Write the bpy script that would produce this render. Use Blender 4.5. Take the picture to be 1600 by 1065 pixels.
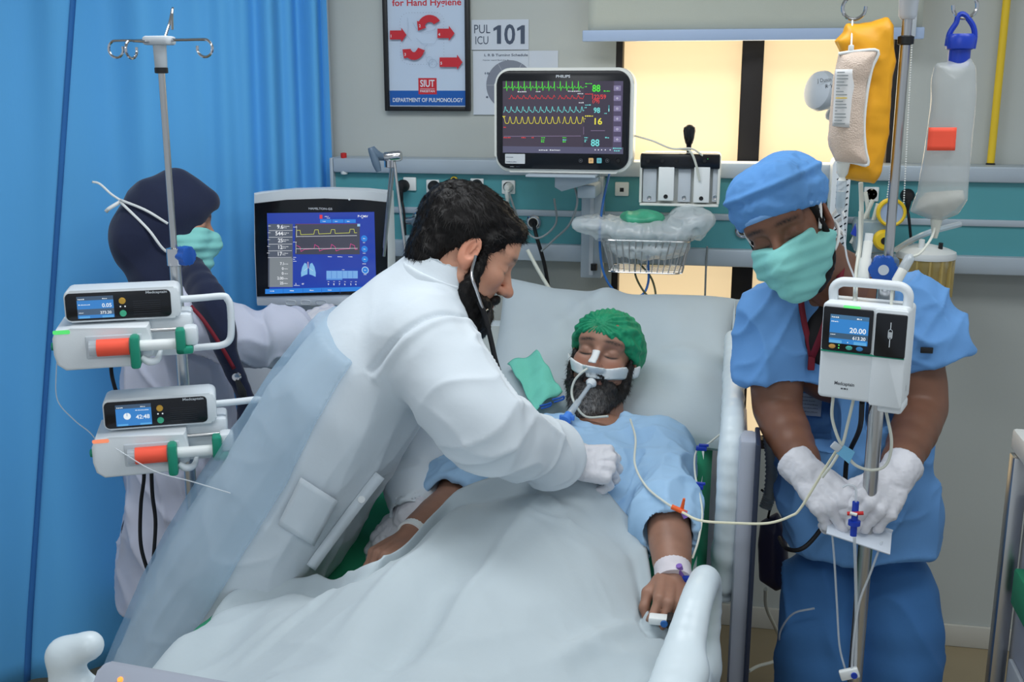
import bpy, bmesh, math, random
import numpy as np
from mathutils import Vector, Matrix

for o in list(bpy.data.objects): bpy.data.objects.remove(o)
S = bpy.context.scene
COL = S.collection
R = math.radians

# ---------------------------------------------------------------- camera
FPX, CAMH, YAW, PIT = 1700.0, 1.75, R(11.3), R(13.2)     # focal length in pixels of a 1600 px wide frame
cam_d = bpy.data.cameras.new('camera')
cam = bpy.data.objects.new('camera', cam_d); COL.objects.link(cam)
cam_d.sensor_width = 36.0; cam_d.lens = 36.0*FPX/1600.0
cam_d.clip_start = .02; cam_d.clip_end = 60
cam.location = (0, 0, CAMH)
cam.rotation_euler = (math.pi/2-PIT, 0, YAW)
S.camera = cam

# ---------------------------------------------------------------- world, lights, exposure
S.view_settings.view_transform = 'Standard'
S.view_settings.look = 'None'
S.view_settings.gamma = 1.0
S.view_settings.use_curve_mapping = False
S.view_settings.exposure = 0.0
W = bpy.data.worlds.new('world'); S.world = W; W.use_nodes = True
W.node_tree.nodes['Background'].inputs[0].default_value = (.80, .90, 1.0, 1)
W.node_tree.nodes['Background'].inputs[1].default_value = .55

def area(name, loc, size, power, color, rot=(0, 0, 0)):
    l = bpy.data.lights.new(name, 'AREA'); l.shape = 'RECTANGLE'
    l.size, l.size_y = size; l.energy = power; l.color = color
    o = bpy.data.objects.new(name, l); o.location = loc; o.rotation_euler = rot; COL.objects.link(o)
    return o
CEIL = 2.75
# fluorescent panels set into the ceiling of the ward
area('ceiling_panel_light', (-.75, 2.0, CEIL-.06), (1.2, .6), 18, (.93, .97, 1.0))
area('ceiling_panel_light', (.75, 1.6, CEIL-.06), (1.2, .6), 14, (.93, .97, 1.0))
area('ceiling_panel_light', (-.5, -.3, CEIL-.06), (1.2, .6), 20, (.93, .97, 1.0))

# ---------------------------------------------------------------- measuring helper: a point seen at (x, y) on the depth plane Y
_fw = np.array([-math.sin(YAW)*math.cos(PIT), math.cos(YAW)*math.cos(PIT), -math.sin(PIT)])
_rt = np.array([math.cos(YAW), math.sin(YAW), 0.]); _up = np.cross(_rt, _fw); _C = np.array([0, 0, CAMH])
def _ray(x, y): return _fw+_rt*(x-800)/FPX-_up*(y-532.5)/FPX
def P(x, y, Y): r = _ray(x, y); return _C+r*Y/r[1]
def PZ(x, y, Z): r = _ray(x, y); return _C+r*(Z-CAMH)/r[2]
def PX(x, y, X): r = _ray(x, y); return _C+r*X/r[0]

# ---------------------------------------------------------------- naming helpers
def tag(o, label=None, cat=None, group=None, kind=None):
    if label: o['label'] = label
    if cat: o['category'] = cat
    if group: o['group'] = group
    if kind: o['kind'] = kind
    return o
def thing(name, label, cat, loc=(0, 0, 0), rot=(0, 0, 0), group=None):
    o = bpy.data.objects.new(name, None); COL.objects.link(o)
    o.location = loc; o.rotation_euler = rot; o.empty_display_size = .05
    return tag(o, label, cat, group)
def link(name, me, mat, parent=None):
    o = bpy.data.objects.new(name, me); COL.objects.link(o)
    if mat is not None:
        me.materials.clear()
        for m in (mat if isinstance(mat, (list, tuple)) else [mat]): me.materials.append(m)
    if parent is not None: o.parent = parent
    return o
def obj(name, bm, mat, parent=None, angle=40, flat=False):
    bmesh.ops.recalc_face_normals(bm, faces=bm.faces)
    me = bpy.data.meshes.new(name); bm.to_mesh(me); bm.free()
    if not flat:
        me.polygons.foreach_set('use_smooth', [True]*len(me.polygons)); me.set_sharp_from_angle(angle=R(angle))
    return link(name, me, mat, parent)
def dup(root, parent=None):
    r = root.copy(); COL.objects.link(r); r.parent = parent
    for ch in list(root.children): dup(ch, r)
    return r

# ---------------------------------------------------------------- materials (all procedural)
def lin(c): return tuple((v/12.92 if v <= .04045 else ((v+.055)/1.055)**2.4) for v in c)
def C8(r, g, b): return lin((r/255, g/255, b/255))
def nodes(name):
    m = bpy.data.materials.new(name); m.use_nodes = True; nt = m.node_tree
    return m, nt, nt.nodes['Principled BSDF']
def mat(name, col, rough=.5, metal=0, var=.06, vscale=6, bump=0, bscale=200, trans=0, alpha=1, spec=.5, sheen=0, sss=0, vcol=False, emit=0, coat=0, stretch=(1, 1, 1), ior=1.45, tl=0):
    m, nt, b = nodes(name); N = nt.nodes; L = nt.links
    tc = N.new('ShaderNodeTexCoord'); mp = N.new('ShaderNodeMapping'); mp.inputs['Scale'].default_value = stretch
    L.new(tc.outputs['Object'], mp.inputs['Vector'])
    nz = N.new('ShaderNodeTexNoise'); nz.inputs['Scale'].default_value = vscale; nz.inputs['Detail'].default_value = 3
    L.new(mp.outputs[0], nz.inputs['Vector'])
    mr = N.new('ShaderNodeMapRange'); mr.inputs[1].default_value = .3; mr.inputs[2].default_value = .7
    mr.inputs[3].default_value = 1-var; mr.inputs[4].default_value = 1+var
    L.new(nz.outputs['Fac'], mr.inputs[0])
    mx = N.new('ShaderNodeVectorMath'); mx.operation = 'SCALE'
    L.new(mr.outputs[0], mx.inputs['Scale'])
    if vcol:
        at = N.new('ShaderNodeAttribute'); at.attribute_name = 'Col'; L.new(at.outputs['Color'], mx.inputs[0])
    else:
        mx.inputs[0].default_value = col
    L.new(mx.outputs[0], b.inputs['Base Color'])
    b.inputs['Roughness'].default_value = rough; b.inputs['Metallic'].default_value = metal
    b.inputs['Specular IOR Level'].default_value = spec; b.inputs['IOR'].default_value = ior
    b.inputs['Transmission Weight'].default_value = trans; b.inputs['Alpha'].default_value = alpha
    b.inputs['Sheen Weight'].default_value = sheen; b.inputs['Coat Weight'].default_value = coat
    if sss:
        b.inputs['Subsurface Weight'].default_value = sss; b.inputs['Subsurface Radius'].default_value = (.012, .005, .003); b.inputs['Subsurface Scale'].default_value = 1
    if emit:
        L.new(mx.outputs[0], b.inputs['Emission Color']); b.inputs['Emission Strength'].default_value = emit
    if bump:
        n2 = N.new('ShaderNodeTexNoise'); n2.inputs['Scale'].default_value = bscale; n2.inputs['Detail'].default_value = 2
        L.new(mp.outputs[0], n2.inputs['Vector'])
        bp = N.new('ShaderNodeBump'); bp.inputs['Strength'].default_value = bump; bp.inputs['Distance'].default_value = .004
        L.new(n2.outputs['Fac'], bp.inputs['Height']); L.new(bp.outputs[0], b.inputs['Normal'])
    if tl:
        t = N.new('ShaderNodeBsdfTranslucent'); L.new(mx.outputs[0], t.inputs['Color'])
        ms = N.new('ShaderNodeMixShader'); ms.inputs[0].default_value = tl
        out = N['Material Output']; L.new(b.outputs[0], ms.inputs[1]); L.new(t.outputs[0], ms.inputs[2]); L.new(ms.outputs[0], out.inputs['Surface'])
    return m
def glow(name, strength=1.0):
    m, nt, b = nodes(name); N = nt.nodes; L = nt.links
    at = N.new('ShaderNodeAttribute'); at.attribute_name = 'Col'
    b.inputs['Base Color'].default_value = (.02, .02, .02, 1); b.inputs['Roughness'].default_value = .25
    L.new(at.outputs['Color'], b.inputs['Emission Color']); b.inputs['Emission Strength'].default_value = strength
    return m

M = {}
M['steel'] = mat('brushed_steel', C8(190, 190, 190), .28, 1, var=.04, vscale=30, stretch=(1, 1, .1))
M['chrome'] = mat('chrome', C8(205, 205, 208), .12, 1, var=.02)
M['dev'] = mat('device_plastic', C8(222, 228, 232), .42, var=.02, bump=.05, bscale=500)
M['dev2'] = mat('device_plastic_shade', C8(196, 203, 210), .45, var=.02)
M['cream'] = mat('cream_plastic', C8(226, 228, 222), .4, var=.02)
M['bezel'] = mat('black_glossy_bezel', C8(18, 20, 26), .22, var=.05)
M['black'] = mat('black_plastic', C8(22, 23, 26), .45, var=.1)
M['rubber'] = mat('black_rubber', C8(20, 20, 24), .6, var=.1)
M['blue'] = mat('blue_plastic', C8(28, 84, 170), .4, var=.06)
M['blue2'] = mat('deep_blue_plastic', C8(25, 60, 175), .35, var=.05)
M['clip'] = mat('green_clip_plastic', C8(22, 140, 112), .4, var=.04)
M['coral'] = mat('coral_sticker', C8(255, 92, 66), .6, var=.06, vscale=40, stretch=(.2, 1, 1))
M['white'] = mat('white_plastic', C8(232, 236, 236), .4, var=.02)
M['whitecloth'] = mat('white_cotton', C8(184, 196, 202), .85, var=.03, vscale=5, bump=.12, bscale=60, sheen=.15, tl=0)
M['coat'] = mat('white_coat_cotton', C8(207, 216, 223), .85, var=.02, vscale=4, bump=.15, bscale=45, sheen=.15)
M['coat2'] = mat('lilac_white_coat', C8(200, 204, 222), .85, var=.03, vscale=4, bump=.15, bscale=45)
M['sheet'] = mat('green_sheet', C8(40, 148, 108), .85, var=.06, bump=.15, bscale=40)
M['mint'] = mat('mint_towel', C8(112, 200, 180), .9, var=.05, bump=.2, bscale=150)
M['gown'] = mat('pale_blue_gown', C8(158, 194, 226), .85, var=.04, bump=.12, bscale=60)
M['scrub'] = mat('scrub_blue', C8(106, 160, 220), .85, var=.05, bump=.12, bscale=60)
M['scrub2'] = mat('scrub_trouser_blue', C8(68, 122, 182), .85, var=.06, bump=.12, bscale=60)
M['cap'] = mat('nurse_cap_blue', C8(100, 158, 222), .9, var=.06, bump=.15, bscale=120, tl=.1)
M['mask'] = mat('mask_mint', C8(140, 214, 208), .85, var=.03, bump=.08, bscale=300)
M['navy'] = mat('navy_headscarf', C8(22, 32, 62), .85, var=.1, bump=.1, bscale=80, sheen=.2)
M['glove'] = mat('latex_glove', C8(212, 212, 218), .5, var=.03, bump=.1, bscale=120)
M['skin'] = mat('skin', (1, 1, 1), .48, var=.05, vscale=25, bump=.05, bscale=350, vcol=True, sss=.12)
M['hair'] = mat('black_hair', C8(16, 13, 13), .5, var=.3, vscale=60, spec=.28, vcol=False)
M['hairv'] = mat('beard_hair', (1, 1, 1), .55, var=.25, vscale=80, vcol=True)
M['netcap'] = mat('green_net_cap', C8(22, 142, 100), .6, var=.12, vscale=30, bump=.3, bscale=120, alpha=1)
M['tube'] = mat('clear_tube', C8(225, 232, 238), .15, var=.02, alpha=.5, spec=.8)
M['cable'] = mat('pale_cable', C8(214, 216, 205), .5, var=.03)
M['greycable'] = mat('grey_cable', C8(140, 148, 150), .5, var=.03)
M['bluecable'] = mat('blue_cable', C8(40, 100, 170), .45, var=.03)
M['maroon'] = mat('maroon_ribbon', C8(120, 24, 42), .7, var=.08)
M['red'] = mat('red_plastic', C8(200, 40, 40), .5, var=.05)
M['orange'] = mat('orange_plastic', C8(240, 100, 40), .45, var=.05)
M['yellow'] = mat('yellow_plastic', C8(232, 196, 40), .45, var=.05)
M['purple'] = mat('purple_plastic', C8(130, 96, 180), .4, var=.05)
M['paper'] = mat('white_paper', C8(205, 213, 224), .8, var=.02)
M['print'] = mat('print_ink', (1, 1, 1), .6, var=.0, vcol=True)
M['printgloss'] = mat('glazed_print', (1, 1, 1), .3, var=.0, vcol=True)
M['glow'] = glow('screen_glow', .9)

# ---------------------------------------------------------------- bmesh shape helpers
def V(*a): return Vector(a[0] if len(a) == 1 else a)
def bx(bm, x0, x1, y0, y1, z0, z1, bev=0, seg=2, mtx=None):
    r = bmesh.ops.create_cube(bm, size=1.0); vs = r['verts']
    for v in vs:
        v.co = Vector(((x0+x1)/2+v.co.x*(x1-x0), (y0+y1)/2+v.co.y*(y1-y0), (z0+z1)/2+v.co.z*(z1-z0)))
    if bev > 0:
        es = list({e for v in vs for e in v.link_edges})
        g = bmesh.ops.bevel(bm, geom=es, offset=bev, segments=seg, affect='EDGES', profile=.5)
        vs = list({v for f in g['faces'] for v in f.verts} | set(v for v in vs if v.is_valid))
    if mtx is not None: bmesh.ops.transform(bm, matrix=mtx, verts=vs)
    return bm
def box(*a, bev=0, seg=2): return bx(bmesh.new(), *a, bev=bev, seg=seg)
def frame(d):
    d = Vector(d).normalized(); a = Vector((0, 0, 1)) if abs(d.z) < .9 else Vector((1, 0, 0))
    u = d.cross(a).normalized(); return u, d.cross(u).normalized()
def tube(bm, pts, r, seg=8, smooth=0, caps=True, close=False):
    pts = [Vector(p) for p in pts]
    if smooth: pts = [Vector(p) for p in crom(pts, smooth)]
    n = len(pts); rr = r if isinstance(r, (list, tuple)) else [r]*n
    if len(rr) != n: rr = list(np.interp(np.linspace(0, 1, n), np.linspace(0, 1, len(rr)), rr))
    rings = []; u = None
    for i, p in enumerate(pts):
        if close: d = pts[(i+1) % n]-pts[i-1]
        else: d = pts[min(i+1, n-1)]-pts[max(i-1, 0)]
        d.normalize()
        if u is None: u = frame(d)[0]
        u = (u-d*u.dot(d)).normalized(); w = d.cross(u)
        rings.append([bm.verts.new(p+(u*math.cos(2*math.pi*k/seg)+w*math.sin(2*math.pi*k/seg))*rr[i]) for k in range(seg)])
    for i in range(n if close else n-1):
        a, b = rings[i], rings[(i+1) % n]
        for k in range(seg): bm.faces.new((a[k], a[(k+1) % seg], b[(k+1) % seg], b[k]))
    if caps and not close:
        bm.faces.new(rings[0][::-1]); bm.faces.new(rings[-1])
    return bm
def cyl(bm, a, b, r0, r1=None, seg=20): return tube(bm, [a, b], [r0, r0 if r1 is None else r1], seg)
def lathe(bm, prof, a, d, seg=24):
    a = Vector(a); d = Vector(d).normalized(); u, w = frame(d); rings = []
    for r, h in prof:
        if r < 1e-6: rings.append([bm.verts.new(a+d*h)])
        else: rings.append([bm.verts.new(a+d*h+(u*math.cos(2*math.pi*k/seg)+w*math.sin(2*math.pi*k/seg))*r) for k in range(seg)])
    for i in range(len(rings)-1):
        p, q = rings[i], rings[i+1]
        for k in range(seg):
            k2 = (k+1) % seg
            f = [p[k % len(p)], p[k2 % len(p)], q[k2 % len(q)], q[k % len(q)]]; s = []
            for v in f:
                if v not in s: s.append(v)
            if len(s) > 2: bm.faces.new(s)
    if len(rings[0]) > 1: bm.faces.new(rings[0][::-1])
    if len(rings[-1]) > 1: bm.faces.new(rings[-1])
    return bm
def rrect(x0, x1, z0, z1, r, n=5):
    o = []
    for cx, cz, a0 in ((x1-r, z1-r, 0), (x0+r, z1-r, 90), (x0+r, z0+r, 180), (x1-r, z0+r, 270)):
        for k in range(n+1):
            a = R(a0+90*k/n); o.append((cx+r*math.cos(a), cz+r*math.sin(a)))
    return o
def prism(bm, pts, y0, y1, bev=0, seg=2):
    a = [bm.verts.new((x, y0, z)) for x, z in pts]; b = [bm.verts.new((x, y1, z)) for x, z in pts]
    n = len(pts); f0 = bm.faces.new(a); f1 = bm.faces.new(b[::-1])
    for k in range(n): bm.faces.new((a[k], b[k], b[(k+1) % n], a[(k+1) % n]))
    if bev > 0:
        es = list(f0.edges)+list(f1.edges)
        bmesh.ops.bevel(bm, geom=es, offset=bev, segments=seg, affect='EDGES', profile=.5)
    return bm
def crom(pts, n):
    p = [np.array(q, float) for q in pts]; p = [2*p[0]-p[1]]+p+[2*p[-1]-p[-2]]; out = []
    for i in range(1, len(p)-2):
        a, b, c, d = p[i-1:i+3]
        for k in range(n):
            t = k/n; out.append(.5*((2*b)+(-a+c)*t+(2*a-5*b+4*c-d)*t*t+(-a+3*b-3*c+d)*t**3))
    out.append(p[-2]); return out
def gridmesh(name, Pn, mat, parent=None, thick=0, closeu=False):
    """Pn: array (nu, nv, 3)"""
    nu, nv = Pn.shape[:2]; idx = np.arange(nu*nv).reshape(nu, nv)
    if closeu: idx = np.concatenate([idx, idx[:1]], 0)
    f = np.stack([idx[:-1, :-1], idx[1:, :-1], idx[1:, 1:], idx[:-1, 1:]], -1).reshape(-1, 4)
    me = npmesh(name, Pn.reshape(-1, 3), f); o = link(name, me, mat, parent)
    if thick:
        s = o.modifiers.new('thickness', 'SOLIDIFY'); s.thickness = thick; s.offset = -1
    return o
def npmesh(name, v, q):
    me = bpy.data.meshes.new(name); v = np.asarray(v, np.float32); q = np.asarray(q, np.int32); k = q.shape[1]
    me.vertices.add(len(v)); me.vertices.foreach_set('co', v.ravel())
    me.loops.add(q.size); me.loops.foreach_set('vertex_index', q.ravel())
    me.polygons.add(len(q)); me.polygons.foreach_set('loop_start', np.arange(0, q.size, k, dtype=np.int32))
    me.polygons.foreach_set('loop_total', np.full(len(q), k, np.int32))
    me.polygons.foreach_set('use_smooth', np.ones(len(q), bool))
    me.update(calc_edges=True); me.validate(); return me
def setcol(me, c):
    c = np.asarray(c, np.float32)
    if c.ndim == 1: c = np.tile(c, (len(me.vertices), 1))
    a = me.color_attributes.new('Col', 'FLOAT_COLOR', 'POINT')
    a.data.foreach_set('color', np.concatenate([c[:, :3], np.ones((len(c), 1), np.float32)], 1).ravel().astype(np.float32))

# ---------------------------------------------------------------- flat print: lettering, lines and areas joined into one thin mesh
_txt = {}
def glyphs(s, bold=False):
    key = (s, bold)
    if key not in _txt:
        c = bpy.data.curves.new('t', 'FONT'); c.body = s; c.size = 1; c.offset = .018 if bold else 0.0; c.resolution_u = 3
        o = bpy.data.objects.new('t', c); COL.objects.link(o)
        me = bpy.data.meshes.new_from_object(o.evaluated_get(bpy.context.evaluated_depsgraph_get()))
        vs = np.array([v.co[:2] for v in me.vertices]) if len(me.vertices) else np.zeros((0, 2))
        fs = [tuple(p.vertices) for p in me.polygons]
        bpy.data.objects.remove(o); bpy.data.curves.remove(c); bpy.data.meshes.remove(me)
        _txt[key] = (vs, fs)
    return _txt[key]
class Print:
    """drawn on the plane y = y0 facing -y; x right, z up"""
    def __init__(self, y0, step=.00012): self.v, self.f, self.c, self.y, self.st = [], [], [], y0, step
    def poly(self, pts, col, faces=None):
        b = len(self.v); self.y -= self.st
        for x, z in pts: self.v.append((x, self.y, z)); self.c.append(col)
        for f in (faces or [tuple(range(len(pts)))]): self.f.append(tuple(b+i for i in f))
    def rect(self, x0, z0, x1, z1, col): self.poly([(x0, z0), (x1, z0), (x1, z1), (x0, z1)], col)
    def rr(self, x0, z0, x1, z1, r, col): self.poly(rrect(x0, x1, z0, z1, r, 4), col)
    def disc(self, x, z, r, col, n=20): self.poly([(x+r*math.cos(2*math.pi*k/n), z+r*math.sin(2*math.pi*k/n)) for k in range(n)], col)
    def line(self, pts, w, col, close=False):
        pts = list(pts)+([pts[0]] if close else []); fs = []; vs = []
        for (xa, za), (xb, zb) in zip(pts[:-1], pts[1:]):
            d = math.hypot(xb-xa, zb-za)
            if d < 1e-9: continue
            ux, uz = (xb-xa)/d*w/2, (zb-za)/d*w/2; b = len(vs)
            vs += [(xa-ux-uz, za-uz+ux), (xa-ux+uz, za-uz-ux), (xb+ux+uz, zb+uz-ux), (xb+ux-uz, zb+uz+ux)]; fs.append((b, b+1, b+2, b+3))
        self.poly(vs, col, fs)
    def ring(self, x, z, r, w, col, n=24): self.line([(x+r*math.cos(2*math.pi*k/n), z+r*math.sin(2*math.pi*k/n)) for k in range(n)], w, col, True)
    def text(self, s, x, z, h, col, width=None, align='l', bold=False, rot=0):
        vs, fs = glyphs(s, bold)
        if not len(vs): return
        v = vs*(h/.72); w = v[:, 0].max()-v[:, 0].min(); v = v-[v[:, 0].min(), 0]
        if width: v = v*[width/w, 1]; w = width
        if align == 'c': v = v-[w/2, 0]
        if align == 'r': v = v-[w, 0]
        c, s_ = math.cos(rot), math.sin(rot)
        self.poly([(x+a*c-b*s_, z+a*s_+b*c) for a, b in v], col, fs)
    def scribble(self, x, z, w, h, col, seed=0):
        rnd = random.Random(seed); xx = x
        while xx < x+w:
            l = rnd.uniform(.5, 1.6)*h; self.rect(xx, z, min(xx+l, x+w), z+h*rnd.uniform(.6, 1), col); xx += l+h*.45
    def build(self, name, mat, parent):
        me = bpy.data.meshes.new(name); me.from_pydata(self.v, [], self.f); me.update()
        setcol(me, np.array(self.c)); return link(name, me, mat, parent)

# ---------------------------------------------------------------- smooth body modelling: distance fields turned into one continuous surface
_rng = np.random.default_rng(7); _lat = _rng.random((32, 32, 32)).astype(np.float32)
def vnoise(p):
    p = np.asarray(p, np.float32); i = np.floor(p).astype(np.int32); f = p-i; f = f*f*(3-2*f); i &= 31; j = (i+1) & 31
    x0, y0, z0 = i.T; x1, y1, z1 = j.T; fx, fy, fz = f.T
    a = _lat[x0, y0, z0]*(1-fx)+_lat[x1, y0, z0]*fx; b = _lat[x0, y1, z0]*(1-fx)+_lat[x1, y1, z0]*fx
    c = _lat[x0, y0, z1]*(1-fx)+_lat[x1, y0, z1]*fx; d = _lat[x0, y1, z1]*(1-fx)+_lat[x1, y1, z1]*fx
    return ((a*(1-fy)+b*fy)*(1-fz)+(c*(1-fy)+d*fy)*fz)*2-1
def ridge(p): return 1-2*np.abs(vnoise(p))
def crease(p, w=.35, pw=4):
    p = np.asarray(p, np.float32); o = np.stack([vnoise(p*.7+11.3), vnoise(p*.7+3.7), vnoise(p*.7+7.1)], 1); return (1-np.abs(vnoise(p+w*o)))**pw-.3
def sstep(a, b, x): t = np.clip((x-a)/(b-a), 0, 1); return t*t*(3-2*t)
BIG = .08
class Field:
    def __init__(self, lo, hi, h):
        self.lo = np.array(lo, float); self.h = h; n = np.ceil((np.array(hi)-self.lo)/h).astype(int)+1
        self.d = np.full(n, BIG, np.float32)
    def _sub(self, lo, hi):
        a = np.maximum(np.floor((lo-self.lo)/self.h).astype(int), 0); b = np.minimum(np.ceil((hi-self.lo)/self.h).astype(int)+1, self.d.shape)
        if np.any(b <= a): return None, None
        sl = tuple(slice(i, j) for i, j in zip(a, b))
        g = [(self.lo[k]+self.h*np.arange(a[k], b[k])).astype(np.float32) for k in range(3)]
        return sl, np.stack(np.meshgrid(*g, indexing='ij'), -1)
    def put(self, lo, hi, fn, k=.01, op='u'):
        m = k+2.5*self.h; sl, p = self._sub(np.array(lo)-m, np.array(hi)+m)
        if sl is None: return self
        e = fn(p); d = self.d[sl]
        if op == 's':
            e = -e; hh = np.clip(.5-.5*(e-d)/-k, 0, 1) if False else np.maximum(k-np.abs(d-e), 0)/k
            self.d[sl] = np.maximum(d, e)+hh*hh*k*.25
        elif op == 'i': self.d[sl] = np.maximum(d, e)
        else:
            hh = np.maximum(k-np.abs(d-e), 0)/k; self.d[sl] = np.minimum(np.minimum(d, e)-hh*hh*k*.25, BIG)
        return self
    def rc(self, a, b, ra, rb, k=.01, op='u', flat=None):
        a = np.array(a, float); b = np.array(b, float); r = max(ra, rb); s = 1.0
        if flat is not None: u, s = np.array(flat[0], float), flat[1]; u /= np.linalg.norm(u)
        rr = r*max(s, 1)
        def fn(p):
            pa = p-a.astype(np.float32); ba = (b-a).astype(np.float32); t = np.clip(pa@ba/max(float(ba@ba), 1e-9), 0, 1)
            q = pa-t[..., None]*ba; l2 = np.einsum('...i,...i', q, q)
            if flat is not None:
                c = q@u.astype(np.float32); l2 = l2-c*c+(c/s)**2
            return (np.sqrt(l2)-(ra+(rb-ra)*t))*min(1, s if s < 1 else 1)
        return self.put(np.minimum(a, b)-rr, np.maximum(a, b)+rr, fn, k, op)
    def ell(self, c, r, Rm=None, k=.01, op='u'):
        c = np.array(c, float); r = np.array(r, float); Rm = np.eye(3) if Rm is None else np.array(Rm)
        m = r.max() if not np.allclose(Rm, np.eye(3)) else r
        def fn(p):
            q = (p-c.astype(np.float32))@Rm.astype(np.float32)
            l = np.sqrt(((q/r.astype(np.float32))**2).sum(-1)); g = np.sqrt(((q/(r*r).astype(np.float32))**2).sum(-1))
            return l*(l-1)/np.maximum(g, 1e-6)
        return self.put(c-m, c+m, fn, k, op)
    def chain(self, pts, rad, k=.01, n=4, flat=None, op='u'):
        pts = [np.array(p, float) for p in pts]
        if not hasattr(rad, '__len__'): rad = [rad]*len(pts)
        if n > 1:
            q = crom([np.append(p, r) for p, r in zip(pts, rad)], n)
        else: q = [np.append(p, r) for p, r in zip(pts, rad)]
        kk = max(k*.5, .002) if n > 1 else k
        for i in range(len(q)-1):
            f = None
            if flat is not None:
                t = i/max(len(q)-2, 1); s = flat[1] if not hasattr(flat[1], '__len__') else np.interp(t, np.linspace(0, 1, len(flat[1])), flat[1])
                f = (flat[0], s)
            self.rc(q[i][:3], q[i+1][:3], max(q[i][3], .001), max(q[i+1][3], .001), k if i in (0, len(q)-2) else kk, op, f)
        return self
    def half(self, c, n, op='s', k=.004, within=None):
        """cut away the side of the plane that n points to, inside the box `within`"""
        c = np.array(c, float); n = np.array(n, float); n /= np.linalg.norm(n)
        lo, hi = (self.lo, self.lo+self.h*np.array(self.d.shape)) if within is None else within
        def fn(p): return -((p-c.astype(np.float32))@n.astype(np.float32))
        return self.put(lo, hi, fn, k, op)
    def mesh(self, smooth=1):
        d = self.d; d[0] = d[-1] = BIG; d[:, 0] = d[:, -1] = BIG; d[:, :, 0] = d[:, :, -1] = BIG
        ins = d < 0; sh = np.array(d.shape)-1
        s = np.zeros(sh, np.int8)
        for a in (0, 1):
            for b in (0, 1):
                for c in (0, 1): s += ins[a:a+sh[0], b:b+sh[1], c:c+sh[2]]
        I = np.stack(np.nonzero((s > 0) & (s < 8)), 1); idx = np.full(sh, -1, np.int32); idx[tuple(I.T)] = np.arange(len(I))
        cn = [(a, b, c) for a in (0, 1) for b in (0, 1) for c in (0, 1)]
        vals = {c: d[I[:, 0]+c[0], I[:, 1]+c[1], I[:, 2]+c[2]] for c in cn}
        acc = np.zeros((len(I), 3)); cnt = np.zeros(len(I))
        for c in cn:
            for ax in range(3):
                if c[ax]: continue
                c2 = list(c); c2[ax] = 1; c2 = tuple(c2); d0, d1 = vals[c], vals[c2]; x = (d0 < 0) != (d1 < 0)
                t = np.where(x, d0/np.where(x, d0-d1, 1), 0); pos = np.tile(np.array(c, float), (len(I), 1)); pos[:, ax] += t
                acc += pos*x[:, None]; cnt += x
        v = self.lo+self.h*(I+acc/cnt[:, None]); Q = []
        for ax in range(3):
            a = [slice(None)]*3; b = [slice(None)]*3; a[ax] = slice(0, -1); b[ax] = slice(1, None)
            A = ins[tuple(a)]; x = A != ins[tuple(b)]; E = np.stack(np.nonzero(x), 1); o1, o2 = (ax+1) % 3, (ax+2) % 3
            E = E[(E[:, o1] > 0) & (E[:, o2] > 0) & (E[:, o1] < d.shape[o1]-1) & (E[:, o2] < d.shape[o2]-1)]
            def cell(da, db):
                q = E.copy(); q[:, o1] -= da; q[:, o2] -= db; return idx[tuple(q.T)]
            q = np.stack([cell(1, 1), cell(0, 1), cell(0, 0), cell(1, 0)], 1); fl = ~A[tuple(E.T)]; q[fl] = q[fl][:, ::-1]; Q.append(q)
        q = np.concatenate(Q)
        for _ in range(smooth): v = lap(v, q, .5)
        return v, q
def lap(v, q, w):
    acc = np.zeros_like(v); n = np.zeros(len(v))
    for i in range(4):
        for j in (1, 3):
            b = q[:, (i+j) % 4]
            for ax in range(3): acc[:, ax] += np.bincount(q[:, i], v[b, ax], len(v))
            n += np.bincount(q[:, i], None, len(v))
    return v*(1-w)+w*acc/np.maximum(n, 1)[:, None]
def vnormals(v, q):
    fn = np.cross(v[q[:, 2]]-v[q[:, 0]], v[q[:, 3]]-v[q[:, 1]]); nn = np.zeros_like(v)
    for i in range(4):
        for ax in range(3): nn[:, ax] += np.bincount(q[:, i], fn[:, ax], len(v))
    return nn/np.maximum(np.linalg.norm(nn, axis=1), 1e-9)[:, None]
def displace(v, q, fn, keep=None):
    n = vnormals(v, q); return v+n*fn(v, n)[:, None]
def part(name, v, q, mat, parent, col=None):
    me = npmesh(name, v, q)
    if col is not None: setcol(me, col)
    return link(name, me, mat, parent)
def fuzz(v, q, n, length, r, flow=None, lift=.5, seed=1, mask=None):
    """thin tapered strands growing out of a surface: vertex and triangle arrays"""
    rg = np.random.default_rng(seed); nn = vnormals(v, q); ids = np.arange(len(v)) if mask is None else np.nonzero(mask)[0]
    i = rg.choice(ids, n); b = v[i]; N_ = nn[i]
    fl = np.zeros_like(b)+rg.normal(0, .35, b.shape)
    if flow is not None: fl = fl+(flow(b) if callable(flow) else np.array(flow))
    fl = fl-N_*(fl*N_).sum(1)[:, None]*(1-0); fl /= np.maximum(np.linalg.norm(fl, axis=1), 1e-6)[:, None]
    d = fl+N_*lift*rg.uniform(.3, 1.2, (n, 1)); d /= np.linalg.norm(d, axis=1)[:, None]
    s = np.cross(d, N_); s /= np.maximum(np.linalg.norm(s, axis=1), 1e-6)[:, None]; L_ = length*rg.uniform(.5, 1.2, (n, 1))
    mid = b+d*L_*.55; tip = mid+(d-N_*.5*lift)*L_*.45
    vs = np.stack([b-s*r-N_*r, b+s*r-N_*r, mid-s*r*.8, mid+s*r*.8, tip], 1).reshape(-1, 3)
    o = np.arange(n)[:, None]*5
    f = np.concatenate([o+np.array([[0, 1, 3]]), o+np.array([[0, 3, 2]]), o+np.array([[2, 3, 4]])])
    return vs, f, i
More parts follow.
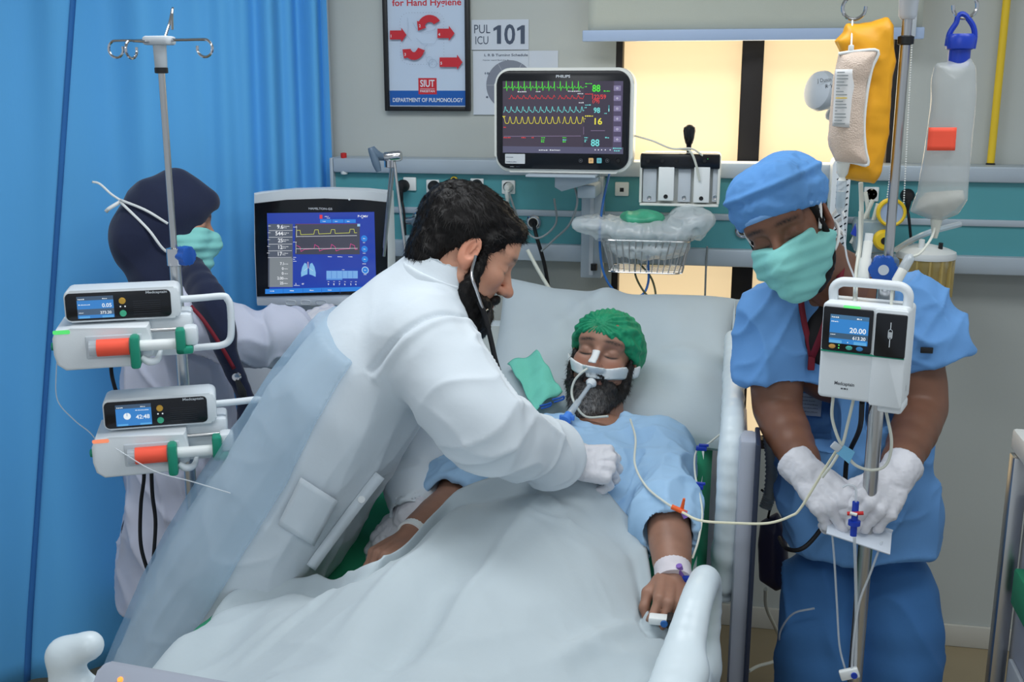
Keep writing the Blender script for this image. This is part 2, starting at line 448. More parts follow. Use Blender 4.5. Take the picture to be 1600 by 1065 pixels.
def addfuzz(ob, vs, f, col=None):
    """join strands into the mesh of a hair part"""
    me = ob.data; n0 = len(me.vertices); v0 = np.empty(n0*3, np.float32); me.vertices.foreach_get('co', v0)
    q0 = [tuple(p.vertices) for p in me.polygons]; c0 = None
    if 'Col' in me.color_attributes:
        c0 = np.empty(n0*4, np.float32); me.color_attributes['Col'].data.foreach_get('color', c0); c0 = c0.reshape(-1, 4)[:, :3]
    m2 = bpy.data.meshes.new(me.name); m2.from_pydata(np.concatenate([v0.reshape(-1, 3), vs]).tolist(), [], q0+[tuple(int(a+n0) for a in t) for t in f]); m2.update()
    m2.polygons.foreach_set('use_smooth', [True]*len(m2.polygons))
    for m_ in me.materials: m2.materials.append(m_)
    if c0 is not None: setcol(m2, np.concatenate([c0, col]))
    ob.data = m2

def rot3(ax, deg):
    return np.array(Matrix.Rotation(R(deg), 3, ax))
def basis(fwd, up):
    """columns: right, forward, up of a head or torso"""
    f = np.array(fwd, float); f /= np.linalg.norm(f); u = np.array(up, float); u -= f*(u@f); u /= np.linalg.norm(u); r = np.cross(f, u)
    return np.stack([r, f, u], 1)
class Loc:
    """a field used in local coordinates: world = O + B @ local*s"""
    def __init__(self, F, O, B, s=1.0): self.F, self.O, self.B, self.s = F, np.array(O, float), np.array(B), s
    def w(self, p): return self.O+self.B@(np.array(p, float)*self.s)
    def rc(self, a, b, ra, rb, k=.01, op='u', flat=None):
        fl = None if flat is None else (self.B@np.array(flat[0], float), flat[1]); self.F.rc(self.w(a), self.w(b), ra*self.s, rb*self.s, k*self.s, op, fl)
    def ell(self, c, r, Rm=None, k=.01, op='u'):
        self.F.ell(self.w(c), np.array(r)*self.s, self.B if Rm is None else self.B@Rm, k*self.s, op)
    def chain(self, pts, rad, k=.01, n=4, flat=None, op='u'):
        rad = rad if hasattr(rad, '__len__') else [rad]*len(pts)
        fl = None if flat is None else (self.B@np.array(flat[0], float), flat[1])
        self.F.chain([self.w(p) for p in pts], [r*self.s for r in rad], k*self.s, n, fl, op)
    def inv(self, v): return ((np.asarray(v)-self.O)@self.B)/self.s

def head_shape(L, nose=1.0, neck=None, ears=True, lips=True, mouth_open=0):
    L.ell((0, -.018, .036), (.074, .096, .082), k=.02)
    L.ell((0, .028, -.03), (.060, .064, .086), k=.03)
    for s in (-1, 1):
        L.rc((s*.052, .005, -.055), (s*.018, .070, -.100), .020, .018, .025)
        L.ell((s*.042, .060, -.022), (.022, .022, .020), k=.02)
        L.rc((s*.046, .068, .026), (s*.010, .082, .024), .012, .011, .016)
    L.ell((0, .074, -.101), (.02, .02, .018), k=.02)
    L.ell((0, .062, .05), (.05, .03, .04), k=.03)
    for s in (-1, 1):
        L.ell((s*.033, .098, .003), (.019, .018, .013), k=.014, op='s')
        L.ell((s*.033, .0705, .002), (.0165, .0145, .0135), k=.004)
        L.rc((s*.047, .077, -.0045), (s*.02, .083, -.0035), .0022, .0022, .004)
    L.rc((0, .082, .018), (0, .106*nose+.006, -.030), .0085, .0105, .010)
    L.ell((0, .108*nose+.006, -.033), (.0125, .012, .011), k=.008)
    for s in (-1, 1):
        L.ell((s*.0125, .101, -.036), (.0085, .011, .009), k=.006)
        L.ell((s*.007, .108, -.045), (.0035, .005, .003), k=.003, op='s')
    if lips:
        for s in (-1, 1):
            L.rc((s*.022, .083, -.068), (s*.004, .095, -.0645), .0045, .0065, .007)
            L.rc((s*.020, .083, -.071-mouth_open), (0, .093, -.076-mouth_open), .0045, .0075, .006)
        L.rc((-.02, .092, -.0705-mouth_open*.5), (.02, .092, -.0705-mouth_open*.5), .0012+mouth_open*.35, .0012+mouth_open*.35, .004, op='s')
    if ears:
        for s in (-1, 1):
            Re = rot3('Z', s*-22)@rot3('X', -8)
            L.ell((s*.078, -.012, -.004), (.0075, .0195, .033), Re, k=.006)
            L.ell((s*.0745, -.005, -.03), (.007, .010, .012), k=.008)
            L.ell((s*.0865, -.008, .0), (.0075, .0125, .021), Re, k=.003, op='s')
            L.ell((s*.079, .000, -.008), (.004, .0045, .008), k=.003)
            L.ell((s*.082, -.008, .004), (.0025, .004, .014), Re, k=.002)
    if neck is not None:
        L.chain(neck, [.052, .055, .060], .03, 3)
def head_colors(p, skin, lip, brow=None, lid=None):
    """p in head coordinates"""
    c = np.tile(np.array(skin, float), (len(p), 1)); x, y, z = p.T; ax = np.abs(x)
    n = vnoise(p*90)[:, None]*.06+vnoise(p*30+5)[:, None]*.05; c = c*(1+n)
    def mix(m, col): nonlocal c; c = c*(1-m[:, None])+np.array(col)*m[:, None]
    warm = np.array(skin)*np.array([1.12, .86, .82])
    mix(.6*np.exp(-(((ax-.042)/.02)**2+((z+.03)/.018)**2))*(y > .03), warm)
    mix(.7*np.exp(-((x/.016)**2+((z+.033)/.014)**2))*(y > .08), warm)
    mix(.6*(np.abs(x) > .074), warm)
    m = np.exp(-((ax/.021)**4+((z+.0705)/.0125)**4))*(y > .07); mix(np.clip(m*1.2, 0, 1), lip)
    if lid is not None:
        mix(.75*np.exp(-(((ax-.033)/.021)**4+((z-.001)/.013)**4))*(y > .04), lid)
    lash = np.exp(-(((ax-.033)/.0175)**4+((z+.0092-11*(ax-.033)**2)/.0022)**2))*(y > .05); mix(np.clip(lash*1.3, 0, 1), (.012, .008, .006))
    if brow is not None:
        zc = .0295-.10*np.abs(ax-.030)**1.0*(ax > .03)+.04*(ax-.03)*(ax < .03)
        b = np.exp(-(((ax-.034)/.024)**4+((z-zc)/.0052)**2))*(y > .04)*(.75+.35*vnoise(p*np.array([350, 350, 900]))); mix(np.clip(b*1.15, 0, 1), brow)
    return c

def hand_segs(curl=(20, 25, 15), thumb=((.030, .020, -.006), (.056, .052, -.018), (.062, .085, -.026), (.058, .110, -.030)), spread=1.0, per=None):
    """a left hand: y to the fingers, x to the thumb, z the back of the hand; wrist at the origin. list of (a, b, ra, rb)"""
    seg = []
    base = [(.032, .090, .002), (.011, .094, .004), (-.011, .089, .002), (-.030, .079, -.002)]
    ln = [(.043, .026, .021), (.047, .030, .022), (.043, .027, .021), (.034, .020, .019)]
    rad = [(.0098, .0088, .0082, .0070), (.0100, .0090, .0083, .0072), (.0095, .0085, .0079, .0068), (.0085, .0076, .0070, .0060)]
    for i, b in enumerate(base):
        wr = np.array([b[0]*.62, .004, 0]); b = np.array(b)
        seg.append((wr, b, .0165 if i in (1, 2) else .0150, .0118))
        seg.append((wr*1.1+[0, .03, -.004], b+[0, -.008, -.004], .016, .0105))
        cu = curl if per is None or per[i] is None else per[i]
        a = 0; side = R((b[0])*spread*160); p = b
        for j in range(3):
            a += R(cu[j]); d = np.array([math.sin(side)*math.cos(a), math.cos(side)*math.cos(a), -math.sin(a)])
            q = p+d*ln[i][j]; seg.append((p, q, rad[i][j], rad[i][j+1])); p = q
    t = [np.array(q, float) for q in thumb]; tr = [.0165, .0125, .0105, .0082]
    seg.append((np.array([.016, .012, -.003]), t[0], .016, .0165))
    for j in range(3): seg.append((t[j], t[j+1], tr[j], tr[j+1]))
    seg.append((t[0], np.array([.030, .075, -.004]), .014, .010))
    seg.append((np.array([0, -.03, 0]), np.array([0, .015, 0]), .024, .022))
    return seg
def put_hand(F, O, B, left=False, scale=1.0, grow=0.0, k=.004, **kw):
    m = np.array([1, 1, 1]) if left else np.array([-1, 1, 1])
    for a, b, ra, rb in hand_segs(**kw):
        w0 = O+B@(a*m*scale); w1 = O+B@(b*m*scale)
        F.rc(w0, w1, ra*scale+grow, rb*scale+grow, k)

def ribbon(pts, w, m, parent, name, nrm=None, th=.0012, sm=6):
    pts = [Vector(p) for p in crom(pts, sm)]; g = []
    for i, p in enumerate(pts):
        d = (pts[min(i+1, len(pts)-1)]-pts[max(i-1, 0)]).normalized(); v = Vector(_C)-p if nrm is None else Vector(nrm); s = d.cross(v).normalized(); g.append([np.array(p-s*w/2), np.array(p+s*w/2)])
    return gridmesh(name, np.array(g), m, parent, th)

# ================================================================ THE ROOM
WY = 3.40                                             # back wall
M['wall'] = mat('painted_wall', C8(186, 191, 187), .7, var=.03, vscale=1.5, bump=.06, bscale=90)
M['floor'] = mat('vinyl_floor', C8(150, 136, 108), .28, var=.05, vscale=3, bump=.02, bscale=60)
M['ceil'] = mat('ceiling_paint', C8(225, 225, 222), .9, var=.01)
M['teal'] = mat('teal_laminate', C8(84, 158, 166), .4, var=.04, vscale=3)
M['alu'] = mat('anodised_rail', C8(176, 188, 198), .4, metal=.2, var=.03, vscale=8)
M['frame'] = mat('dark_window_frame', C8(30, 24, 22), .5, var=.1)
M['winglass'] = mat('frosted_window', C8(255, 226, 178), .6, var=.035, vscale=2.2, emit=.70, stretch=(.4, 1, 1.6))
M['blind'] = mat('roller_blind_cloth', C8(190, 194, 182), .85, var=.03, vscale=3, bump=.1, bscale=300)
M['bluebar'] = mat('pale_blue_bar', C8(172, 192, 222), .4, var=.02)

def struct(name, bm, m, parent=None):
    o = obj(name, bm, m, parent)
    if parent is None: o['kind'] = 'structure'
    return o
struct('floor', box(-3.6, 3.0, -1.6, WY+.2, -.06, 0), M['floor'])
struct('ceiling', box(-3.6, 3.0, -1.6, WY+.2, CEIL, CEIL+.08), M['ceil'])
# the window opening in the back wall
WX0, WX1 = P(961, 160, WY)[0], P(1394, 220, WY)[0]; WZ0, WZ1 = .62, 2.35
bm = bmesh.new()
bx(bm, -3.6, WX0, WY, WY+.2, 0, CEIL); bx(bm, WX1, 3.0, WY, WY+.2, 0, CEIL)
bx(bm, WX0, WX1, WY, WY+.2, 0, WZ0); bx(bm, WX0, WX1, WY, WY+.2, WZ1, CEIL)
struct('wall_back', bm, M['wall'])
bm = box(-3.6, 3.0, WY-.012, WY, 0, .075, bev=.004)
struct('baseboard_back', bm, mat('baseboard_paint', C8(196, 194, 184), .5, var=.03))
win = thing('window_1', None, None, (0, WY, 0)); win['kind'] = 'structure'
XM0, XM1 = P(1156, 160, WY)[0], P(1190, 160, WY)[0]
bm = bmesh.new()
bx(bm, WX0, WX0+.02, 0, .1, WZ0, WZ1); bx(bm, WX1-.014, WX1, 0, .1, WZ0, WZ1)
bx(bm, WX0, WX1, 0, .1, WZ1-.03, WZ1); bx(bm, WX0, WX1, 0, .1, WZ0, WZ0+.03)
obj('window_frame', bm, M['frame'], win)
obj('mullion', box(XM0, XM1, .0, .1, WZ0, WZ1, bev=.004), M['frame'], win)
obj('window_pane', box(WX0+.02, XM0, .05, .06, WZ0+.03, WZ1-.03), M['winglass'], win)
obj('window_pane', box(XM1, WX1-.014, .05, .06, WZ0+.03, WZ1-.03), M['winglass'], win)
area('window_daylight', ((WX0+WX1)/2, WY-.02, 1.65), (.7, .45), 3.0, (1.0, .85, .62), (R(-90), 0, 0))

# roller blind above the window
BY = WY-.10
bl = thing('roller_blind', 'grey cream roller blind half lowered over the window top', 'blind', (0, BY, 0))
x0, x1 = P(919, 40, BY)[0], P(1441, 40, BY)[0]; zb = P(1180, 54, BY)[2]
g = np.zeros((30, 12, 3))
for i in range(30):
    for j in range(12):
        u, v = i/29, j/11; g[i, j] = (x0+(x1-x0)*u, .012*math.sin(u*9+v)*(1-v)*.3, zb+.0+(2.45-zb)*v)
gridmesh('blind_cloth', g, M['blind'], bl, .002)
obj('bottom_bar', box(x0-.015, x1+.006, -.012, .012, zb-.016, zb+.016, bev=.003), M['bluebar'], bl)
obj('roller', cyl(bmesh.new(), (x0, 0, 2.46), (x1, 0, 2.46), .022), M['white'], bl)
obj('bar_bracket', box(x1-.035, x1-.018, -.02, -.012, zb-.01, zb+.07, bev=.002), M['dev2'], bl)
# bead chain
bm = bmesh.new()
ca = P(1437, 40, 3.22); cb = P(1378, 325, 3.22)
def beads(bm, pts, r, step):
    pts = [Vector(p) for p in pts]
    for a, b in zip(pts[:-1], pts[1:]):
        n = max(1, int((b-a).length/step))
        for k in range(n): bmesh.ops.create_icosphere(bm, subdivisions=1, radius=r, matrix=Matrix.Translation(a.lerp(b, k/n)))
beads(bm, [P(1425, 70, 3.22), P(1412, 320, 3.22), P(1405, 330, 3.22), P(1384, 326, 3.22), P(1400, 200, 3.22), P(1412, 70, 3.22)], .0026, .0066)
tag(obj('blind_chain', bm, M['white']), 'white bead chain of the blind hanging behind the drip stand', 'chain')

# ---------------------------------------------------------------- bedhead service panel
PY = WY-.09
def zz(y, Y=PY): return P(1000, y, Y)[2]
pan = thing('service_panel', 'teal bedhead service panel with grey rails along the wall', 'wall panel', (0, PY, 0))
PX0, PX1 = P(526, 320, PY)[0], 1.6
z_t0, z_t1 = zz(252), zz(276); z_b0, z_b1 = zz(384), zz(411)
obj('panel_back', box(PX0, PX1, .02, .088, z_b1, z_t0-.004), M['alu'], pan)
obj('upper_board', box(PX0, PX1, .0, .02, zz(331), z_t1), M['teal'], pan)
obj('lower_board', box(PX0, PX1, .0, .02, z_b0, zz(341)), M['teal'], pan)
obj('top_rail', box(PX0, PX1, -.022, .088, z_t1, z_t0, bev=.006), M['alu'], pan)
obj('middle_rail', box(PX0, PX1, -.008, .02, zz(341), zz(331), bev=.003), M['alu'], pan)
obj('bottom_rail', box(PX0, PX1, -.022, .088, z_b1, z_b0, bev=.006), M['alu'], pan)
obj('end_cap', box(PX0-.012, PX0, -.022, .088, z_b1, z_t0, bev=.004), M['alu'], pan)

def plate(px, py, s=.021, hole=True):
    c = P(px, py, PY)-np.array([0, PY, 0])
    o = obj('socket_plate', box(c[0]-s, c[0]+s, -.008, 0, c[2]-s, c[2]+s, bev=.003), M['white'], pan)
    if hole == 'round':
        obj('socket_well', lathe(bmesh.new(), [(.0165, 0), (.0165, -.0012), (.0, -.0012)], (c[0], -.008, c[2]), (0, -1, 0)), M['dev2'], o)
        for dx in (-.007, .007): obj('pin_hole', lathe(bmesh.new(), [(.0025, 0), (.0, .0004)], (c[0]+dx, -.0083, c[2]), (0, -1, 0), 10), M['black'], o)
        obj('ground_clip', box(c[0]-.003, c[0]+.003, -.010, -.008, c[2]+.012, c[2]+.016), M['steel'], o)
    elif hole: obj('jack_hole', box(c[0]-.006, c[0]+.006, -.0088, -.006, c[2]-.008, c[2]+.004), M['black'], o)
    return c
plate(641, 287, hole=False); plate(677, 291, hole=False); plate(746, 289, hole=False); plate(972, 295)
plate(795, 292, hole='round'); plate(1277, 301, hole='round'); plate(1361, 303, hole='round')
for px, py in ((710, 281), (712, 299)):
    c = P(px, py, PY)-np.array([0, PY, 0])
    o = obj('ground_jack', lathe(bmesh.new(), [(.0115, 0), (.0115, .006), (.008, .008)], (c[0], 0, c[2]), (0, -1, 0)), M['yellow'], pan)
    obj('jack_core', lathe(bmesh.new(), [(.0078, .008), (.0078, .0095), (0, .0095)], (c[0], 0, c[2]), (0, -1, 0)), M['black'], o)
def gas(px, py, r=.024):
    c = P(px, py, PY)-np.array([0, PY, 0])
    o = obj('gas_outlet', lathe(bmesh.new(), [(r, 0), (r, .010), (r*.82, .014), (r*.8, .012)], (c[0], 0, c[2]), (0, -1, 0)), M['chrome'], pan)
    obj('outlet_ring', lathe(bmesh.new(), [(r*.8, .011), (r*.62, .013), (r*.6, .013)], (c[0], 0, c[2]), (0, -1, 0)), M['cream'], o)
    obj('outlet_core', lathe(bmesh.new(), [(r*.6, .0125), (r*.5, .018), (r*.2, .016), (0, .016)], (c[0], 0, c[2]), (0, -1, 0)), M['black'], o)
    return c
gas(655, 342); gas(834, 347); gas(1161, 359)

def plug(px, py, m, label, cable=None, r=.015):
    c = P(px, py, PY-.008)
    t = thing('power_plug', label, 'plug', c)
    obj('plug_body', lathe(bmesh.new(), [(r, 0), (r*1.06, .012), (r*.9, .03), (r*.55, .04), (0, .042)], (0, 0, 0), (0, -1, 0)), m, t)
    obj('plug_tail', tube(bmesh.new(), [(0, -.03, -.002), (0, -.033, -.018), (0, -.026, -.045)], [.009, .008, .005], 10, 4), m, t)
    if cable: obj('cord', tube(bmesh.new(), [(0, -.026, -.04)]+[tuple(np.array(q)-c) for q in cable], .0042, 8, 6), m, t)
plug(631, 290, M['rubber'], 'black plug leftmost on the teal panel, above the chrome valve', [P(632, 340, 3.27), P(634, 400, 3.28), P(636, 440, 3.3)], .019)
plug(679, 290, M['rubber'], 'black plug with thick cord right of the leftmost plug', [P(676, 330, 3.27), P(672, 370, 3.28), P(668, 400, 3.3)], .016)
plug(746, 288, M['black'], 'dark grey plug just above the dark haired doctor', None, .0155)
plug(796, 292, M['cream'], 'cream round plug beside the monitor lower left', None, .0135)
plug(1417, 305, M['rubber'], 'large black plug behind the clear feeding bag', [P(1420, 340, 3.25), P(1424, 380, 3.27)], .019)

# chrome vacuum valve at the left gas outlet
v = thing('vacuum_regulator', 'chrome valve with clear adapter on the left gas outlet', 'valve', P(648, 345, PY-.03))
obj('valve_body', lathe(bmesh.new(), [(.0, -.03), (.012, -.028), (.014, -.01), (.018, .0), (.014, .012), (.012, .03), (0, .032)], (0, 0, 0), (1, 0, 0)), M['chrome'], v)
obj('valve_stem', cyl(bmesh.new(), (0, 0, -.01), (0, 0, -.045), .007), M['chrome'], v)
obj('valve_knob', lathe(bmesh.new(), [(.0, -.05), (.016, -.045), (.016, -.03), (.008, -.02)], (.018, 0, 0), (0, 1, 0)), M['chrome'], v)
obj('adapter', box(-.035, .03, -.018, .018, -.075, -.045, bev=.006), mat('clear_plastic_block', C8(190, 205, 212), .2, alpha=.6), v)

# tubing hanging from the panel near the middle
def cord(name, label, pts, r, m, cat='cable', sm=8, group=None):
    return tag(obj(name, tube(bmesh.new(), pts, r, 8, sm), m), label, cat, group)
cord('suction_hose', 'black hose with white stripe dropping from the gas outlet behind the doctor', [P(834, 350, 3.29), P(838, 368, 3.24), P(850, 410, 3.25), P(857, 450, 3.27), P(859, 475, 3.28)], .006, M['rubber'], 'hose')
cord('monitor_cable', 'white cable slanting down behind the doctor onto the pillow', [P(824, 390, 3.1), P(840, 420, 3.1), P(858, 450, 3.1), P(876, 476, 3.1)], .0055, M['cable'])
cord('monitor_lead', 'thin grey lead beside the monitor mount left', [P(795, 300, 3.24), P(812, 345, 3.22), P(838, 372, 3.2), P(868, 350, 3.2), P(866, 310, 3.2)], .0032, M['greycable'])
cord('monitor_lead', 'grey lead looping under the monitor bracket', [P(896, 285, 3.14), P(902, 315, 3.13), P(890, 350, 3.15), P(868, 372, 3.2), P(846, 392, 3.22)], .0034, M['greycable'])
cord('blue_lead', 'blue cable drooping past the wire basket', [P(953, 268, 3.2), P(942, 318, 3.12), P(937, 370, 3.1), P(943, 425, 3.1), P(965, 458, 3.1), P(1000, 462, 3.1), P(1013, 440, 3.12), P(1012, 400, 3.14)], .0036, M['bluecable'])
cord('olive_lead', 'dark olive cable looped below the wire basket', [P(994, 400, 3.14), P(993, 430, 3.12), P(1010, 460, 3.1), P(1024, 462, 3.1), P(1018, 435, 3.12), P(1000, 412, 3.15)], .003, mat('olive_cable', C8(74, 78, 52), .5))
cord('grey_lead', 'grey cable running down the window beside the pillow', [P(1105, 385, 3.27), P(1103, 420, 3.29), P(1101, 484, 3.3)], .003, M['greycable'])

# small bottle with red cap at the left end of the top rail
t = thing('cap_bottle', 'small white bottle with red cap at left end of rail', 'bottle', P(538, 272, PY-.01))
obj('bottle_body', lathe(bmesh.new(), [(.010, 0), (.0115, .004), (.0115, .04), (.009, .044)], (0, 0, 0), (0, 0, 1)), M['white'], t)
obj('bottle_cap', lathe(bmesh.new(), [(.009, .044), (.0095, .046), (.0095, .066), (0, .068)], (0, 0, 0), (0, 0, 1)), M['red'], t)
obj('bottle_clip', box(-.014, .014, .005, .02, .004, .03, bev=.003), M['dev2'], t)
# bed curtain rail post at the left end
t = tag(obj('wall_conduit', cyl(bmesh.new(), P(519, 255, WY-.03), tuple(P(519, 255, WY-.03)*[1, 1, 0]+np.array([0, 0, 2.7])), .006), M['alu']), 'thin grey vertical conduit on the wall beside the curtain', 'pipe')

# ---------------------------------------------------------------- poster, sign, paper
def flat(Y):
    return lambda x, y: (P(x, y, Y)[0], P(x, y, Y)[2])
Y0 = WY-.012; q = flat(Y0)
xl, zb_ = q(603, 173); xr, _ = q(735, 173); zt = zb_+.415
post = thing('hygiene_poster', 'black framed hand hygiene poster with red arrows and blue footer', 'poster', (0, Y0, 0))
bm = bmesh.new(); fw_ = .0135
bx(bm, xl, xl+fw_, -.012, .012, zb_, zt, .002); bx(bm, xr-fw_, xr, -.012, .012, zb_, zt, .002); bx(bm, xl+fw_, xr-fw_, -.012, .012, zb_, zb_+fw_, .002); bx(bm, xl+fw_, xr-fw_, -.012, .012, zt-fw_, zt, .002)
obj('poster_frame', bm, M['black'], post)
obj('poster_sheet', box(xl+fw_, xr-fw_, 0, .01, zb_+fw_, zt-fw_), M['paper'], post)
def cz(cx, cy): return q(590+cx/5.333, cy/5.333)      # coordinates of an enlarged crop
pr = Print(-.0004); red = C8(200, 42, 54); wh = C8(225, 230, 238); bl_ = C8(20, 92, 176); pp = C8(196, 212, 232)
pr.rect(*cz(103, 885), *cz(733, -40), pp)
pr.rect(*cz(104, 878), *cz(732, 755), bl_)
a, z = cz(128, 848); b, _ = cz(712, 848); pr.text('DEPARTMENT OF PULMONOLOGY', a, z, .0125, wh, b-a, bold=True)
a, z = cz(122, 50); b, _ = cz(698, 50); pr.text('for Hand Hygiene', a, z, .020, red, b-a, bold=True)
pr.rect(*cz(342, 785), *cz(492, 650), red); a, z = cz(356, 722); b, _ = cz(476, 722); pr.text('SIUT', a, z, .0215, wh, b-a, bold=True)
pr.rect(*cz(356, 742), *cz(476, 739), wh); a, z = cz(356, 768); pr.text('PAKISTAN', a, z, .007, wh, b-a, bold=True)
for k in range(60):                                     # dotted round-cornered line
    pts = rrect(cz(185, 0)[0], cz(552, 0)[0], cz(0, 537)[1], cz(0, 110)[1], .028, 12); n = len(pts)
    per = [0]
    for i in range(n): per.append(per[-1]+math.dist(pts[i], pts[(i+1) % n]))
    s_ = per[-1]*k/60; i = max(j for j in range(n) if per[j] <= s_); f_ = (s_-per[i])/max(per[i+1]-per[i], 1e-6)
    A_, B_ = pts[i], pts[(i+1) % n]; pr.disc(A_[0]+(B_[0]-A_[0])*f_, A_[1]+(B_[1]-A_[1])*f_, .0009, C8(120, 130, 150), 6)
def sketch(pts): pr.line([cz(*p) for p in pts], .0007, C8(150, 168, 190))
sketch([(255, 150), (262, 230), (255, 300), (290, 340)]); sketch([(300, 190), (330, 240), (400, 270), (480, 250), (500, 210)]); sketch([(330, 320), (380, 365), (480, 365), (500, 330)]); sketch([(420, 370), (395, 400), (410, 480)])
pr.ring(*cz(465, 530), .013, .0008, C8(140, 158, 185)); pr.ring(*cz(440, 500), .010, .0006, C8(150, 168, 190))
def arrow(x0_, x1_, y0_, y1_, hx, num):
    m_ = (y0_+y1_)/2; h_ = (y1_-y0_)/2*.62
    pr.poly([cz(x0_, m_-h_), cz(hx, m_-h_), cz(hx, y0_), cz(x1_, m_), cz(hx, y1_), cz(hx, m_+h_), cz(x0_, m_+h_)], red, [(0, 1, 5, 6), (2, 3, 4)])
    pr.text(num, *cz(x0_+8, m_+20), .0085, wh, bold=True)
arrow(110, 248, 232, 352, 205, '1'); arrow(505, 648, 216, 342, 600, '4'); arrow(523, 714, 455, 582, 668, '5')
def arc_arrow(cx, cy, r0, r1, a0, a1, tail):
    o_ = []; n = 10
    for k in range(n+1): a_ = R(a0+(a1-a0)*k/n); o_.append(cz(cx+r1*math.cos(a_), cy-r1*math.sin(a_)))
    for k in range(n, -1, -1): a_ = R(a0+(a1-a0)*k/n); o_.append(cz(cx+r0*math.cos(a_), cy-r0*math.sin(a_)))
    pr.poly(o_, red, [(k, k+1, 2*n-k, 2*n+1-k) for k in range(n)]); pr.poly([cz(*t_) for t_ in tail], red)
arc_arrow(440, 225, 40, 100, 30, 165, [(335, 175), (345, 258), (412, 232), (385, 190)]); pr.text('2', *cz(352, 228), .0085, wh, bold=True)
arc_arrow(310, 415, 20, 85, 195, 350, [(345, 398), (402, 420), (385, 450), (330, 425)]); pr.poly([cz(*t_) for t_ in [(215, 412), (285, 408), (290, 470), (228, 488)]], red); pr.text('3', *cz(232, 465), .0085, wh, bold=True)
pr.build('poster_print', M['printgloss'], post)

sg = thing('room_sign', 'white sheet reading PUL ICU 101 beside the poster', 'sign', (0, WY-.004, 0)); q2 = flat(WY-.004)
a, b = q2(737, 78), q2(826, 30)
obj('sign_sheet', box(a[0], b[0], 0, .003, a[1], b[1]), M['paper'], sg)
pr = Print(-.0003); ink = C8(72, 84, 104)
def t_at(s, x, y, x2, h, bold=True, f=q2, c=ink): A_ = f(x, y); pr.text(s, A_[0], A_[1], h, c, f(x2, y)[0]-A_[0], bold=bold)
t_at('PUL', 741, 52, 766, .0265, False); t_at('ICU', 743, 69, 763, .0245, False); t_at('0', 788, 68.5, 805, .059)
for x_ in (776.5, 813.5):                              # the two ones with their flags
    pr.poly([q2(x_, 68.5), q2(x_+6.5, 68.5), q2(x_+6.5, 39.5), q2(x_+2, 39.5), q2(x_-5.5, 44), q2(x_-5.5, 48.5), q2(x_, 46)], ink, [(0, 1, 2, 3, 6), (3, 4, 5, 6)])
pr.build('sign_lettering', M['print'], sg)
sh = thing('spare_sheet', 'blank white sheet partly behind the turning schedule', 'paper', (0, WY-.003, 0)); a, b = q2(815, 118), q2(872, 79)
obj('sheet', box(a[0], b[0], 0, .0015, a[1]-.05, b[1]), M['paper'], sh)
sc = thing('turning_schedule', 'white turning schedule sheet with grey clock dial behind monitor', 'paper', (0, WY-.006, 0)); a, b = q2(740, 179), q2(826, 79)
obj('sheet', box(a[0], b[0], 0, .0015, a[1], b[1]), M['paper'], sc)
pr = Print(-.0003); cc = q2(797, 133)
t_at('L R B Turning Schedule', 757, 88, 825, .0075); t_at('Name: ward Bed #', 755, 95, 788, .004, False); t_at('12', 789, 97, 796, .007)
pr.disc(*cc, .075, C8(128, 134, 148), 40)
for k in range(6): pr.line([cc, (cc[0]+.075*math.cos(k*1.047), cc[1]+.075*math.sin(k*1.047))], .001, C8(190, 195, 205))
pr.disc(*cc, .03, C8(100, 106, 120)); t_at('10', 758, 116, 765, .006); t_at('8', 760, 153, 763, .006)
pr.build('schedule_print', M['print'], sc)

# ---------------------------------------------------------------- patient monitor on its arm
MY = 3.06; q = flat(MY)
mon = thing('patient_monitor', 'white patient monitor with coloured heart traces on dark screen', 'monitor', (0, MY, 0))
def mz(cx, cy): return q(760+cx/5.604, 90+cy/5.604)
a, b = mz(72, 1000), mz(1300, 85)
obj('housing', prism(bmesh.new(), rrect(a[0], b[0], a[1], b[1], .045, 8), 0, .075, .008), M['cream'], mon)
a, b = mz(95, 968), mz(1265, 112)
obj('bezel', prism(bmesh.new(), rrect(a[0], b[0], a[1], b[1], .036, 8), -.006, .01, .003), M['bezel'], mon)
pr = Print(-.0065); pr.rect(*mz(148, 830), *mz(1200, 205), C8(62, 52, 70)); pr.rect(*mz(850, 830), *mz(1110, 205), C8(54, 46, 66)); pr.rect(*mz(1108, 830), *mz(1200, 205), C8(78, 70, 100)); pr.rect(*mz(148, 830), *mz(1200, 785), C8(84, 84, 112))
GR, RD, CY, YL, GY = C8(80, 240, 60), C8(235, 60, 60), C8(120, 230, 230), C8(240, 230, 70), C8(170, 150, 190)
def wave(x0_, x1_, fn, col, w=.0011, n=220, gap=None):
    xs = np.linspace(x0_, x1_, n)
    if gap: A_ = [x for x in xs if x < gap[0]]; B_ = [x for x in xs if x > gap[1]]
    else: A_, B_ = list(xs), []
    for g_ in (A_, B_):
        if g_: pr.line([mz(x, fn(x)) for x in g_], w, col)
def ecg(x):
    p_ = ((x-168)/52.5) % 1; y = 265
    y -= 60*math.exp(-((p_-.2)/.045)**2)-26*math.exp(-((p_-.29)/.04)**2)+16*math.exp(-((p_-.6)/.09)**2)+6*math.exp(-((p_-.05)/.04)**2)
    return y
wave(155, 852, ecg, GR, .0012, 420, (605, 622))
wave(200, 858, lambda x: 360-32*max(0, 1-abs(((x/53) % 1)-.25)/.25)**.8-10*math.exp(-((((x/53) % 1)-.65)/.1)**2), RD, .0011, 240, (605, 628))
wave(155, 858, lambda x: 478-50*(lambda p_: math.exp(-((p_-.3)/.14)**2)+.35*math.exp(-((p_-.62)/.12)**2))((x/51.5) % 1), CY, .0012, 280, (605, 620))
wave(155, 858, lambda x: 575-58*math.exp(-((((x-185)/53) % 1-.5)/.16)**2), YL, .0013, 280, (650, 668))
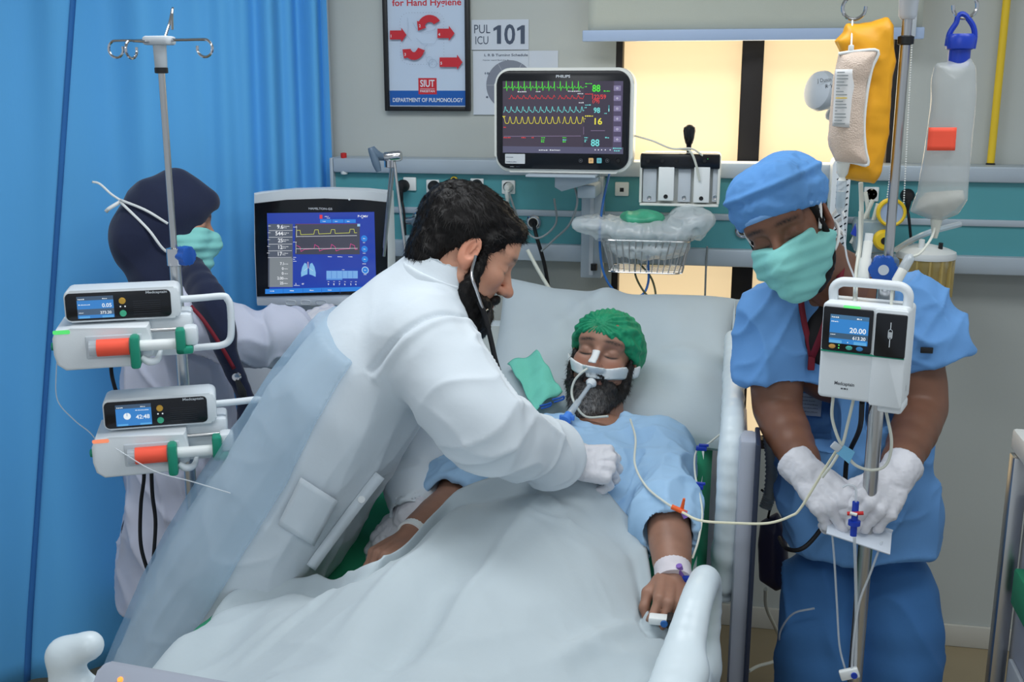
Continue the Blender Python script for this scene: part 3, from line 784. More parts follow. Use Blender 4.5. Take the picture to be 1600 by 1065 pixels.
for s_, x_, y_, x2_, h_, c_ in (('88', 930, 297, 1000, .0203, GR), ('122/59', 930, 360, 1050, .0125, RD), ('(79)', 932, 393, 992, .0098, RD), ('98', 942, 482, 998, .0158, CY), ('16', 950, 583, 1016, .019, YL), ('88', 918, 772, 992, .0205, CY)):
    A_ = mz(x_, y_); pr.text(s_, *A_, h_*.92, c_, mz(x2_, y_)[0]-A_[0], bold=True)
pr.line([mz(160, 688), mz(830, 684)], .0008, GY); pr.line([mz(855, 605), mz(855, 672)], .0007, GY); pr.line([mz(918, 638), mz(1040, 638)], .0008, GY)
for i, (x_, y_, w_, c_) in enumerate(((870, 232, 28, GR), (905, 232, 26, GR), (1030, 297, 55, GR), (868, 322, 70, RD), (868, 418, 50, CY), (868, 515, 70, YL), (280, 303, 80, wh), (440, 301, 40, wh), (720, 298, 110, wh), (805, 319, 52, wh), (815, 398, 42, wh), (160, 612, 20, RD), (160, 702, 60, RD), (316, 702, 40, RD), (405, 702, 18, RD), (488, 702, 36, GR), (488, 722, 30, GR), (488, 738, 26, GR), (676, 702, 30, GR), (676, 722, 34, CY), (676, 738, 26, GR), (866, 702, 30, CY), (866, 722, 22, CY), (1046, 702, 34, CY), (1114, 795, 74, CY), (1124, 816, 54, CY), (470, 810, 80, wh), (565, 810, 90, wh), (1040, 490, 24, CY), (155, 516, 24, YL), (868, 536, 8, YL), (870, 258, 20, GR), (868, 440, 18, CY), (868, 736, 12, CY))):
    A_ = mz(x_, y_); B_ = mz(x_+w_, y_-10); pr.scribble(A_[0], A_[1], B_[0]-A_[0], B_[1]-A_[1], c_, i)
for i, y_ in enumerate((268, 355, 445, 533, 623, 712)):
    A_, B_ = mz(1122, y_+22), mz(1186, y_-24); pr.rr(*A_, *B_, .001, C8(130, 122, 160)); c_ = mz(1153, y_)
    pr.ring(*c_, .0024, .0009, C8(225, 225, 240), 4 if i % 2 else 10)
pr.rect(*mz(1076, 470), *mz(1086, 415), C8(60, 150, 160)); pr.rect(*mz(1077, 470), *mz(1085, 445), C8(150, 240, 240))
for x_ in (962, 990, 1018, 1050, 1092): pr.disc(*mz(x_, 803), .0018, C8(225, 225, 240), 8)
scr = pr.build('screen', M['glow'], mon)
pr = Print(-.0066); pr.rr(*mz(168, 926), *mz(342, 842), .002, C8(205, 210, 214)); pr.scribble(*mz(178, 872), .02, .002, ink, 3); pr.scribble(*mz(180, 912), .03, .002, ink, 4)
A_ = mz(614, 175); pr.text('PHILIPS', *A_, .0075, C8(215, 220, 225), mz(738, 175)[0]-A_[0], bold=True)
pr.scribble(*mz(214, 954), .011, .0016, C8(180, 186, 190), 5); pr.scribble(*mz(268, 954), .010, .0016, C8(70, 80, 95), 6)
for x_, c_ in ((830, None), (920, C8(236, 190, 130)), (992, C8(110, 190, 200)), (1062, None)):
    if c_ is not None: pr.rr(*mz(x_-22, 922), *mz(x_+22, 876), .0022, c_); pr.ring(*mz(x_, 899), .002, .0006, C8(60, 60, 60), 6)
    else: pr.line([(mz(x_, 899)[0]+a_, mz(x_, 899)[1]+b_) for a_, b_ in rrect(-.0042, .0042, -.0042, .0042, .002, 4)], .0006, C8(150, 156, 165), True); pr.disc(*mz(x_, 899), .0011, C8(190, 190, 195), 6)
tag(pr.build('bezel_marks', M['print'], mon), kind='stuff')
c_ = mz(1158, 899); obj('jog_knob', lathe(bmesh.new(), [(.006, 0), (.006, .004), (.005, .006), (0, .006)], (c_[0], -.006, c_[1]), (0, -1, 0)), M['black'], mon)

arm = thing('wall_bracket', 'grey wall arm and column carrying the patient monitor', 'bracket')
a, b = P(826, 271, MY), P(934, 271, MY)
obj('shelf_plate', box(a[0], b[0], MY-.05, MY+.08, a[2]-.006, a[2]+.001, bev=.002), M['alu'], arm)
a, b = P(868, 298, MY+.02), P(935, 276, MY+.02)
obj('swivel_block', prism(bmesh.new(), [(a[0], b[2]), (a[0], a[2]+.012), (a[0]+.02, a[2]), (b[0], b[2]-.012), (b[0], b[2])], MY+.0, MY+.07, .004), M['alu'], arm)
a, b = P(908, 432, 3.27), P(944, 276, 3.27)
obj('wall_column', box(a[0], b[0], 3.25, 3.31, a[2], b[2], bev=.004), M['alu'], arm)
obj('column_slot', box((a[0]+b[0])/2-.006, (a[0]+b[0])/2+.006, 3.247, 3.25, a[2]+.01, b[2]-.01), M['dev2'], arm)
obj('arm_link', box(a[0]+.006, b[0]-.006, MY+.05, 3.27, b[2]-.05, b[2]-.012, bev=.006), M['alu'], arm)
obj('lock_knob', cyl(bmesh.new(), P(928, 422, 3.235), P(928, 412, 3.235), .010), M['black'], arm)

# ---------------------------------------------------------------- parameter module rack
KY = 3.12; q = flat(KY)
rk = thing('module_rack', 'cream box rack holding white plug in measuring modules', 'device', (0, KY, 0))
a, b = q(998, 321), q(1127, 240); xa, xb, za, zc_ = a[0], b[0], a[1], b[1]
bm = bmesh.new(); t_ = .007
prism(bm, rrect(xa, xb, za, zc_, .012, 5), .03, .10, .003)
bx(bm, xa, xa+t_, 0, .04, za+.008, zc_-.006, .002); bx(bm, xb-t_, xb, 0, .04, za+.008, zc_-.006, .002); bx(bm, xa+.002, xb-.002, 0, .04, za, za+t_, .002)
obj('rack_case', bm, M['cream'], rk)
obj('top_strip', box(xa+.002, xb-.002, -.004, .04, q(0+1050, 263)[1], zc_-.001, bev=.004), M['bezel'], rk)
for i in range(5): c_ = q(1013+i*22, 251); obj('strip_button', lathe(bmesh.new(), [(.0055, 0), (.005, .002), (0, .002)], (c_[0], -.004, c_[1]), (0, -1, 0), 14), M['rubber'], rk)
for (x0_, x1_, y0_, y1_, dark) in ((1003, 1026, 264, 316, 1), (1028, 1054, 261, 313, 0), (1058, 1080, 264, 316, 1), (1083, 1110, 261, 316, 0), (1112, 1124, 264, 316, 1)):
    A_, B_ = q(x0_, y1_), q(x1_, y0_)
    o = obj('module', box(A_[0], B_[0], .012 if dark else -.006, .035, A_[1], B_[1], bev=.002), M['dev2'] if dark else M['white'], rk)
    c_ = ((A_[0]+B_[0])/2, A_[1]+.012)
    obj('module_port', lathe(bmesh.new(), [(.006, 0), (.006, .002), (.003, .001), (0, .001)], (c_[0], .012 if dark else -.006, c_[1]), (0, -1, 0), 14), M['black'] if not dark else M['steel'], o)
pr = Print(-.0062); pr.disc(*q(1106, 248), .0012, C8(60, 230, 90), 8); pr.build('status_light', M['glow'], rk)
rh = thing('rack_handle', 'black pear shaped grip standing up above the module rack', 'handle', P(1076, 238, KY+.04))
obj('grip', lathe(bmesh.new(), [(.0, .078), (.008, .077), (.0165, .070), (.018, .06), (.015, .04), (.011, .026), (.008, .022), (.006, .0)], (0, 0, 0), (0, 0, 1)), M['bezel'], rh)
obj('grip_stem', cyl(bmesh.new(), (0, 0, -.01), (0, 0, .03), .003), M['steel'], rh)
cord('module_lead', 'pale grey lead curling over the rack from the monitor side', [P(992, 212, 3.11), P(1020, 220, 3.1), P(1050, 232, 3.1), P(1080, 232, 3.1), P(1098, 243, 3.11)], .0026, M['cable'])
cord('module_lead', 'pale lead bent down into the right white module', [P(1062, 232, 3.14), P(1078, 236, 3.1), P(1087, 255, 3.1), P(1093, 282, 3.11)], .0034, M['cable'])

# ---------------------------------------------------------------- wire basket with plastic bag
KB = 3.14; bs = thing('wire_basket', 'chrome wire basket hanging under the module rack', 'basket')
top = [P(940, 374, KB-.07), P(1078, 376, KB-.07)]; xa, xb = top[0][0], top[1][0]; zt_ = top[0][2]; zb2 = P(1000, 427, KB-.07)[2]
y0_, y1_ = KB-.08, KB+.12
def ringpts(x0, x1, ya, yb, z): return [(x, y, z) for x, y in [(p[0], p[1]) for p in rrect(x0, x1, ya, yb, .03, 5)]]
bm = tube(bmesh.new(), ringpts(xa, xb, y0_, y1_, zt_), .0028, 6, close=True); obj('top_rim', bm, M['steel'], bs)
bm = tube(bmesh.new(), ringpts(xa+.02, xb-.02, y0_+.02, y1_-.02, zb2), .0022, 6, close=True); obj('bottom_rim', bm, M['steel'], bs)
A_ = ringpts(xa, xb, y0_, y1_, zt_); B_ = ringpts(xa+.02, xb-.02, y0_+.02, y1_-.02, zb2)
def along(pts, t):
    pts = [Vector(p) for p in pts]; n = len(pts); L_ = [(pts[(i+1) % n]-pts[i]).length for i in range(n)]; s_ = t*sum(L_)
    for i in range(n):
        if s_ <= L_[i]: return pts[i].lerp(pts[(i+1) % n], s_/max(L_[i], 1e-9))
        s_ -= L_[i]
    return pts[0]
for k in range(44): obj('wire', cyl(bmesh.new(), along(A_, k/44), along(B_, k/44), .0017, seg=6), M['steel'], bs)
for k in range(7):
    y_ = y0_+.03+(y1_-y0_-.06)*k/6; obj('floor_wire', cyl(bmesh.new(), (xa+.02, y_, zb2), (xb-.02, y_, zb2), .0013, seg=6), M['steel'], bs)
bag = thing('plastic_bag', 'crumpled translucent plastic bag stuffed into the wire basket', 'bag')
M['film'] = mat('plastic_film', C8(226, 234, 238), .25, var=.03, alpha=.5, bump=.6, bscale=35, spec=.8)
F_ = Field(P(890, 400, KB-.14)+[0, -.02, -.05], P(1125, 300, KB+.14)+[0, .05, .03], .004)
F_.ell(P(1005, 360, KB), (.165, .10, .035), k=.01); F_.ell(P(925, 350, KB-.03), (.055, .06, .016), k=.03); F_.ell(P(1080, 345, KB-.01), (.06, .07, .035), k=.03)
F_.ell(P(1010, 385, KB), (.12, .08, .03), k=.02); F_.ell(P(1075, 328, KB+.02), (.03, .03, .022), k=.02)
v_, q_ = F_.mesh(1); v_ = displace(v_, q_, lambda p, n: .008*ridge(p*18)+.004*ridge(p*45+3)); part('film', v_, q_, M['film'], bag)
pk = thing('green_packet', 'flat green packet lying on the plastic bag', 'packet')
F_ = Field(P(940, 360, KB-.06)-[.02, .08, .01], P(1060, 320, KB-.06)+[.02, .1, .03], .004)
F_.ell(P(1003, 341, KB-.03), (.062, .05, .022), k=.01); v_, q_ = F_.mesh(1); v_ = displace(v_, q_, lambda p, n: .005*ridge(p*30)); part('wrapper', v_, q_, mat('green_wrapper', C8(70, 165, 130), .4, var=.15, vscale=30), pk)

# ---------------------------------------------------------------- exam lamp and tall slotted housing right of the window
el = thing('exam_lamp', 'grey cone shaped examination lamp head in front of the window', 'lamp')
ca, cb = P(1322, 150, 3.2), P(1273, 140, 3.13)
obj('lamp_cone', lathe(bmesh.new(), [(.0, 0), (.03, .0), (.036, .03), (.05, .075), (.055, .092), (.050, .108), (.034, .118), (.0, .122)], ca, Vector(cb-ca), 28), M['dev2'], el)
obj('lamp_neck', tube(bmesh.new(), [P(1310, 160, 3.2), P(1297, 172, 3.22), P(1293, 182, 3.24), P(1300, 190, 3.26), P(1312, 230, 3.28)], .007, 10, 5), M['dev2'], el)
d_ = Vector(cb-ca).normalized()
pr = Print(3.098); a = P(1277, 129, 3.098); pr.text('J Dustn', a[0], a[2], .010, C8(50, 54, 60), .036, rot=.12); a = P(1290, 138, 3.098); pr.text('Rdg', a[0], a[2], .011, C8(50, 54, 60), .02, rot=.15); pr.build('marker_writing', M['print'], el)
hs = thing('slotted_housing', 'tall pale grey housing with slanted vent slots behind the nurse', 'device')
a, b = P(1290, 400, 3.24), P(1329, 246, 3.24)
obj('case', prism(bmesh.new(), rrect(a[0], b[0], a[2], b[2], .018, 5), 3.2, 3.30, .004), M['dev'], hs)
for k in range(14):
    z_ = b[2]-.03-k*.018; bm = bmesh.new(); bx(bm, -.02, .02, -.0006, .0006, -.0018, .0018, mtx=Matrix.Translation((a[0]+.03, 3.1995, z_)) @ Matrix.Rotation(R(-35), 4, 'Y'))
    obj('vent_slot', bm, M['bezel'], hs)

# yellow gas pipe on the right wall, wall hooks
pp_ = thing('yellow_pipe', 'yellow vertical pipe on the wall at far right', 'pipe')
a = P(1547, 262, WY-.03); b = P(1560, 0, WY-.03)
obj('pipe', cyl(bmesh.new(), a, (a[0], a[1], 2.6), .0105), M['yellow'], pp_)
obj('pipe_collar', cyl(bmesh.new(), (a[0], a[1], 2.0), (a[0], a[1], 2.03), .017), M['yellow'], pp_)
obj('pipe_foot', lathe(bmesh.new(), [(.013, 0), (.013, .012), (.0105, .014)], a, (0, 0, 1)), M['black'], pp_)

# ================================================================ CURTAIN
M['curtain'] = mat('blue_curtain', C8(98, 184, 245), .75, var=.05, vscale=2, bump=.12, bscale=60, tl=.12, stretch=(1, 1, .3))
M['stripe'] = mat('curtain_seam', C8(44, 108, 176), .8, var=.05)
ctop = crom([(-2.75, 2.75), (-2.3, 2.85), (-1.95, 2.92), (-1.7, 3.05), (-1.5, 3.16), (-1.36, 3.24), (-1.245, 3.32)], 30)
cbot = crom([(-2.75, 2.0), (-2.35, 2.22), (-2.0, 2.50), (-1.76, 2.70), (-1.60, 2.92), (-1.42, 3.14), (-1.25, 3.32)], 30)
def arclen(pl): a = np.array(pl); s = np.concatenate([[0], np.cumsum(np.linalg.norm(np.diff(a, axis=0), axis=1))]); return a, s/s[-1]
aT, sT = arclen(ctop); aB, sB = arclen(cbot)
def curt(u, v):                                        # u along, v 0 top .. 1 bottom
    t = np.array([np.interp(u, sT, aT[:, k]) for k in (0, 1)]); b = np.array([np.interp(u, sB, aB[:, k]) for k in (0, 1)])
    t2 = np.array([np.interp(u+.003, sT, aT[:, k]) for k in (0, 1)])-t; n = np.array([t2[1], -t2[0]]); n /= max(np.linalg.norm(n), 1e-6)
    w = v**1.2; p = t*(1-w)+b*w
    tight = sstep(.72, .95, np.array(u)); f = .020*math.sin(u*38+1.2*math.sin(u*11))*(1-.5*tight)+.012*math.sin(u*85+2*v)*(.3+tight)+.022*math.sin(u*150)*tight
    f += .018*math.sin(u*17+v*2.0)+.006*math.sin(u*60-v*5); f *= (.75+.25*math.cos(v*2))
    z = 2.62-(2.62-.045)*v-.02*math.sin(u*23)*v*0
    return np.array([p[0]+n[0]*f, p[1]+n[1]*f, z])
cu = thing('privacy_curtain', 'tall blue fabric privacy curtain with dark vertical seam', 'curtain')
NU, NV = 300, 40
gridmesh('curtain_cloth', np.array([[curt(i/(NU-1), j/(NV-1)) for j in range(NV)] for i in range(NU)]), M['curtain'], cu, .0015)
us = .475
best = min(np.linspace(.2, .8, 200), key=lambda u: abs((lambda w: (w-_C)@_rt/((w-_C)@_fw)*FPX+800)(curt(u, .24))-112))
us_ = np.linspace(.2, .8, 400); sv = []
for j in range(60):
    v = j/59; c_ = [curt(u, v)-_C for u in us_]; xs = np.array([800+FPX*(w@_rt)/(w@_fw) for w in c_]); ys = np.array([532.5-FPX*(w@_up)/(w@_fw) for w in c_]); sv.append(us_[np.argmin(np.abs(xs-(115-.070*ys)))])
sv = np.convolve(np.pad(sv, 6, 'edge'), np.ones(13)/13, 'valid')
g = np.array([[curt(sv[j]+(k-1)*.0042, j/59)-np.array([-.002, .006, 0])*(1.2 if k == 1 else 1) for j in range(60)] for k in range(3)])
gridmesh('seam', g, M['stripe'], cu, .001)

# ================================================================ LEFT DRIP STAND WITH SYRINGE PUMPS
def hook(bm, a, d, L_, r=.0028, loop=.017):
    """arm that runs out along d and curls down into a loop"""
    a = Vector(a); d = Vector(d).normalized(); e = a+d*L_; z = Vector((0, 0, 1)); pts = [a, a.lerp(e, .5), e]
    c = e-z*loop
    for k in range(1, 10):
        t = R(90-k*32); pts.append(c+d*math.cos(t)*loop*1.05+z*math.sin(t)*loop)
    return tube(bm, pts, r, 8, 2)
LX, LY = P(258, 500, 2.1)[0]+.022, 2.12
ls = thing('drip_stand', 'chrome drip stand with four empty hooks beside the blue curtain', 'drip stand', (LX, LY, 0))
zc = P(252, 400, LY)[2]; zh = P(228, 66, LY)[2]
obj('lower_pole', cyl(bmesh.new(), (0, 0, .1), (0, 0, zc), .0125), M['steel'], ls)
obj('upper_pole', cyl(bmesh.new(), (0, 0, zc), (0, 0, zh), .0070), M['steel'], ls)
obj('collar', lathe(bmesh.new(), [(.0125, -.02), (.0165, -.018), (.0165, .018), (.008, .02)], (0, 0, zc), (0, 0, 1)), M['chrome'], ls)
def starknob(r=.022, h=.022):
    bm = bmesh.new(); n = 60
    prism(bm, [((r*(1+.10*math.cos(6*2*math.pi*k/n)))*math.cos(2*math.pi*k/n), (r*(1+.10*math.cos(6*2*math.pi*k/n)))*math.sin(2*math.pi*k/n)) for k in range(n)], -h/2, h/2, .003)
    return bm
k_ = obj('clamp_knob', starknob(.020, .026), M['blue'], ls); k_.location = (.022, .004, zc+.002); k_.rotation_euler = (0, 0, R(70))
obj('hub_sleeve', lathe(bmesh.new(), [(.011, -.052), (.0125, -.05), (.0135, -.005), (.0135, .0)], (0, 0, zh), (0, 0, 1)), M['dev2'], ls)
obj('hub_cap', box(-.028, .028, -.022, .022, zh-.006, zh+.012, bev=.006), M['dev2'], ls)
obj('hub_ring', lathe(bmesh.new(), [(.011, -.062), (.0135, -.061), (.0135, -.051), (.011, -.05)], (0, 0, zh), (0, 0, 1)), M['black'], ls)
for d in ((-1, .12, .0), (1, -.12, 0.0)): obj('hook', hook(bmesh.new(), (.02*d[0], 0, zh+.004), d, .085), M['chrome'], ls)
obj('hook', hook(bmesh.new(), (-.012, -.02, zh), (-.1, -1, 0), .06), M['chrome'], ls)
obj('hook', tube(bmesh.new(), [(.008, .01, zh+.01), (.010, .03, zh+.04), (.012, .04, zh+.064), (.016, .035, zh+.068), (.019, .025, zh+.055), (.020, .02, zh+.025)], .0028, 8, 4), M['chrome'], ls)
for k in range(5): obj('foot', tube(bmesh.new(), [(0, 0, .13), (.10*math.cos(k*1.2566+.3), .10*math.sin(k*1.2566+.3), .10), (.27*math.cos(k*1.2566+.3), .27*math.sin(k*1.2566+.3), .06)], .013, 8, 3), M['steel'], ls)
for k in range(5): obj('caster', lathe(bmesh.new(), [(.0, -.012), (.026, -.010), (.028, 0), (.026, .010), (0, .012)], (.27*math.cos(k*1.2566+.3), .27*math.sin(k*1.2566+.3), .029), (math.sin(k), math.cos(k), 0)), M['black'], ls)

def syringe_pump(px, py, Y, label, lines, second):
    t = thing('syringe_pump', label, 'syringe pump', P(px, py, Y), (0, 0, R(26)), 'syringe pumps on the left drip stand')
    s = 1/735.
    X = lambda v: (v-200)*s*.95
    Z = lambda v: (500-v)*s
    # display unit
    obj('display_case', prism(bmesh.new(), rrect(X(111), X(284), Z(493), Z(445), .012, 5), -.045, .03, .004), M['dev'], t)
    obj('display_bezel', prism(bmesh.new(), rrect(X(113), X(270), Z(490), Z(449), .009, 5), -.048, -.04, .0015), M['bezel'], t)
    # pump body
    obj('pump_body', prism(bmesh.new(), [(X(92), Z(512)), (X(98), Z(499)), (X(120), Z(497)), (X(235), Z(497)), (X(238), Z(520)), (X(238), Z(545)), (X(215), Z(560)), (X(108), Z(561)), (X(96), Z(552)), (X(92), Z(536))], -.075, .07, .006, 3), M['dev'], t)
    obj('pump_rear', box(X(212), X(300), -.03, .06, Z(555), Z(490), bev=.008), M['dev'], t)
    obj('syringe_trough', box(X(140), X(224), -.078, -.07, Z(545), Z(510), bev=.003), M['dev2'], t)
    sy = obj('syringe_barrel', cyl(bmesh.new(), (X(146), -.085, Z(527)), (X(216), -.085, Z(527)), .0155, seg=24), M['tubeclear'], t)
    obj('syringe_label', lathe(bmesh.new(), [(.0158, X(157)), (.0172, X(157)), (.0172, X(205)), (.0158, X(205))], (0, -.085, Z(527)), (1, 0, 0)), M['coral'], sy)
    obj('plunger', tube(bmesh.new(), [(X(214), -.085, Z(527)), (X(282), -.085, Z(527))], .0115, 12), M['white'], t)
    obj('barrel_clip', box(X(206), X(221), -.108, -.06, Z(559), Z(510), bev=.006), M['clip'], t)
    obj('clip_lever', tube(bmesh.new(), [(X(221), -.085, Z(545)), (X(232), -.085, Z(552)), (X(244), -.075, Z(552)), (X(250), -.06, Z(540))], [.006, .008, .007, .004], 10, 3), M['dev'], t)
    bm = bmesh.new(); bx(bm, X(275), X(290), -.106, -.07, Z(541), Z(503), .005); bx(bm, X(275), X(301), -.106, -.07, Z(541), Z(530), .005)
    obj('plunger_driver', bm, M['clip'], t)
    obj('driver_head', box(X(286), X(309), -.092, -.05, Z(531), Z(502), bev=.008), M['dev'], t)
    obj('driver_rod', cyl(bmesh.new(), (X(236), -.05, Z(510)), (X(300), -.05, Z(510)), .004), M['steel'], t)
    obj('carry_handle', tube(bmesh.new(), [(X(280), -.01, Z(470)), (X(320), -.01, Z(469)), (X(350), -.01, Z(468)), (X(357), -.01, Z(473)), (X(361), -.01, Z(486)), (X(360), -.01, Z(525)), (X(355), -.01, Z(540)), (X(342), -.01, Z(546)), (X(320), -.01, Z(547)), (X(285), -.01, Z(548))], .0075, 12, 4), M['dev'], t)
    obj('end_knob', lathe(bmesh.new(), [(.0, .012), (.008, .010), (.010, .0)], (X(93), -.03, Z(530)), (-1, 0, 0)), M['clip'], t)
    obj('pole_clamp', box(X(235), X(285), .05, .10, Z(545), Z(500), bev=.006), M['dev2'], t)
    pr = Print(-.0755); pr.rr(X(94), Z(505), X(119), Z(499), .003, C8(90, 235, 120) if not second else C8(255, 150, 110)); pr.build('alarm_light', M['glow'], t)
    pr = Print(-.0483); pr.rect(X(130), Z(487), X(184), Z(454), C8(50, 130, 205)); pr.rect(X(130), Z(460), X(184), Z(454), C8(60, 84, 110))
    W_ = C8(235, 245, 252)
    if not second:
        pr.rect(X(130), Z(482), X(184), Z(473), C8(66, 92, 120)); pr.text('0.05', X(181), Z(471), .0080, W_, align='r', bold=True); pr.text('373.20', X(180), Z(481), .0058, W_, align='r', bold=True)
        pr.scribble(X(132), Z(467), .022, .0018, W_, 2); pr.scribble(X(132), Z(479), .009, .0018, W_, 3)
    else:
        pr.disc(X(147), Z(472), .0072, W_); pr.rect(X(146.4), Z(472), X(147.2), Z(466), C8(50, 130, 205)); pr.text('42:48', X(181), Z(477), .0088, W_, align='r', bold=True); pr.scribble(X(160), Z(464), .026, .0018, W_, 2)
    pr.rr(X(132), Z(486.5), X(148), Z(483.5), .001, C8(90, 170, 230)); pr.rr(X(166), Z(486.5), X(183), Z(483.5), .001, C8(90, 170, 230))
    pr.scribble(X(132), Z(458.5), .012, .0022, W_, 1); pr.scribble(X(168), Z(458.5), .009, .0022, W_, 8)
    pr.disc(X(194), Z(471), .0016, W_, 8); pr.disc(X(201), Z(471), .0016, W_, 8); pr.build('display', M['glow'], t)
    pr = Print(-.0483); pr.text('Medcaptain', X(265), Z(453.5), .0052, C8(200, 206, 212), X(265)-X(233), 'r', True)
    for k in range(7): pr.rect(X(213), Z(464+k*3.2), X(254), Z(464.6+k*3.2), C8(52, 55, 62))
    pr.build('panel_marks', M['print'], t)
    obj('stop_button', lathe(bmesh.new(), [(.0068, 0), (.0062, .002), (0, .0022)], (X(197), -.048, Z(463)), (0, -1, 0)), mat('amber_button', C8(206, 160, 62), .4), t)
    obj('start_button', lathe(bmesh.new(), [(.0068, 0), (.0062, .002), (0, .0022)], (X(197), -.048, Z(482)), (0, -1, 0)), mat('green_button', C8(70, 180, 140), .4), t)
    return t
M['tubeclear'] = mat('clear_syringe', C8(205, 216, 224), .12, var=.02, alpha=.55, spec=.8)
syringe_pump(200, 500, 2.02, 'upper syringe pump with its display reading 0.05 and green light', None, False)
syringe_pump(257, 663, 2.02, 'lower syringe pump with its display reading 42:48 and orange light', None, True)
cord('pump_power_cord', 'short black cord joining the upper syringe pump to the lower', [P(173, 555, 2.08), P(174, 580, 2.1), P(178, 600, 2.1), P(186, 625, 2.1)], .0042, M['rubber'])
cord('pump_power_cord', 'left of two black cords hanging below the lower pump', [P(222, 715, 2.08), P(225, 745, 2.09), P(220, 790, 2.1), P(220, 850, 2.1), P(232, 895, 2.1), P(239, 915, 2.1), P(243, 1000, 2.1)], .0044, M['rubber'])
cord('pump_power_cord', 'right of two black cords hanging below the lower pump', [P(236, 715, 2.07), P(238, 770, 2.08), P(243, 815, 2.09), P(240, 870, 2.09), P(238, 905, 2.1), P(250, 1010, 2.1)], .0044, M['rubber'])
cord('syringe_line', 'thin clear line arcing from upper pump to lower pump', [P(93, 532, 1.98), P(88, 580, 1.98), P(90, 625, 1.98), P(115, 655, 1.98), P(140, 675, 1.98), P(152, 690, 1.98)], .0013, M['tube'], 'tube')
cord('syringe_line', 'thin clear line running from lower pump towards the patient', [P(180, 700, 1.9), P(240, 735, 1.9), P(300, 752, 1.88), P(360, 770, 1.85)], .0013, M['tube'], 'tube')

# ================================================================ VENTILATOR
VY = 2.98; q = flat(VY)
ve = thing('ventilator', 'ventilator screen with lung diagram and blue tiles on white housing', 'ventilator', (0, VY, 0))
def hz(cx, cy): return q(390+cx/5.07, 280+cy/5.07)
def hpoly(pts): return [hz(*p) for p in pts]
obj('screen_housing', prism(bmesh.new(), hpoly([(36, 108), (300, 82), (600, 75), (900, 84), (1094, 102), (1104, 560), (1110, 980), (1105, 1000), (64, 1000), (58, 980), (44, 560)]), -.005, .06, .005), M['dev'], ve)
obj('screen_bezel', prism(bmesh.new(), hpoly([(46, 188), (300, 160), (600, 150), (900, 160), (1090, 178), (1098, 560), (1098, 905), (66, 925), (56, 560)]), -.009, .0, .002), M['bezel'], ve)
pr = Print(-.0095)
def hr(x0, y0, x1, y1, c): pr.poly([hz(x0, y1), hz(x1, y1), hz(x1, y0), hz(x0, y0)], c)
pr.poly([hz(168, 888), hz(1012, 862), hz(996, 255), hz(148, 265)], C8(34, 62, 168))
hr(158, 350, 352, 848, C8(84, 92, 108)); hr(370, 350, 882, 590, C8(66, 68, 84)); hr(170, 620, 352, 848, C8(128, 136, 142))
W_ = C8(238, 243, 250); LB = C8(40, 130, 225)
for i, (s_, y_) in enumerate((('9.6', 388), ('544', 440), ('25', 494), ('12', 546), ('17', 598))):
    pr.text(s_, *hz(278, y_), .0115, W_, align='r', bold=True); pr.line([hz(165, y_+15), hz(350, y_+13)], .0009, W_); a = hz(280, y_-18); pr.scribble(*a, .018, .002, W_, i); a = hz(280, y_-6); pr.scribble(*a, .010, .002, W_, i+9); a = hz(160, y_-20); pr.scribble(*a, .008, .0018, W_, i+20)
for i, (s_, y_) in enumerate((('7.1', 670), ('0', 708), ('0', 746), ('2.00', 784), ('25', 822))):
    pr.text(s_, *hz(292, y_), .0082, W_, align='r', bold=True); a = hz(296, y_-6); pr.scribble(*a, .012, .002, W_, i+30)
yel = C8(210, 215, 90); pk_ = C8(225, 70, 150)
xx = [(395, 438), (397, 396), (424, 396), (430, 430), (532, 426), (540, 392), (566, 391), (572, 424), (664, 420), (670, 390), (697, 390), (700, 420), (812, 416), (818, 387), (848, 387), (853, 416), (870, 415)]
pr.line([hz(*p) for p in xx], .0013, yel); pr.line([hz(395, 445), hz(870, 437)], .0010, W_); pr.line([hz(397, 360), hz(397, 450)], .0008, W_); pr.line([hz(390, 347), hz(880, 345)], .0007, C8(150, 50, 70))
xx = [(398, 515), (424, 528), (432, 562), (460, 545), (535, 540), (540, 508), (570, 525), (578, 558), (610, 545), (665, 540), (672, 506), (700, 525), (708, 558), (740, 545), (815, 540), (822, 502), (853, 516), (858, 546), (875, 544)]
pr.line([hz(*p) for p in xx], .0013, pk_); pr.line([hz(395, 541), hz(875, 537)], .0010, W_); pr.line([hz(392, 490), hz(392, 575)], .0008, W_)
for i, (x_, y_, w_) in enumerate(((372, 372, .012), (372, 490, .011), (372, 610, .009), (372, 625, .006), (372, 640, .010), (645, 604, .012), (722, 604, .015), (808, 604, .013), (622, 288, .012), (640, 300, .009), (760, 705, .008), (382, 828, .018), (925, 492, .006), (924, 575, .009), (922, 658, .011), (932, 742, .008))): pr.scribble(*hz(x_, y_), w_, .0020, W_, i+50)
for s_ in (-1, 1):
    pr.poly([hz(498+s_*x_, y_) for x_, y_ in ((6, 690), (14, 655), (30, 648), (48, 680), (58, 725), (57, 758), (30, 745), (8, 738))], C8(130, 190, 235)); pr.line([hz(498+s_*6, 690), hz(498+s_*36, 710)], .0006, W_)
pr.rect(*hz(492, 690), *hz(500, 640), C8(170, 150, 190))
hr(640, 710, 886, 770, C8(120, 175, 235)); hr(640, 770, 765, 782, C8(90, 150, 225))
for x_ in (678, 720, 765, 805, 845): hr(x_, 712, x_+3, 768, C8(60, 110, 200))
for i, x_ in enumerate((652, 695, 740, 782, 830, 868)): pr.text('%d' % (9-i), *hz(x_, 822), .0055, W_, bold=True); pr.scribble(*hz(x_, 796), .005, .0016, W_, i)
for i, (x_, s_) in enumerate(((400, '2'), (450, '47'))): pr.text(s_, *hz(x_, 818), .005, W_, bold=True)
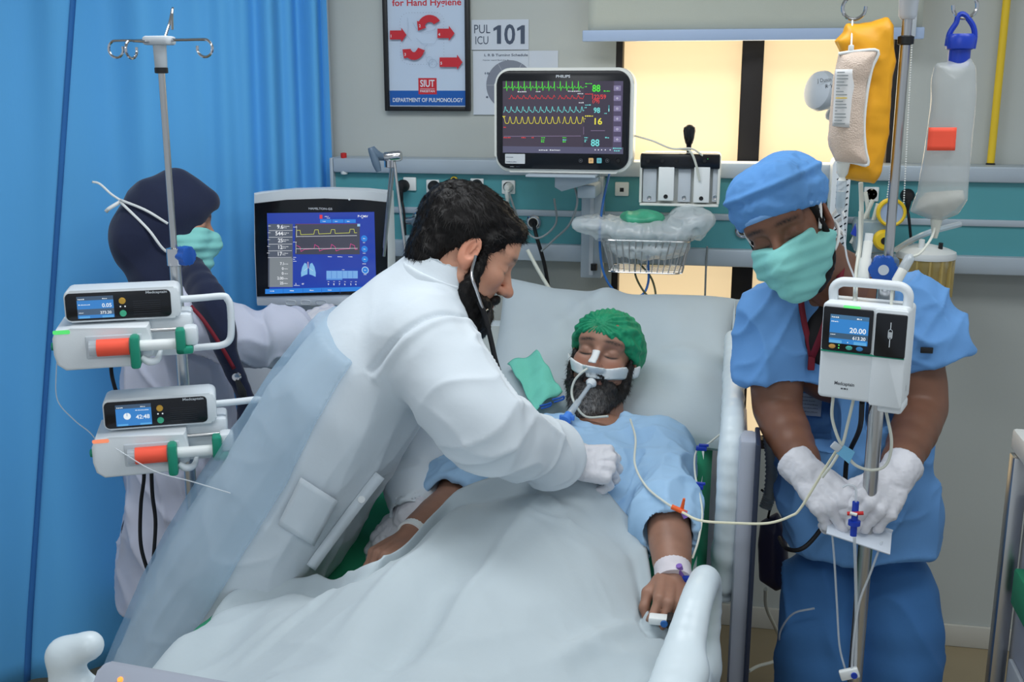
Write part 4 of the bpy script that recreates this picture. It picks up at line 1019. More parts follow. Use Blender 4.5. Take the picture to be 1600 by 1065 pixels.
for x0_, x1_ in ((594, 684), (690, 780), (785, 875)): hr(x0_, 305, x1_, 333, LB); pr.scribble(*hz(x0_+22, 324), .008, .0022, W_, int(x0_))
hr(592, 270, 614, 300, C8(225, 50, 70)); A_ = hz(892, 288); pr.text('P-CMV', *A_, .0062, W_, hz(972, 288)[0]-A_[0], bold=True); pr.scribble(*hz(922, 298), .005, .0016, W_, 2)
hr(888, 340, 910, 360, C8(150, 200, 240))
for i, y_ in enumerate((455, 537, 617, 702)):
    c_ = hz(942+i*3, y_); pr.disc(*c_, .0094 if i < 3 else .0105, LB if i < 3 else C8(190, 225, 250)); pr.disc(*c_, .0086, LB); pr.scribble(c_[0]-.003, c_[1]-.001, .006, .0022, W_, i)
pr.poly([hz(168, 888), hz(1012, 862), hz(1010, 830), hz(168, 850)], LB)
for i, x_ in enumerate((205, 362, 518, 660)): pr.scribble(*hz(x_, 868-i*3), .012 if i else .014, .0026, W_, i+4)
for x_ in (310, 465, 612, 757): pr.line([hz(x_, 880), hz(x_, 845)], .0008, C8(30, 70, 160))
pr.build('screen', M['glow'], ve)
pr = Print(-.0096); A_ = hz(478, 236); pr.text('HAMILTON-G5', *A_, .0062, C8(205, 208, 214), hz(664, 236)[0]-A_[0], bold=True); pr.build('brand_lettering', M['print'], ve)
for x_ in (332, 450, 570):
    A_, B_ = hz(x_-38, 985), hz(x_+38, 958); bm = bmesh.new(); tube(bm, [(p[0], -.0055, p[1]) for p in rrect(A_[0], B_[0], A_[1]-.001, B_[1], .0055, 5)], .0010, 6, close=True); obj('key_outline', bm, M['dev2'] if x_ == 570 else M['white'], ve)
c_ = hz(800, 156); obj('alarm_lamp', lathe(bmesh.new(), [(.0035, 0), (.003, .003), (0, .003)], (c_[0], -.009, c_[1]), (0, -1, 0), 12), M['white'], ve)
a, b = P(386, 640, VY), P(620, 548, VY)
obj('body', prism(bmesh.new(), rrect(a[0], b[0], .25, b[2]+.0, .03, 5), -.02, .18, .012, 3), M['dev'], ve)
obj('body_lid', prism(bmesh.new(), rrect(a[0]+.006, b[0]-.006, b[2]-.03, b[2]+.03, .014, 5), -.012, .17, .010, 3), M['dev'], ve)
obj('neck', box(a[0]+.1, a[0]+.2, .06, .14, b[2], P(500, 480, VY)[2]+.05, bev=.01), M['dev2'], ve)
obj('base', prism(bmesh.new(), rrect(a[0]-.02, b[0]+.02, .06, .22, .03, 5), -.06, .20, .012), M['dev2'], ve)
for x_ in (a[0]+.02, b[0]-.02):
    for y_ in (-.02, .17): obj('caster', lathe(bmesh.new(), [(.0, -.014), (.05, -.012), (.052, 0), (.05, .012), (0, .014)], (x_, y_, .052), (1, .2, 0)), M['black'], ve)
# jointed hose arm with blue-grey lever
ha = thing('hose_arm', 'steel jointed hose arm with blue grey lever by the ventilator', 'support arm')
HY = 2.9
obj('rod', cyl(bmesh.new(), P(616, 252, HY), P(600, 400, HY+.05), .0042), M['steel'], ha)
obj('rod', cyl(bmesh.new(), P(616, 252, HY), P(634, 398, HY-.03), .0042), M['steel'], ha)
obj('rod', cyl(bmesh.new(), P(611, 262, HY+.02), P(597, 420, HY+.09), .0042), M['steel'], ha)
a, b = P(600, 246, HY), P(628, 243, HY)
obj('joint', lathe(bmesh.new(), [(.010, 0), (.0145, .004), (.0145, .045), (.012, .05), (0, .05)], a, Vector(b-a)), M['chrome'], ha)
obj('joint_clamp', lathe(bmesh.new(), [(.012, 0), (.015, .002), (.015, .02), (.012, .022)], P(609, 262, HY), (0, 0, 1)), M['chrome'], ha)
M['slate'] = mat('slate_blue_plastic', C8(92, 112, 132), .4)
obj('lever', tube(bmesh.new(), [P(601, 246, HY), P(588, 242, HY-.02), P(580, 232, HY-.03), P(588, 256, HY-.03), P(592, 268, HY-.03)], [.009, .014, .009, .011, .007], 12, 4), M['slate'], ha)

# ================================================================ RIGHT DRIP STAND
RX, RY = .279, 2.0
rs = thing('drip_stand', 'chrome drip stand carrying the infusion pump in front of nurse', 'drip stand', (RX, RY, 0))
zk = P(1390, 420, RY)[2]; zt2 = P(1418, 5, RY)[2]
obj('lower_pole', cyl(bmesh.new(), (0, 0, .1), (0, 0, zk-.01), .0135), M['steel'], rs)
obj('upper_pole', cyl(bmesh.new(), (0, 0, zk-.02), (0, 0, zt2+.02), .0085), M['steel'], rs)
obj('pole_collar', lathe(bmesh.new(), [(.012, 0), (.016, .003), (.016, .032), (.012, .035)], (0, 0, zk-.06), (0, 0, 1)), M['chrome'], rs)
obj('black_ring', lathe(bmesh.new(), [(.0085, -.008), (.0135, -.006), (.0135, .006), (.0085, .008)], (0, 0, P(1416, 63, RY)[2]), (0, 0, 1)), M['black'], rs)
obj('hub', lathe(bmesh.new(), [(.011, 0), (.015, .006), (.017, .05), (.024, .06), (.024, .09), (0, .095)], (0, 0, P(1418, 30, RY)[2]), (0, 0, 1)), M['dev2'], rs)
zhk = P(1418, 0, RY)[2]+.012
hxl = P(1335, 10, RY)[0]-RX; hxr = P(1508, 10, RY)[0]-RX
def loophook(xo, z0):
    c = Vector((xo, 0, P(1500, 10, RY)[2])); pts = [Vector((.015 if xo > 0 else -.015, 0, z0)), Vector((xo*.55, 0, z0)), Vector((xo*.92, 0, z0+.002))]; s_ = 1 if xo > 0 else -1
    for k in range(10): t = R(75-k*29); pts.append(c+Vector((s_*math.cos(t)*.019, 0, math.sin(t)*.019)))
    return tube(bmesh.new(), pts, .003, 8, 2)
obj('hook', loophook(hxl, zhk), M['chrome'], rs); obj('hook', loophook(hxr, zhk+.003), M['chrome'], rs)
obj('hook', hook(bmesh.new(), (0, .02, zhk), (.1, 1, 0), .09), M['chrome'], rs); obj('hook', hook(bmesh.new(), (0, -.02, zhk+.03), (-.1, -1, .1), .05), M['chrome'], rs)
kb = obj('height_knob', starknob(.024, .018), M['blue'], rs); kb.location = (-.012, -.03, zk+.004)
obj('knob_badge', lathe(bmesh.new(), [(.009, 0), (.009, .002), (0, .002)], (-.012, -.039, zk+.004), (0, -1, 0)), M['dev2'], rs)
obj('knob_clamp', box(-.014, .016, -.025, .014, zk-.016, zk+.022, bev=.004), M['slate'], rs)
for k in range(5): obj('foot', tube(bmesh.new(), [(0, 0, .13), (.10*math.cos(k*1.2566+.6), .10*math.sin(k*1.2566+.6), .10), (.24*math.cos(k*1.2566+.6), .24*math.sin(k*1.2566+.6), .06)], .013, 8, 3), M['steel'], rs)
for k in range(5): obj('caster', lathe(bmesh.new(), [(.0, -.012), (.026, -.010), (.028, 0), (.026, .010), (0, .012)], (.24*math.cos(k*1.2566+.6), .24*math.sin(k*1.2566+.6), .029), (math.sin(k), math.cos(k), 0)), M['black'], rs)

# infusion pump
ip = thing('infusion_pump', 'white infusion pump with blue display reading 20.00 on stand', 'infusion pump', P(1347, 548, 1.90), (0, 0, R(-18)))
s = 1/815.
X = lambda v: (v-1347)*s*1.02
Z = lambda v: (548-v)*s
obj('case', prism(bmesh.new(), rrect(X(1290), X(1404), Z(622), Z(483), .008, 4), 0, .075, .005, 3), M['dev'], ip)
obj('door', prism(bmesh.new(), rrect(X(1361), X(1404), Z(624), Z(486), .004, 4), -.003, .004, .0015), M['dev'], ip)
obj('display_bezel', prism(bmesh.new(), rrect(X(1292), X(1359), Z(551), Z(489), .003, 3), -.004, .002, .001), M['bezel'], ip)
obj('door_panel', prism(bmesh.new(), rrect(X(1363), X(1403.5), Z(552), Z(491), .003, 3), -.006, .0, .001), M['bezel'], ip)
obj('trim_strip', box(X(1292), X(1403), -.0045, 0, Z(553.5), Z(551.5)), M['clip'], ip)
obj('handle', tube(bmesh.new(), [(X(1298), .035, Z(485)), (X(1297), .035, Z(468)), (X(1305), .035, Z(459)), (X(1320), .035, Z(457)), (X(1375), .035, Z(457)), (X(1390), .035, Z(459)), (X(1397), .035, Z(468)), (X(1397), .035, Z(485))], .0085, 12, 4), M['dev'], ip)
obj('lower_block', box(X(1370), X(1404), .01, .07, Z(636), Z(618), bev=.006), M['dev'], ip)
obj('pole_clamp', box(-.03, .05, .075, .11, Z(600), Z(540), bev=.008), M['dev2'], ip)
pr = Print(-.0042); W_ = C8(238, 246, 252)
pr.rect(X(1302), Z(540), X(1354), Z(499), C8(40, 130, 205)); pr.rect(X(1302), Z(505), X(1354), Z(499), C8(60, 110, 150)); pr.rect(X(1302), Z(533), X(1354), Z(525), C8(50, 84, 112))
pr.text('20.00', X(1351), Z(523), .0090, W_, align='r', bold=True); pr.text('613.20', X(1351), Z(532.5), .0058, W_, align='r', bold=True)
pr.scribble(X(1304), Z(503.5), .012, .0022, W_, 1); pr.scribble(X(1338), Z(503.5), .008, .0022, W_, 2); pr.scribble(X(1304), Z(509.5), .012, .0022, W_, 3); pr.scribble(X(1304), Z(528), .008, .002, W_, 4)
pr.rr(X(1303), Z(539.5), X(1320), Z(535), .001, C8(90, 170, 225)); pr.rr(X(1336), Z(539.5), X(1353), Z(535), .001, C8(90, 170, 225)); pr.disc(X(1328), Z(537), .001, W_, 6)
pr.disc(X(1316.5), Z(542), .0012, C8(90, 255, 130), 8); pr.disc(X(1316.5), Z(546), .0012, C8(90, 255, 130), 8)
pr.build('display', M['glow'], ip)
pr = Print(.003); pr.rr(X(1318), Z(490), X(1341), Z(485.5), .002, C8(110, 255, 140)); o = pr.build('status_light', M['glow'], ip); o.location = (0, -.0035, 0)
for x_, m_ in ((1307, mat('amber_key', C8(214, 160, 80), .4)), (1330, mat('teal_key', C8(80, 180, 165), .4)), (1344, mat('blue_key', C8(60, 140, 200), .4))):
    obj('key', prism(bmesh.new(), [(X(x_)+.0058*math.cos(R(k*18)), Z(545)+.0038*math.sin(R(k*18))) for k in range(20)], -.006, -.003, .0008), m_, ip)
pr = Print(-.0002); pr.text('Medcaptain', X(1313), Z(601), .0062, C8(70, 74, 82), X(1340)-X(1313), bold=True); pr.scribble(X(1322), Z(607), .012, .003, C8(90, 94, 102), 5); pr.build('brand_lettering', M['print'], ip)
pr = Print(-.0062)
pr.line([(X(1383), Z(503)), (X(1383), Z(512))], .0012, W_); pr.line([(X(1383), Z(527)), (X(1383), Z(537))], .0012, W_)
pr.line([(X(1383)+a_, Z(519)+b_) for a_, b_ in rrect(-.0032, .0032, -.008, .008, .003, 4)], .0009, W_, True); pr.rect(X(1381), Z(524), X(1385), Z(516), C8(190, 195, 200)); pr.build('door_symbol', M['print'], ip)
pr = Print(0); pr.text('1', 0, 0, .010, C8(90, 94, 102), bold=True); o = pr.build('side_mark', M['print'], ip); o.location = (X(1404)+.0006, .03, Z(604)); o.rotation_euler = (0, 0, R(90))

# bags -------------------------------------------------------------
def pillow(F_, outline, Yc, T, D, shift=(0, 0, 0), k=.003, ynorm=None):
    """an inflated bag: 2D outline (x, z), half thickness T reached D inside the rim"""
    o = np.array(outline); n = len(o); lo = [o[:, 0].min(), Yc-T, o[:, 1].min()]; hi = [o[:, 0].max(), Yc+T, o[:, 1].max()]
    def fn(p):
        x, z = p[:, 0, :, 0], p[:, 0, :, 2]; d2 = np.full(x.shape, 1e9); sg = np.ones(x.shape)
        for i in range(n):
            a, b = o[i], o[(i+1) % n]; ex, ez = b-a; wx, wz = x-a[0], z-a[1]; t = np.clip((wx*ex+wz*ez)/max(ex*ex+ez*ez, 1e-12), 0, 1)
            d2 = np.minimum(d2, (wx-ex*t)**2+(wz-ez*t)**2); c = ((z >= a[1]) & (z < b[1]) & (ex*wz > ez*wx)) | ((z < a[1]) & (z >= b[1]) & (ex*wz < ez*wx)); sg = np.where(c, -sg, sg)
        sd = (np.sqrt(d2)*sg)[:, None, :]; tt = T*np.sqrt(np.clip(1-(1-np.clip(-sd/D, 0, 1))**2, 0, 1)); y = np.abs(p[..., 1]-Yc)
        return np.where(sd > 0, np.maximum(sd, 0)+np.maximum(y-.002, 0), np.maximum((y-tt-.0015)*.7, sd))
    return F_.put(lo, hi, fn, k)
def bagpart(name, pts, Y, T, D, m, parent, vox=.003, fn=None, sm=2):
    o = [(P(x, y, Y)[0], P(x, y, Y)[2]) for x, y in pts]; a = np.array(o)
    F_ = Field((a[:, 0].min()-.02, Y-T-.02, a[:, 1].min()-.02), (a[:, 0].max()+.02, Y+T+.02, a[:, 1].max()+.02), vox)
    pillow(F_, o, Y, T, D); v_, q_ = F_.mesh(sm)
    if fn: v_ = displace(v_, q_, fn)
    return part(name, v_, q_, m, parent)
M['amber'] = mat('orange_pressure_cuff', C8(238, 168, 26), .45, var=.05, vscale=8, bump=.1, bscale=60)
M['netbag'] = mat('saline_in_mesh', C8(226, 206, 190), .35, var=.03, alpha=.88, bump=.5, bscale=420)
M['clearbag'] = mat('clear_vinyl_bag', C8(200, 206, 206), .22, var=.05, vscale=12, alpha=.5, bump=.35, bscale=18, spec=.8)
M['milk'] = mat('milky_feed', C8(214, 212, 200), .4, var=.05)
pb = thing('pressure_bag', 'orange pressure infusor holding a printed saline bag in netting', 'infusion bag')
bagpart('cuff', [(1304, 64), (1318, 50), (1322, 38), (1345, 36), (1360, 34), (1385, 28), (1398, 40), (1397, 110), (1390, 180), (1380, 245), (1376, 268), (1366, 287), (1345, 284), (1318, 282), (1306, 272), (1312, 240), (1325, 160), (1318, 90)], 2.005, .032, .05, M['amber'], pb, fn=lambda p, n: .003*ridge(p*np.array([30, 30, 12]))+.0015*vnoise(p*60))
bagpart('saline_bag', [(1311, 84), (1330, 80), (1372, 79), (1366, 95), (1356, 130), (1350, 175), (1350, 215), (1356, 258), (1330, 255), (1306, 252), (1296, 230), (1293, 215), (1297, 170), (1302, 120)], 1.965, .026, .035, M['netbag'], pb, fn=lambda p, n: .0018*vnoise(p*40))
o_ = [P(x, y, 1.957) for x, y in ((1310, 84), (1340, 80), (1372, 80), (1362, 108), (1354, 150), (1350, 195), (1352, 232), (1356, 257), (1335, 254), (1308, 251))]
obj('net_edge', tube(bmesh.new(), o_, .0028, 8, 4), M['white'], pb)
o_ = [P(x, y, 1.935) for x, y in ((1306, 108), (1337, 108), (1331, 200), (1301, 197))]
g = np.array([[np.array(o_[0])*(1-u)*(1-v)+np.array(o_[1])*u*(1-v)+np.array(o_[2])*u*v+np.array(o_[3])*(1-u)*v+np.array([0, -.006*math.sin(math.pi*u)+.006, 0]) for v in np.linspace(0, 1, 12)] for u in np.linspace(0, 1, 8)])
gridmesh('bag_label', g, mat('printed_bag_label', C8(222, 222, 222), .5, var=.03), pb, .0006)
for k in range(17):
    wv = .25 if k in (5, 12) else .82; yy = 113+k*5
    a, b = P(1308-k*.3, yy, 1.9325), P(1308-k*.3+wv*24*(.6+.4*math.sin(k*2.1)**2), yy, 1.9325); obj('label_line', box(a[0], b[0], 1.9318, 1.9325, a[2]-.0008, a[2]+.0008), M['greycable'] if k != 8 else M['yellow'], pb)
obj('hang_cord', tube(bmesh.new(), [P(1332, 30, 2.0), P(1331, 55, 1.98), P(1330, 75, 1.965)], .0016, 6), M['white'], pb)
obj('hang_tab', box(P(1326, 75, 1.96)[0], P(1334, 75, 1.96)[0], 1.955, 1.97, P(1330, 82, 1.96)[2], P(1330, 70, 1.96)[2], bev=.002), M['white'], pb)
ds = thing('drip_chamber', 'clear drip chamber hanging under the saline bag', 'drip set', P(1317, 262, 1.965))
obj('port', lathe(bmesh.new(), [(.008, .012), (.012, .008), (.009, -.010), (.005, -.016), (.0075, -.022)], (0, 0, 0), (0, 0, 1), 16), M['cream'], ds)
obj('chamber', lathe(bmesh.new(), [(.0075, -.022), (.0085, -.03), (.0085, -.068), (.005, -.074), (.002, -.08)], (0, 0, 0), (0, 0, 1), 16), M['tubeclear'], ds)
obj('fluid', lathe(bmesh.new(), [(.0, -.04), (.007, -.04), (.007, -.067), (0, -.07)], (0, 0, 0), (0, 0, 1), 14), mat('clear_fluid', C8(150, 190, 205), .1, alpha=.6), ds)
obj('line', tube(bmesh.new(), [(0, 0, -.078)]+[tuple(P(x, y, Y)-P(1317, 262, 1.965)) for x, y, Y in ((1316, 340, 1.97), (1323, 400, 1.96), (1336, 440, 1.95), (1333, 480, 1.95))], .0018, 6, 5), M['tube'], ds)

fb = thing('feeding_bag', 'clear feeding bag with blue cap and coral label', 'feeding bag')
bagpart('bag', [(1462, 100), (1485, 92), (1515, 90), (1524, 105), (1526, 145), (1520, 220), (1514, 280), (1512, 312), (1498, 334), (1470, 345), (1450, 342), (1422, 330), (1434, 300), (1444, 240), (1452, 170), (1455, 130)], 2.0, .030, .05, M['clearbag'], fb, fn=lambda p, n: .002*vnoise(p*np.array([40, 40, 18])))
bagpart('feed', [(1436, 312), (1448, 300), (1480, 298), (1505, 296), (1508, 312), (1494, 326), (1474, 340), (1452, 336), (1430, 326)], 2.0, .02, .03, M['milk'], fb)
obj('cap', lathe(bmesh.new(), [(.012, 0), (.0175, .004), (.0175, .03), (.022, .032), (.024, .05), (.020, .056), (0, .057)], P(1497, 107, 2.0), (0, 0, 1)), M['blue2'], fb)
obj('hanger', tube(bmesh.new(), [P(1480, 72, 2.0), P(1484, 52, 2.0), P(1494, 36, 2.0), P(1497, 26, 2.0), P(1504, 22, 2.0), P(1512, 28, 2.0), P(1521, 42, 2.0), P(1523, 58, 2.0), P(1520, 76, 2.0)], .0046, 8, 4), M['blue2'], fb)
g = np.array([[P(1451+44*u-3*v, 199+36*v, 1.9655) for v in np.linspace(0, 1, 6)] for u in np.linspace(0, 1, 6)]); gridmesh('label', g, M['coral'], fb, .0008)
obj('outlet', lathe(bmesh.new(), [(.008, .01), (.010, 0), (.006, -.02), (.004, -.03)], P(1463, 345, 2.0), (0, 0, 1), 14), M['cable'], fb)
cord('feeding_line', 'clear white feeding line from the clear bag down to pump', [P(1462, 350, 2.0), P(1455, 372, 1.98), P(1438, 395, 1.96), P(1421, 402, 1.95)], .0024, M['cable'], 'tube')
fc = thing('feed_chamber', 'clear drip chamber with cream ends on the feeding line', 'drip set')
a, b = P(1424, 398, 1.95), P(1398, 444, 1.93)
d_ = Vector(b-a); L_ = d_.length
obj('chamber', lathe(bmesh.new(), [(.004, 0), (.009, .006), (.009, L_*.5), (.008, L_*.52)], a, d_, 16), M['tubeclear'], fc)
obj('chamber_end', lathe(bmesh.new(), [(.0085, L_*.5), (.0085, L_*.9), (.004, L_)], a, d_, 16), M['cream'], fc)
obj('line', tube(bmesh.new(), [P(1398, 444, 1.93), P(1394, 455, 1.92), P(1393, 470, 1.915), P(1391, 492, 1.91)], .0026, 8, 4), M['cable'], fc)
cord('drip_line', 'white thick line with clamp rising left of the stand pole', [P(1345, 330, 2.05), P(1344, 380, 2.03), P(1338, 430, 1.98), P(1336, 470, 1.94), P(1335, 488, 1.92)], .0040, M['cable'], 'tube')
t = thing('line_connector', 'cream connector tube standing left of the blue knob', 'connector', P(1357, 375, 1.98))
d_ = Vector(P(1350, 428, 1.97)-P(1357, 375, 1.98))
obj('sleeve', lathe(bmesh.new(), [(.006, 0), (.008, .003), (.008, .03), (.0105, .034), (.0105, .066), (.006, .07)], (0, 0, 0), d_, 16), M['cream'], t)
obj('cap_top', lathe(bmesh.new(), [(.007, -.012), (.007, .002)], (0, 0, 0), d_, 14), M['white'], t)

# suction gear on the panel, right -----------------------------------
sx = thing('suction_canister', 'yellowish suction jar with white lid on the service panel', 'suction canister', P(1447, 400, 3.17))
M['yjar'] = mat('yellow_clear_jar', C8(206, 182, 110), .2, var=.08, alpha=.55, spec=.7)
obj('jar', lathe(bmesh.new(), [(.074, 0), (.074, -.02), (.068, -.03), (.064, -.16), (.05, -.175), (0, -.178)], (0, 0, 0), (0, 0, 1), 32), M['yjar'], sx)
for k in range(14): obj('jar_rib', box(-.003, .003, -.077, -.067, -.11, -.005, bev=.001), M['yjar'], sx).rotation_euler = (0, 0, k*2*math.pi/14)
obj('lid', lathe(bmesh.new(), [(.078, -.004), (.08, .004), (.078, .014), (.06, .022), (.03, .03), (.012, .034), (0, .034)], (0, 0, 0), (0, 0, 1), 32), M['white'], sx)
obj('lid_port', cyl(bmesh.new(), (-.02, -.03, .02), (-.02, -.034, .05), .008), M['white'], sx)
obj('lid_port', cyl(bmesh.new(), (.03, -.03, .02), (.03, -.034, .042), .006), M['black'], sx)
obj('jar_bracket', box(-.03, .03, .07, .12, -.03, .02, bev=.004), M['dev2'], sx)
def gauge(px, py, Y, r, label):
    t = thing('pressure_gauge', label, 'gauge', P(px, py, Y))
    obj('gauge_ring', lathe(bmesh.new(), [(r, .02), (r, -.004), (r*.9, -.008), (r*.78, -.006), (r*.78, -.001)], (0, 0, 0), (0, 1, 0), 32), M['yellow'], t)
    obj('gauge_face', lathe(bmesh.new(), [(r*.79, .004), (r*.79, -.002), (0, -.002)], (0, 0, 0), (0, 1, 0), 28), mat('gauge_face', C8(160, 178, 205), .3), t)
    return t
gauge(1393, 332, 3.10, .0385, 'round gauge with yellow rim behind the stand pole')
fm = thing('suction_regulator', 'clear regulator block with yellow knob below the round gauge', 'regulator')
obj('block', box(P(1362, 0, 3.14)[0], P(1425, 0, 3.14)[0], 3.12, 3.24, P(1390, 395, 3.14)[2], P(1390, 345, 3.14)[2], bev=.012), mat('clear_grey_block', C8(150, 172, 182), .25, alpha=.8), fm)
obj('knob', lathe(bmesh.new(), [(.028, 0), (.028, .02), (.022, .028), (0, .03)], P(1380, 374, 3.12), (0, -1, 0), 24), M['yellow'], fm)
obj('knob_slot', lathe(bmesh.new(), [(.010, .030), (.009, .032), (0, .032)], P(1380, 374, 3.12), (0, -1, 0), 16), M['black'], fm)
obj('blue_stem', cyl(bmesh.new(), P(1336, 368, 3.14), P(1344, 352, 3.14), .014), M['blue2'], fm)
obj('outlet_tube', tube(bmesh.new(), [P(1400, 390, 3.1), P(1425, 375, 3.0), P(1455, 362, 2.95), P(1500, 350, 3.0)], .008, 8, 5), M['tubeclear'], fm)
for i, pts in enumerate((((1352, 300), (1356, 330), (1350, 362), (1340, 390)), ((1364, 312), (1352, 338), (1340, 362), (1330, 380)), ((1372, 318), (1362, 352), (1348, 380), (1336, 392)))):
    cord('wall_cable', ('left white cable bunched below the right wall socket', 'middle white cable bunched below the right wall socket', 'right white cable bunched below the right wall socket')[i], [P(x, y, 3.2-.02*i) for x, y in pts], .006, M['cable'], 'cable', 6)
cord('wall_tube', 'white tube dropping from the drip stand behind the orange bag', [P(1345, 285, 2.1), P(1346, 330, 2.1), P(1344, 380, 2.08), P(1340, 400, 2.06)], .0042, M['cable'], 'tube')

# ================================================================ BED
BX0, BX1 = -.97, .02                                   # sides of the mattress platform
BF, BH = 1.33, 3.22                                    # foot and head
def matz(Y): return .72+max(0, Y-2.0)*.25
M['bedw'] = mat('bed_white_plastic', C8(214, 226, 232), .35, var=.02)
M['bedg'] = mat('bed_grey_panel', C8(170, 176, 190), .4, var=.03)
M['mattress'] = mat('mattress_white_sheet', C8(208, 216, 214), .85, var=.03, bump=.1, bscale=50)
bed = thing('hospital_bed', 'white plastic hospital bed with side rails and raised backrest', 'bed')
obj('under_frame', box(BX0+.03, BX1-.05, BF+.02, BH-.05, .42, .50, bev=.01), M['bedg'], bed)
def slab(bm, x0, x1, prof, th):                        # prof: (Y, z) line, extruded downwards by th
    n = len(prof); V_ = []
    for x in (x0, x1):
        V_.append([[bm.verts.new((x, y, z)) for y, z in prof], [bm.verts.new((x, y, z-th)) for y, z in prof]])
    for k in range(n-1):
        bm.faces.new((V_[0][0][k], V_[0][0][k+1], V_[1][0][k+1], V_[1][0][k])); bm.faces.new((V_[0][1][k], V_[1][1][k], V_[1][1][k+1], V_[0][1][k+1]))
        for s_ in (0, 1): bm.faces.new((V_[s_][0][k], V_[s_][1][k], V_[s_][1][k+1], V_[s_][0][k+1]))
    for k in (0, n-1): bm.faces.new((V_[0][0][k], V_[1][0][k], V_[1][1][k], V_[0][1][k]))
    return bm
prof = [(y, matz(y)) for y in np.linspace(BF+.01, BH, 24)]
bm = slab(bmesh.new(), BX0, BX1, [(y, z-.14) for y, z in prof], .05); obj('platform', bm, M['bedg'], bed)
bm = slab(bmesh.new(), BX0+.02, BX1-.055, prof, .14)
bmesh.ops.bevel(bm, geom=[e for e in bm.edges if len(e.link_faces) == 2 and e.calc_face_angle(0) > .9], offset=.025, segments=3, affect='EDGES'); mt = thing('mattress', 'white covered mattress on the raised hospital bed', 'mattress')
obj('cover', bm, M['mattress'], mt)
for x in (BX0+.1, BX1-.1):
    for y in (BF+.15, BH-.25):
        obj('caster', lathe(bmesh.new(), [(.0, -.018), (.06, -.016), (.064, 0), (.06, .016), (0, .018)], (x, y, .065), (1, 0, 0)), M['black'], bed)
        obj('caster_leg', cyl(bmesh.new(), (x, y, .10), (x, y, .26), .02), M['bedg'], bed)
obj('base_frame', box(BX0+.06, BX1-.06, BF+.1, BH-.2, .24, .31, bev=.01), M['bedg'], bed)
for y in (1.8, 2.7): obj('lift_column', box(-.58, -.38, y-.1, y+.1, .30, .45, bev=.01), M['bedg'], bed)
# footboard: rounded corner rolls, lowered middle, control panel
F_ = Field((BX0-.10, 1.18, .45), (BX1+.12, 1.42, 1.03), .006)
F_.rc((BX0+.05, 1.29, .60), (BX0+.045, 1.29, .935), .032, .026, .02); F_.rc((BX0+.045, 1.29, .94), (BX0+.082, 1.295, .955), .026, .022, .012); F_.rc((BX0+.06, 1.29, .87), (BX0+.16, 1.29, .86), .028, .028, .03)
F_.rc((BX1-.01, 1.29, .60), (BX1-.01, 1.29, .80), .036, .040, .02)
for a, b, za, zb3 in ((BX0+.05, BX0+.30, .885, .885), (BX0+.30, BX0+.42, .885, .84), (BX0+.42, BX1-.02, .84, .80)):
    for k in range(8): F_.rc((a, 1.29, .55+k*(za-.57)/7), (b, 1.29, .55+k*(zb3-.57)/7), .028, .028, .02)
v_, q_ = F_.mesh(2); fbd = part('footboard', v_, q_, M['bedw'], bed)
cpn = obj('control_panel', prism(bmesh.new(), rrect(-.115, .125, -.05, .035, .016, 5), -.012, .012, .005), M['bedg'], fbd)
cpn.location = (BX0+.225, 1.262, .905); cpn.rotation_euler = (R(-42), R(4), 0)
for i, (x, m_) in enumerate(((-.075, M['clip']), (-.03, M['white']), (.01, M['white']), (.045, M['white']), (.082, M['white']))):
    o = obj('panel_button', lathe(bmesh.new(), [(.013, 0), (.012, .003), (0, .004)], (x+BX0+.20-(BX0+.20), -.012, -.008), (0, -1, 0), 18), m_, fbd); o.location = cpn.location; o.rotation_euler = cpn.rotation_euler
for i, x in enumerate((-.077, .058, .10)):
    o = obj('panel_light', lathe(bmesh.new(), [(.0045, 0), (.003, .003), (0, .003)], (x, -.012, .012), (0, -1, 0), 10), mat('orange_led', C8(255, 140, 60), .4, emit=1.5), fbd); o.location = cpn.location; o.rotation_euler = cpn.rotation_euler
# headboard
F_ = Field((BX0-.05, 3.2, .5), (BX1+.05, 3.36, 1.1), .01); F_.rc((BX0+.05, 3.285, .7), (BX1-.05, 3.285, .7), .03, .03, .02)
for k in range(6): F_.rc((BX0+.06, 3.285, .55+k*.09), (BX1-.06, 3.285, .55+k*.09), .03, .03, .05)
v_, q_ = F_.mesh(2); part('headboard', v_, q_, M['bedw'], bed)
# side rails: hollow moulded frames
def rail(name, pts, x, r, fill, parent, holes=()):
    P_ = np.array(pts); F_ = Field((x-.09, P_[:, 0].min()-.07, P_[:, 1].min()-.07), (x+.09, P_[:, 0].max()+.07, P_[:, 1].max()+.07), .005)
    loop = [(x, y, z) for y, z in pts]
    F_.chain(loop+[loop[0]], r, .01, 4)
    for a, b in fill: F_.rc((x, *a), (x, *b), r*.75, r*.75, .03)
    v_, q_ = F_.mesh(2); return part(name, v_, q_, M['bedw'], parent)
xr = .026
hr_ = rail('head_rail', [(2.16, .80), (2.15, .95), (2.19, 1.05), (2.32, 1.09), (2.6, 1.12), (2.76, 1.12), (2.82, 1.04), (2.80, .92), (2.6, .82), (2.3, .74)], xr, .024, [((2.17, .72), (2.17, 1.0)), ((2.2, .74), (2.2, 1.02)), ((2.25, .72), (2.25, 1.0)), ((2.3, .82), (2.75, .95)), ((2.28, .88), (2.7, .98)), ((2.2, .6), (2.2, .8)), ((2.45, 1.08), (2.45, .85)), ((2.26, .92), (2.45, .98))], bed)
obj('rail_keypad', box(xr+.020, xr+.034, 2.20, 2.50, .82, 1.02, bev=.006), mat('blue_keypad', C8(24, 66, 140), .3, var=.05), hr_)
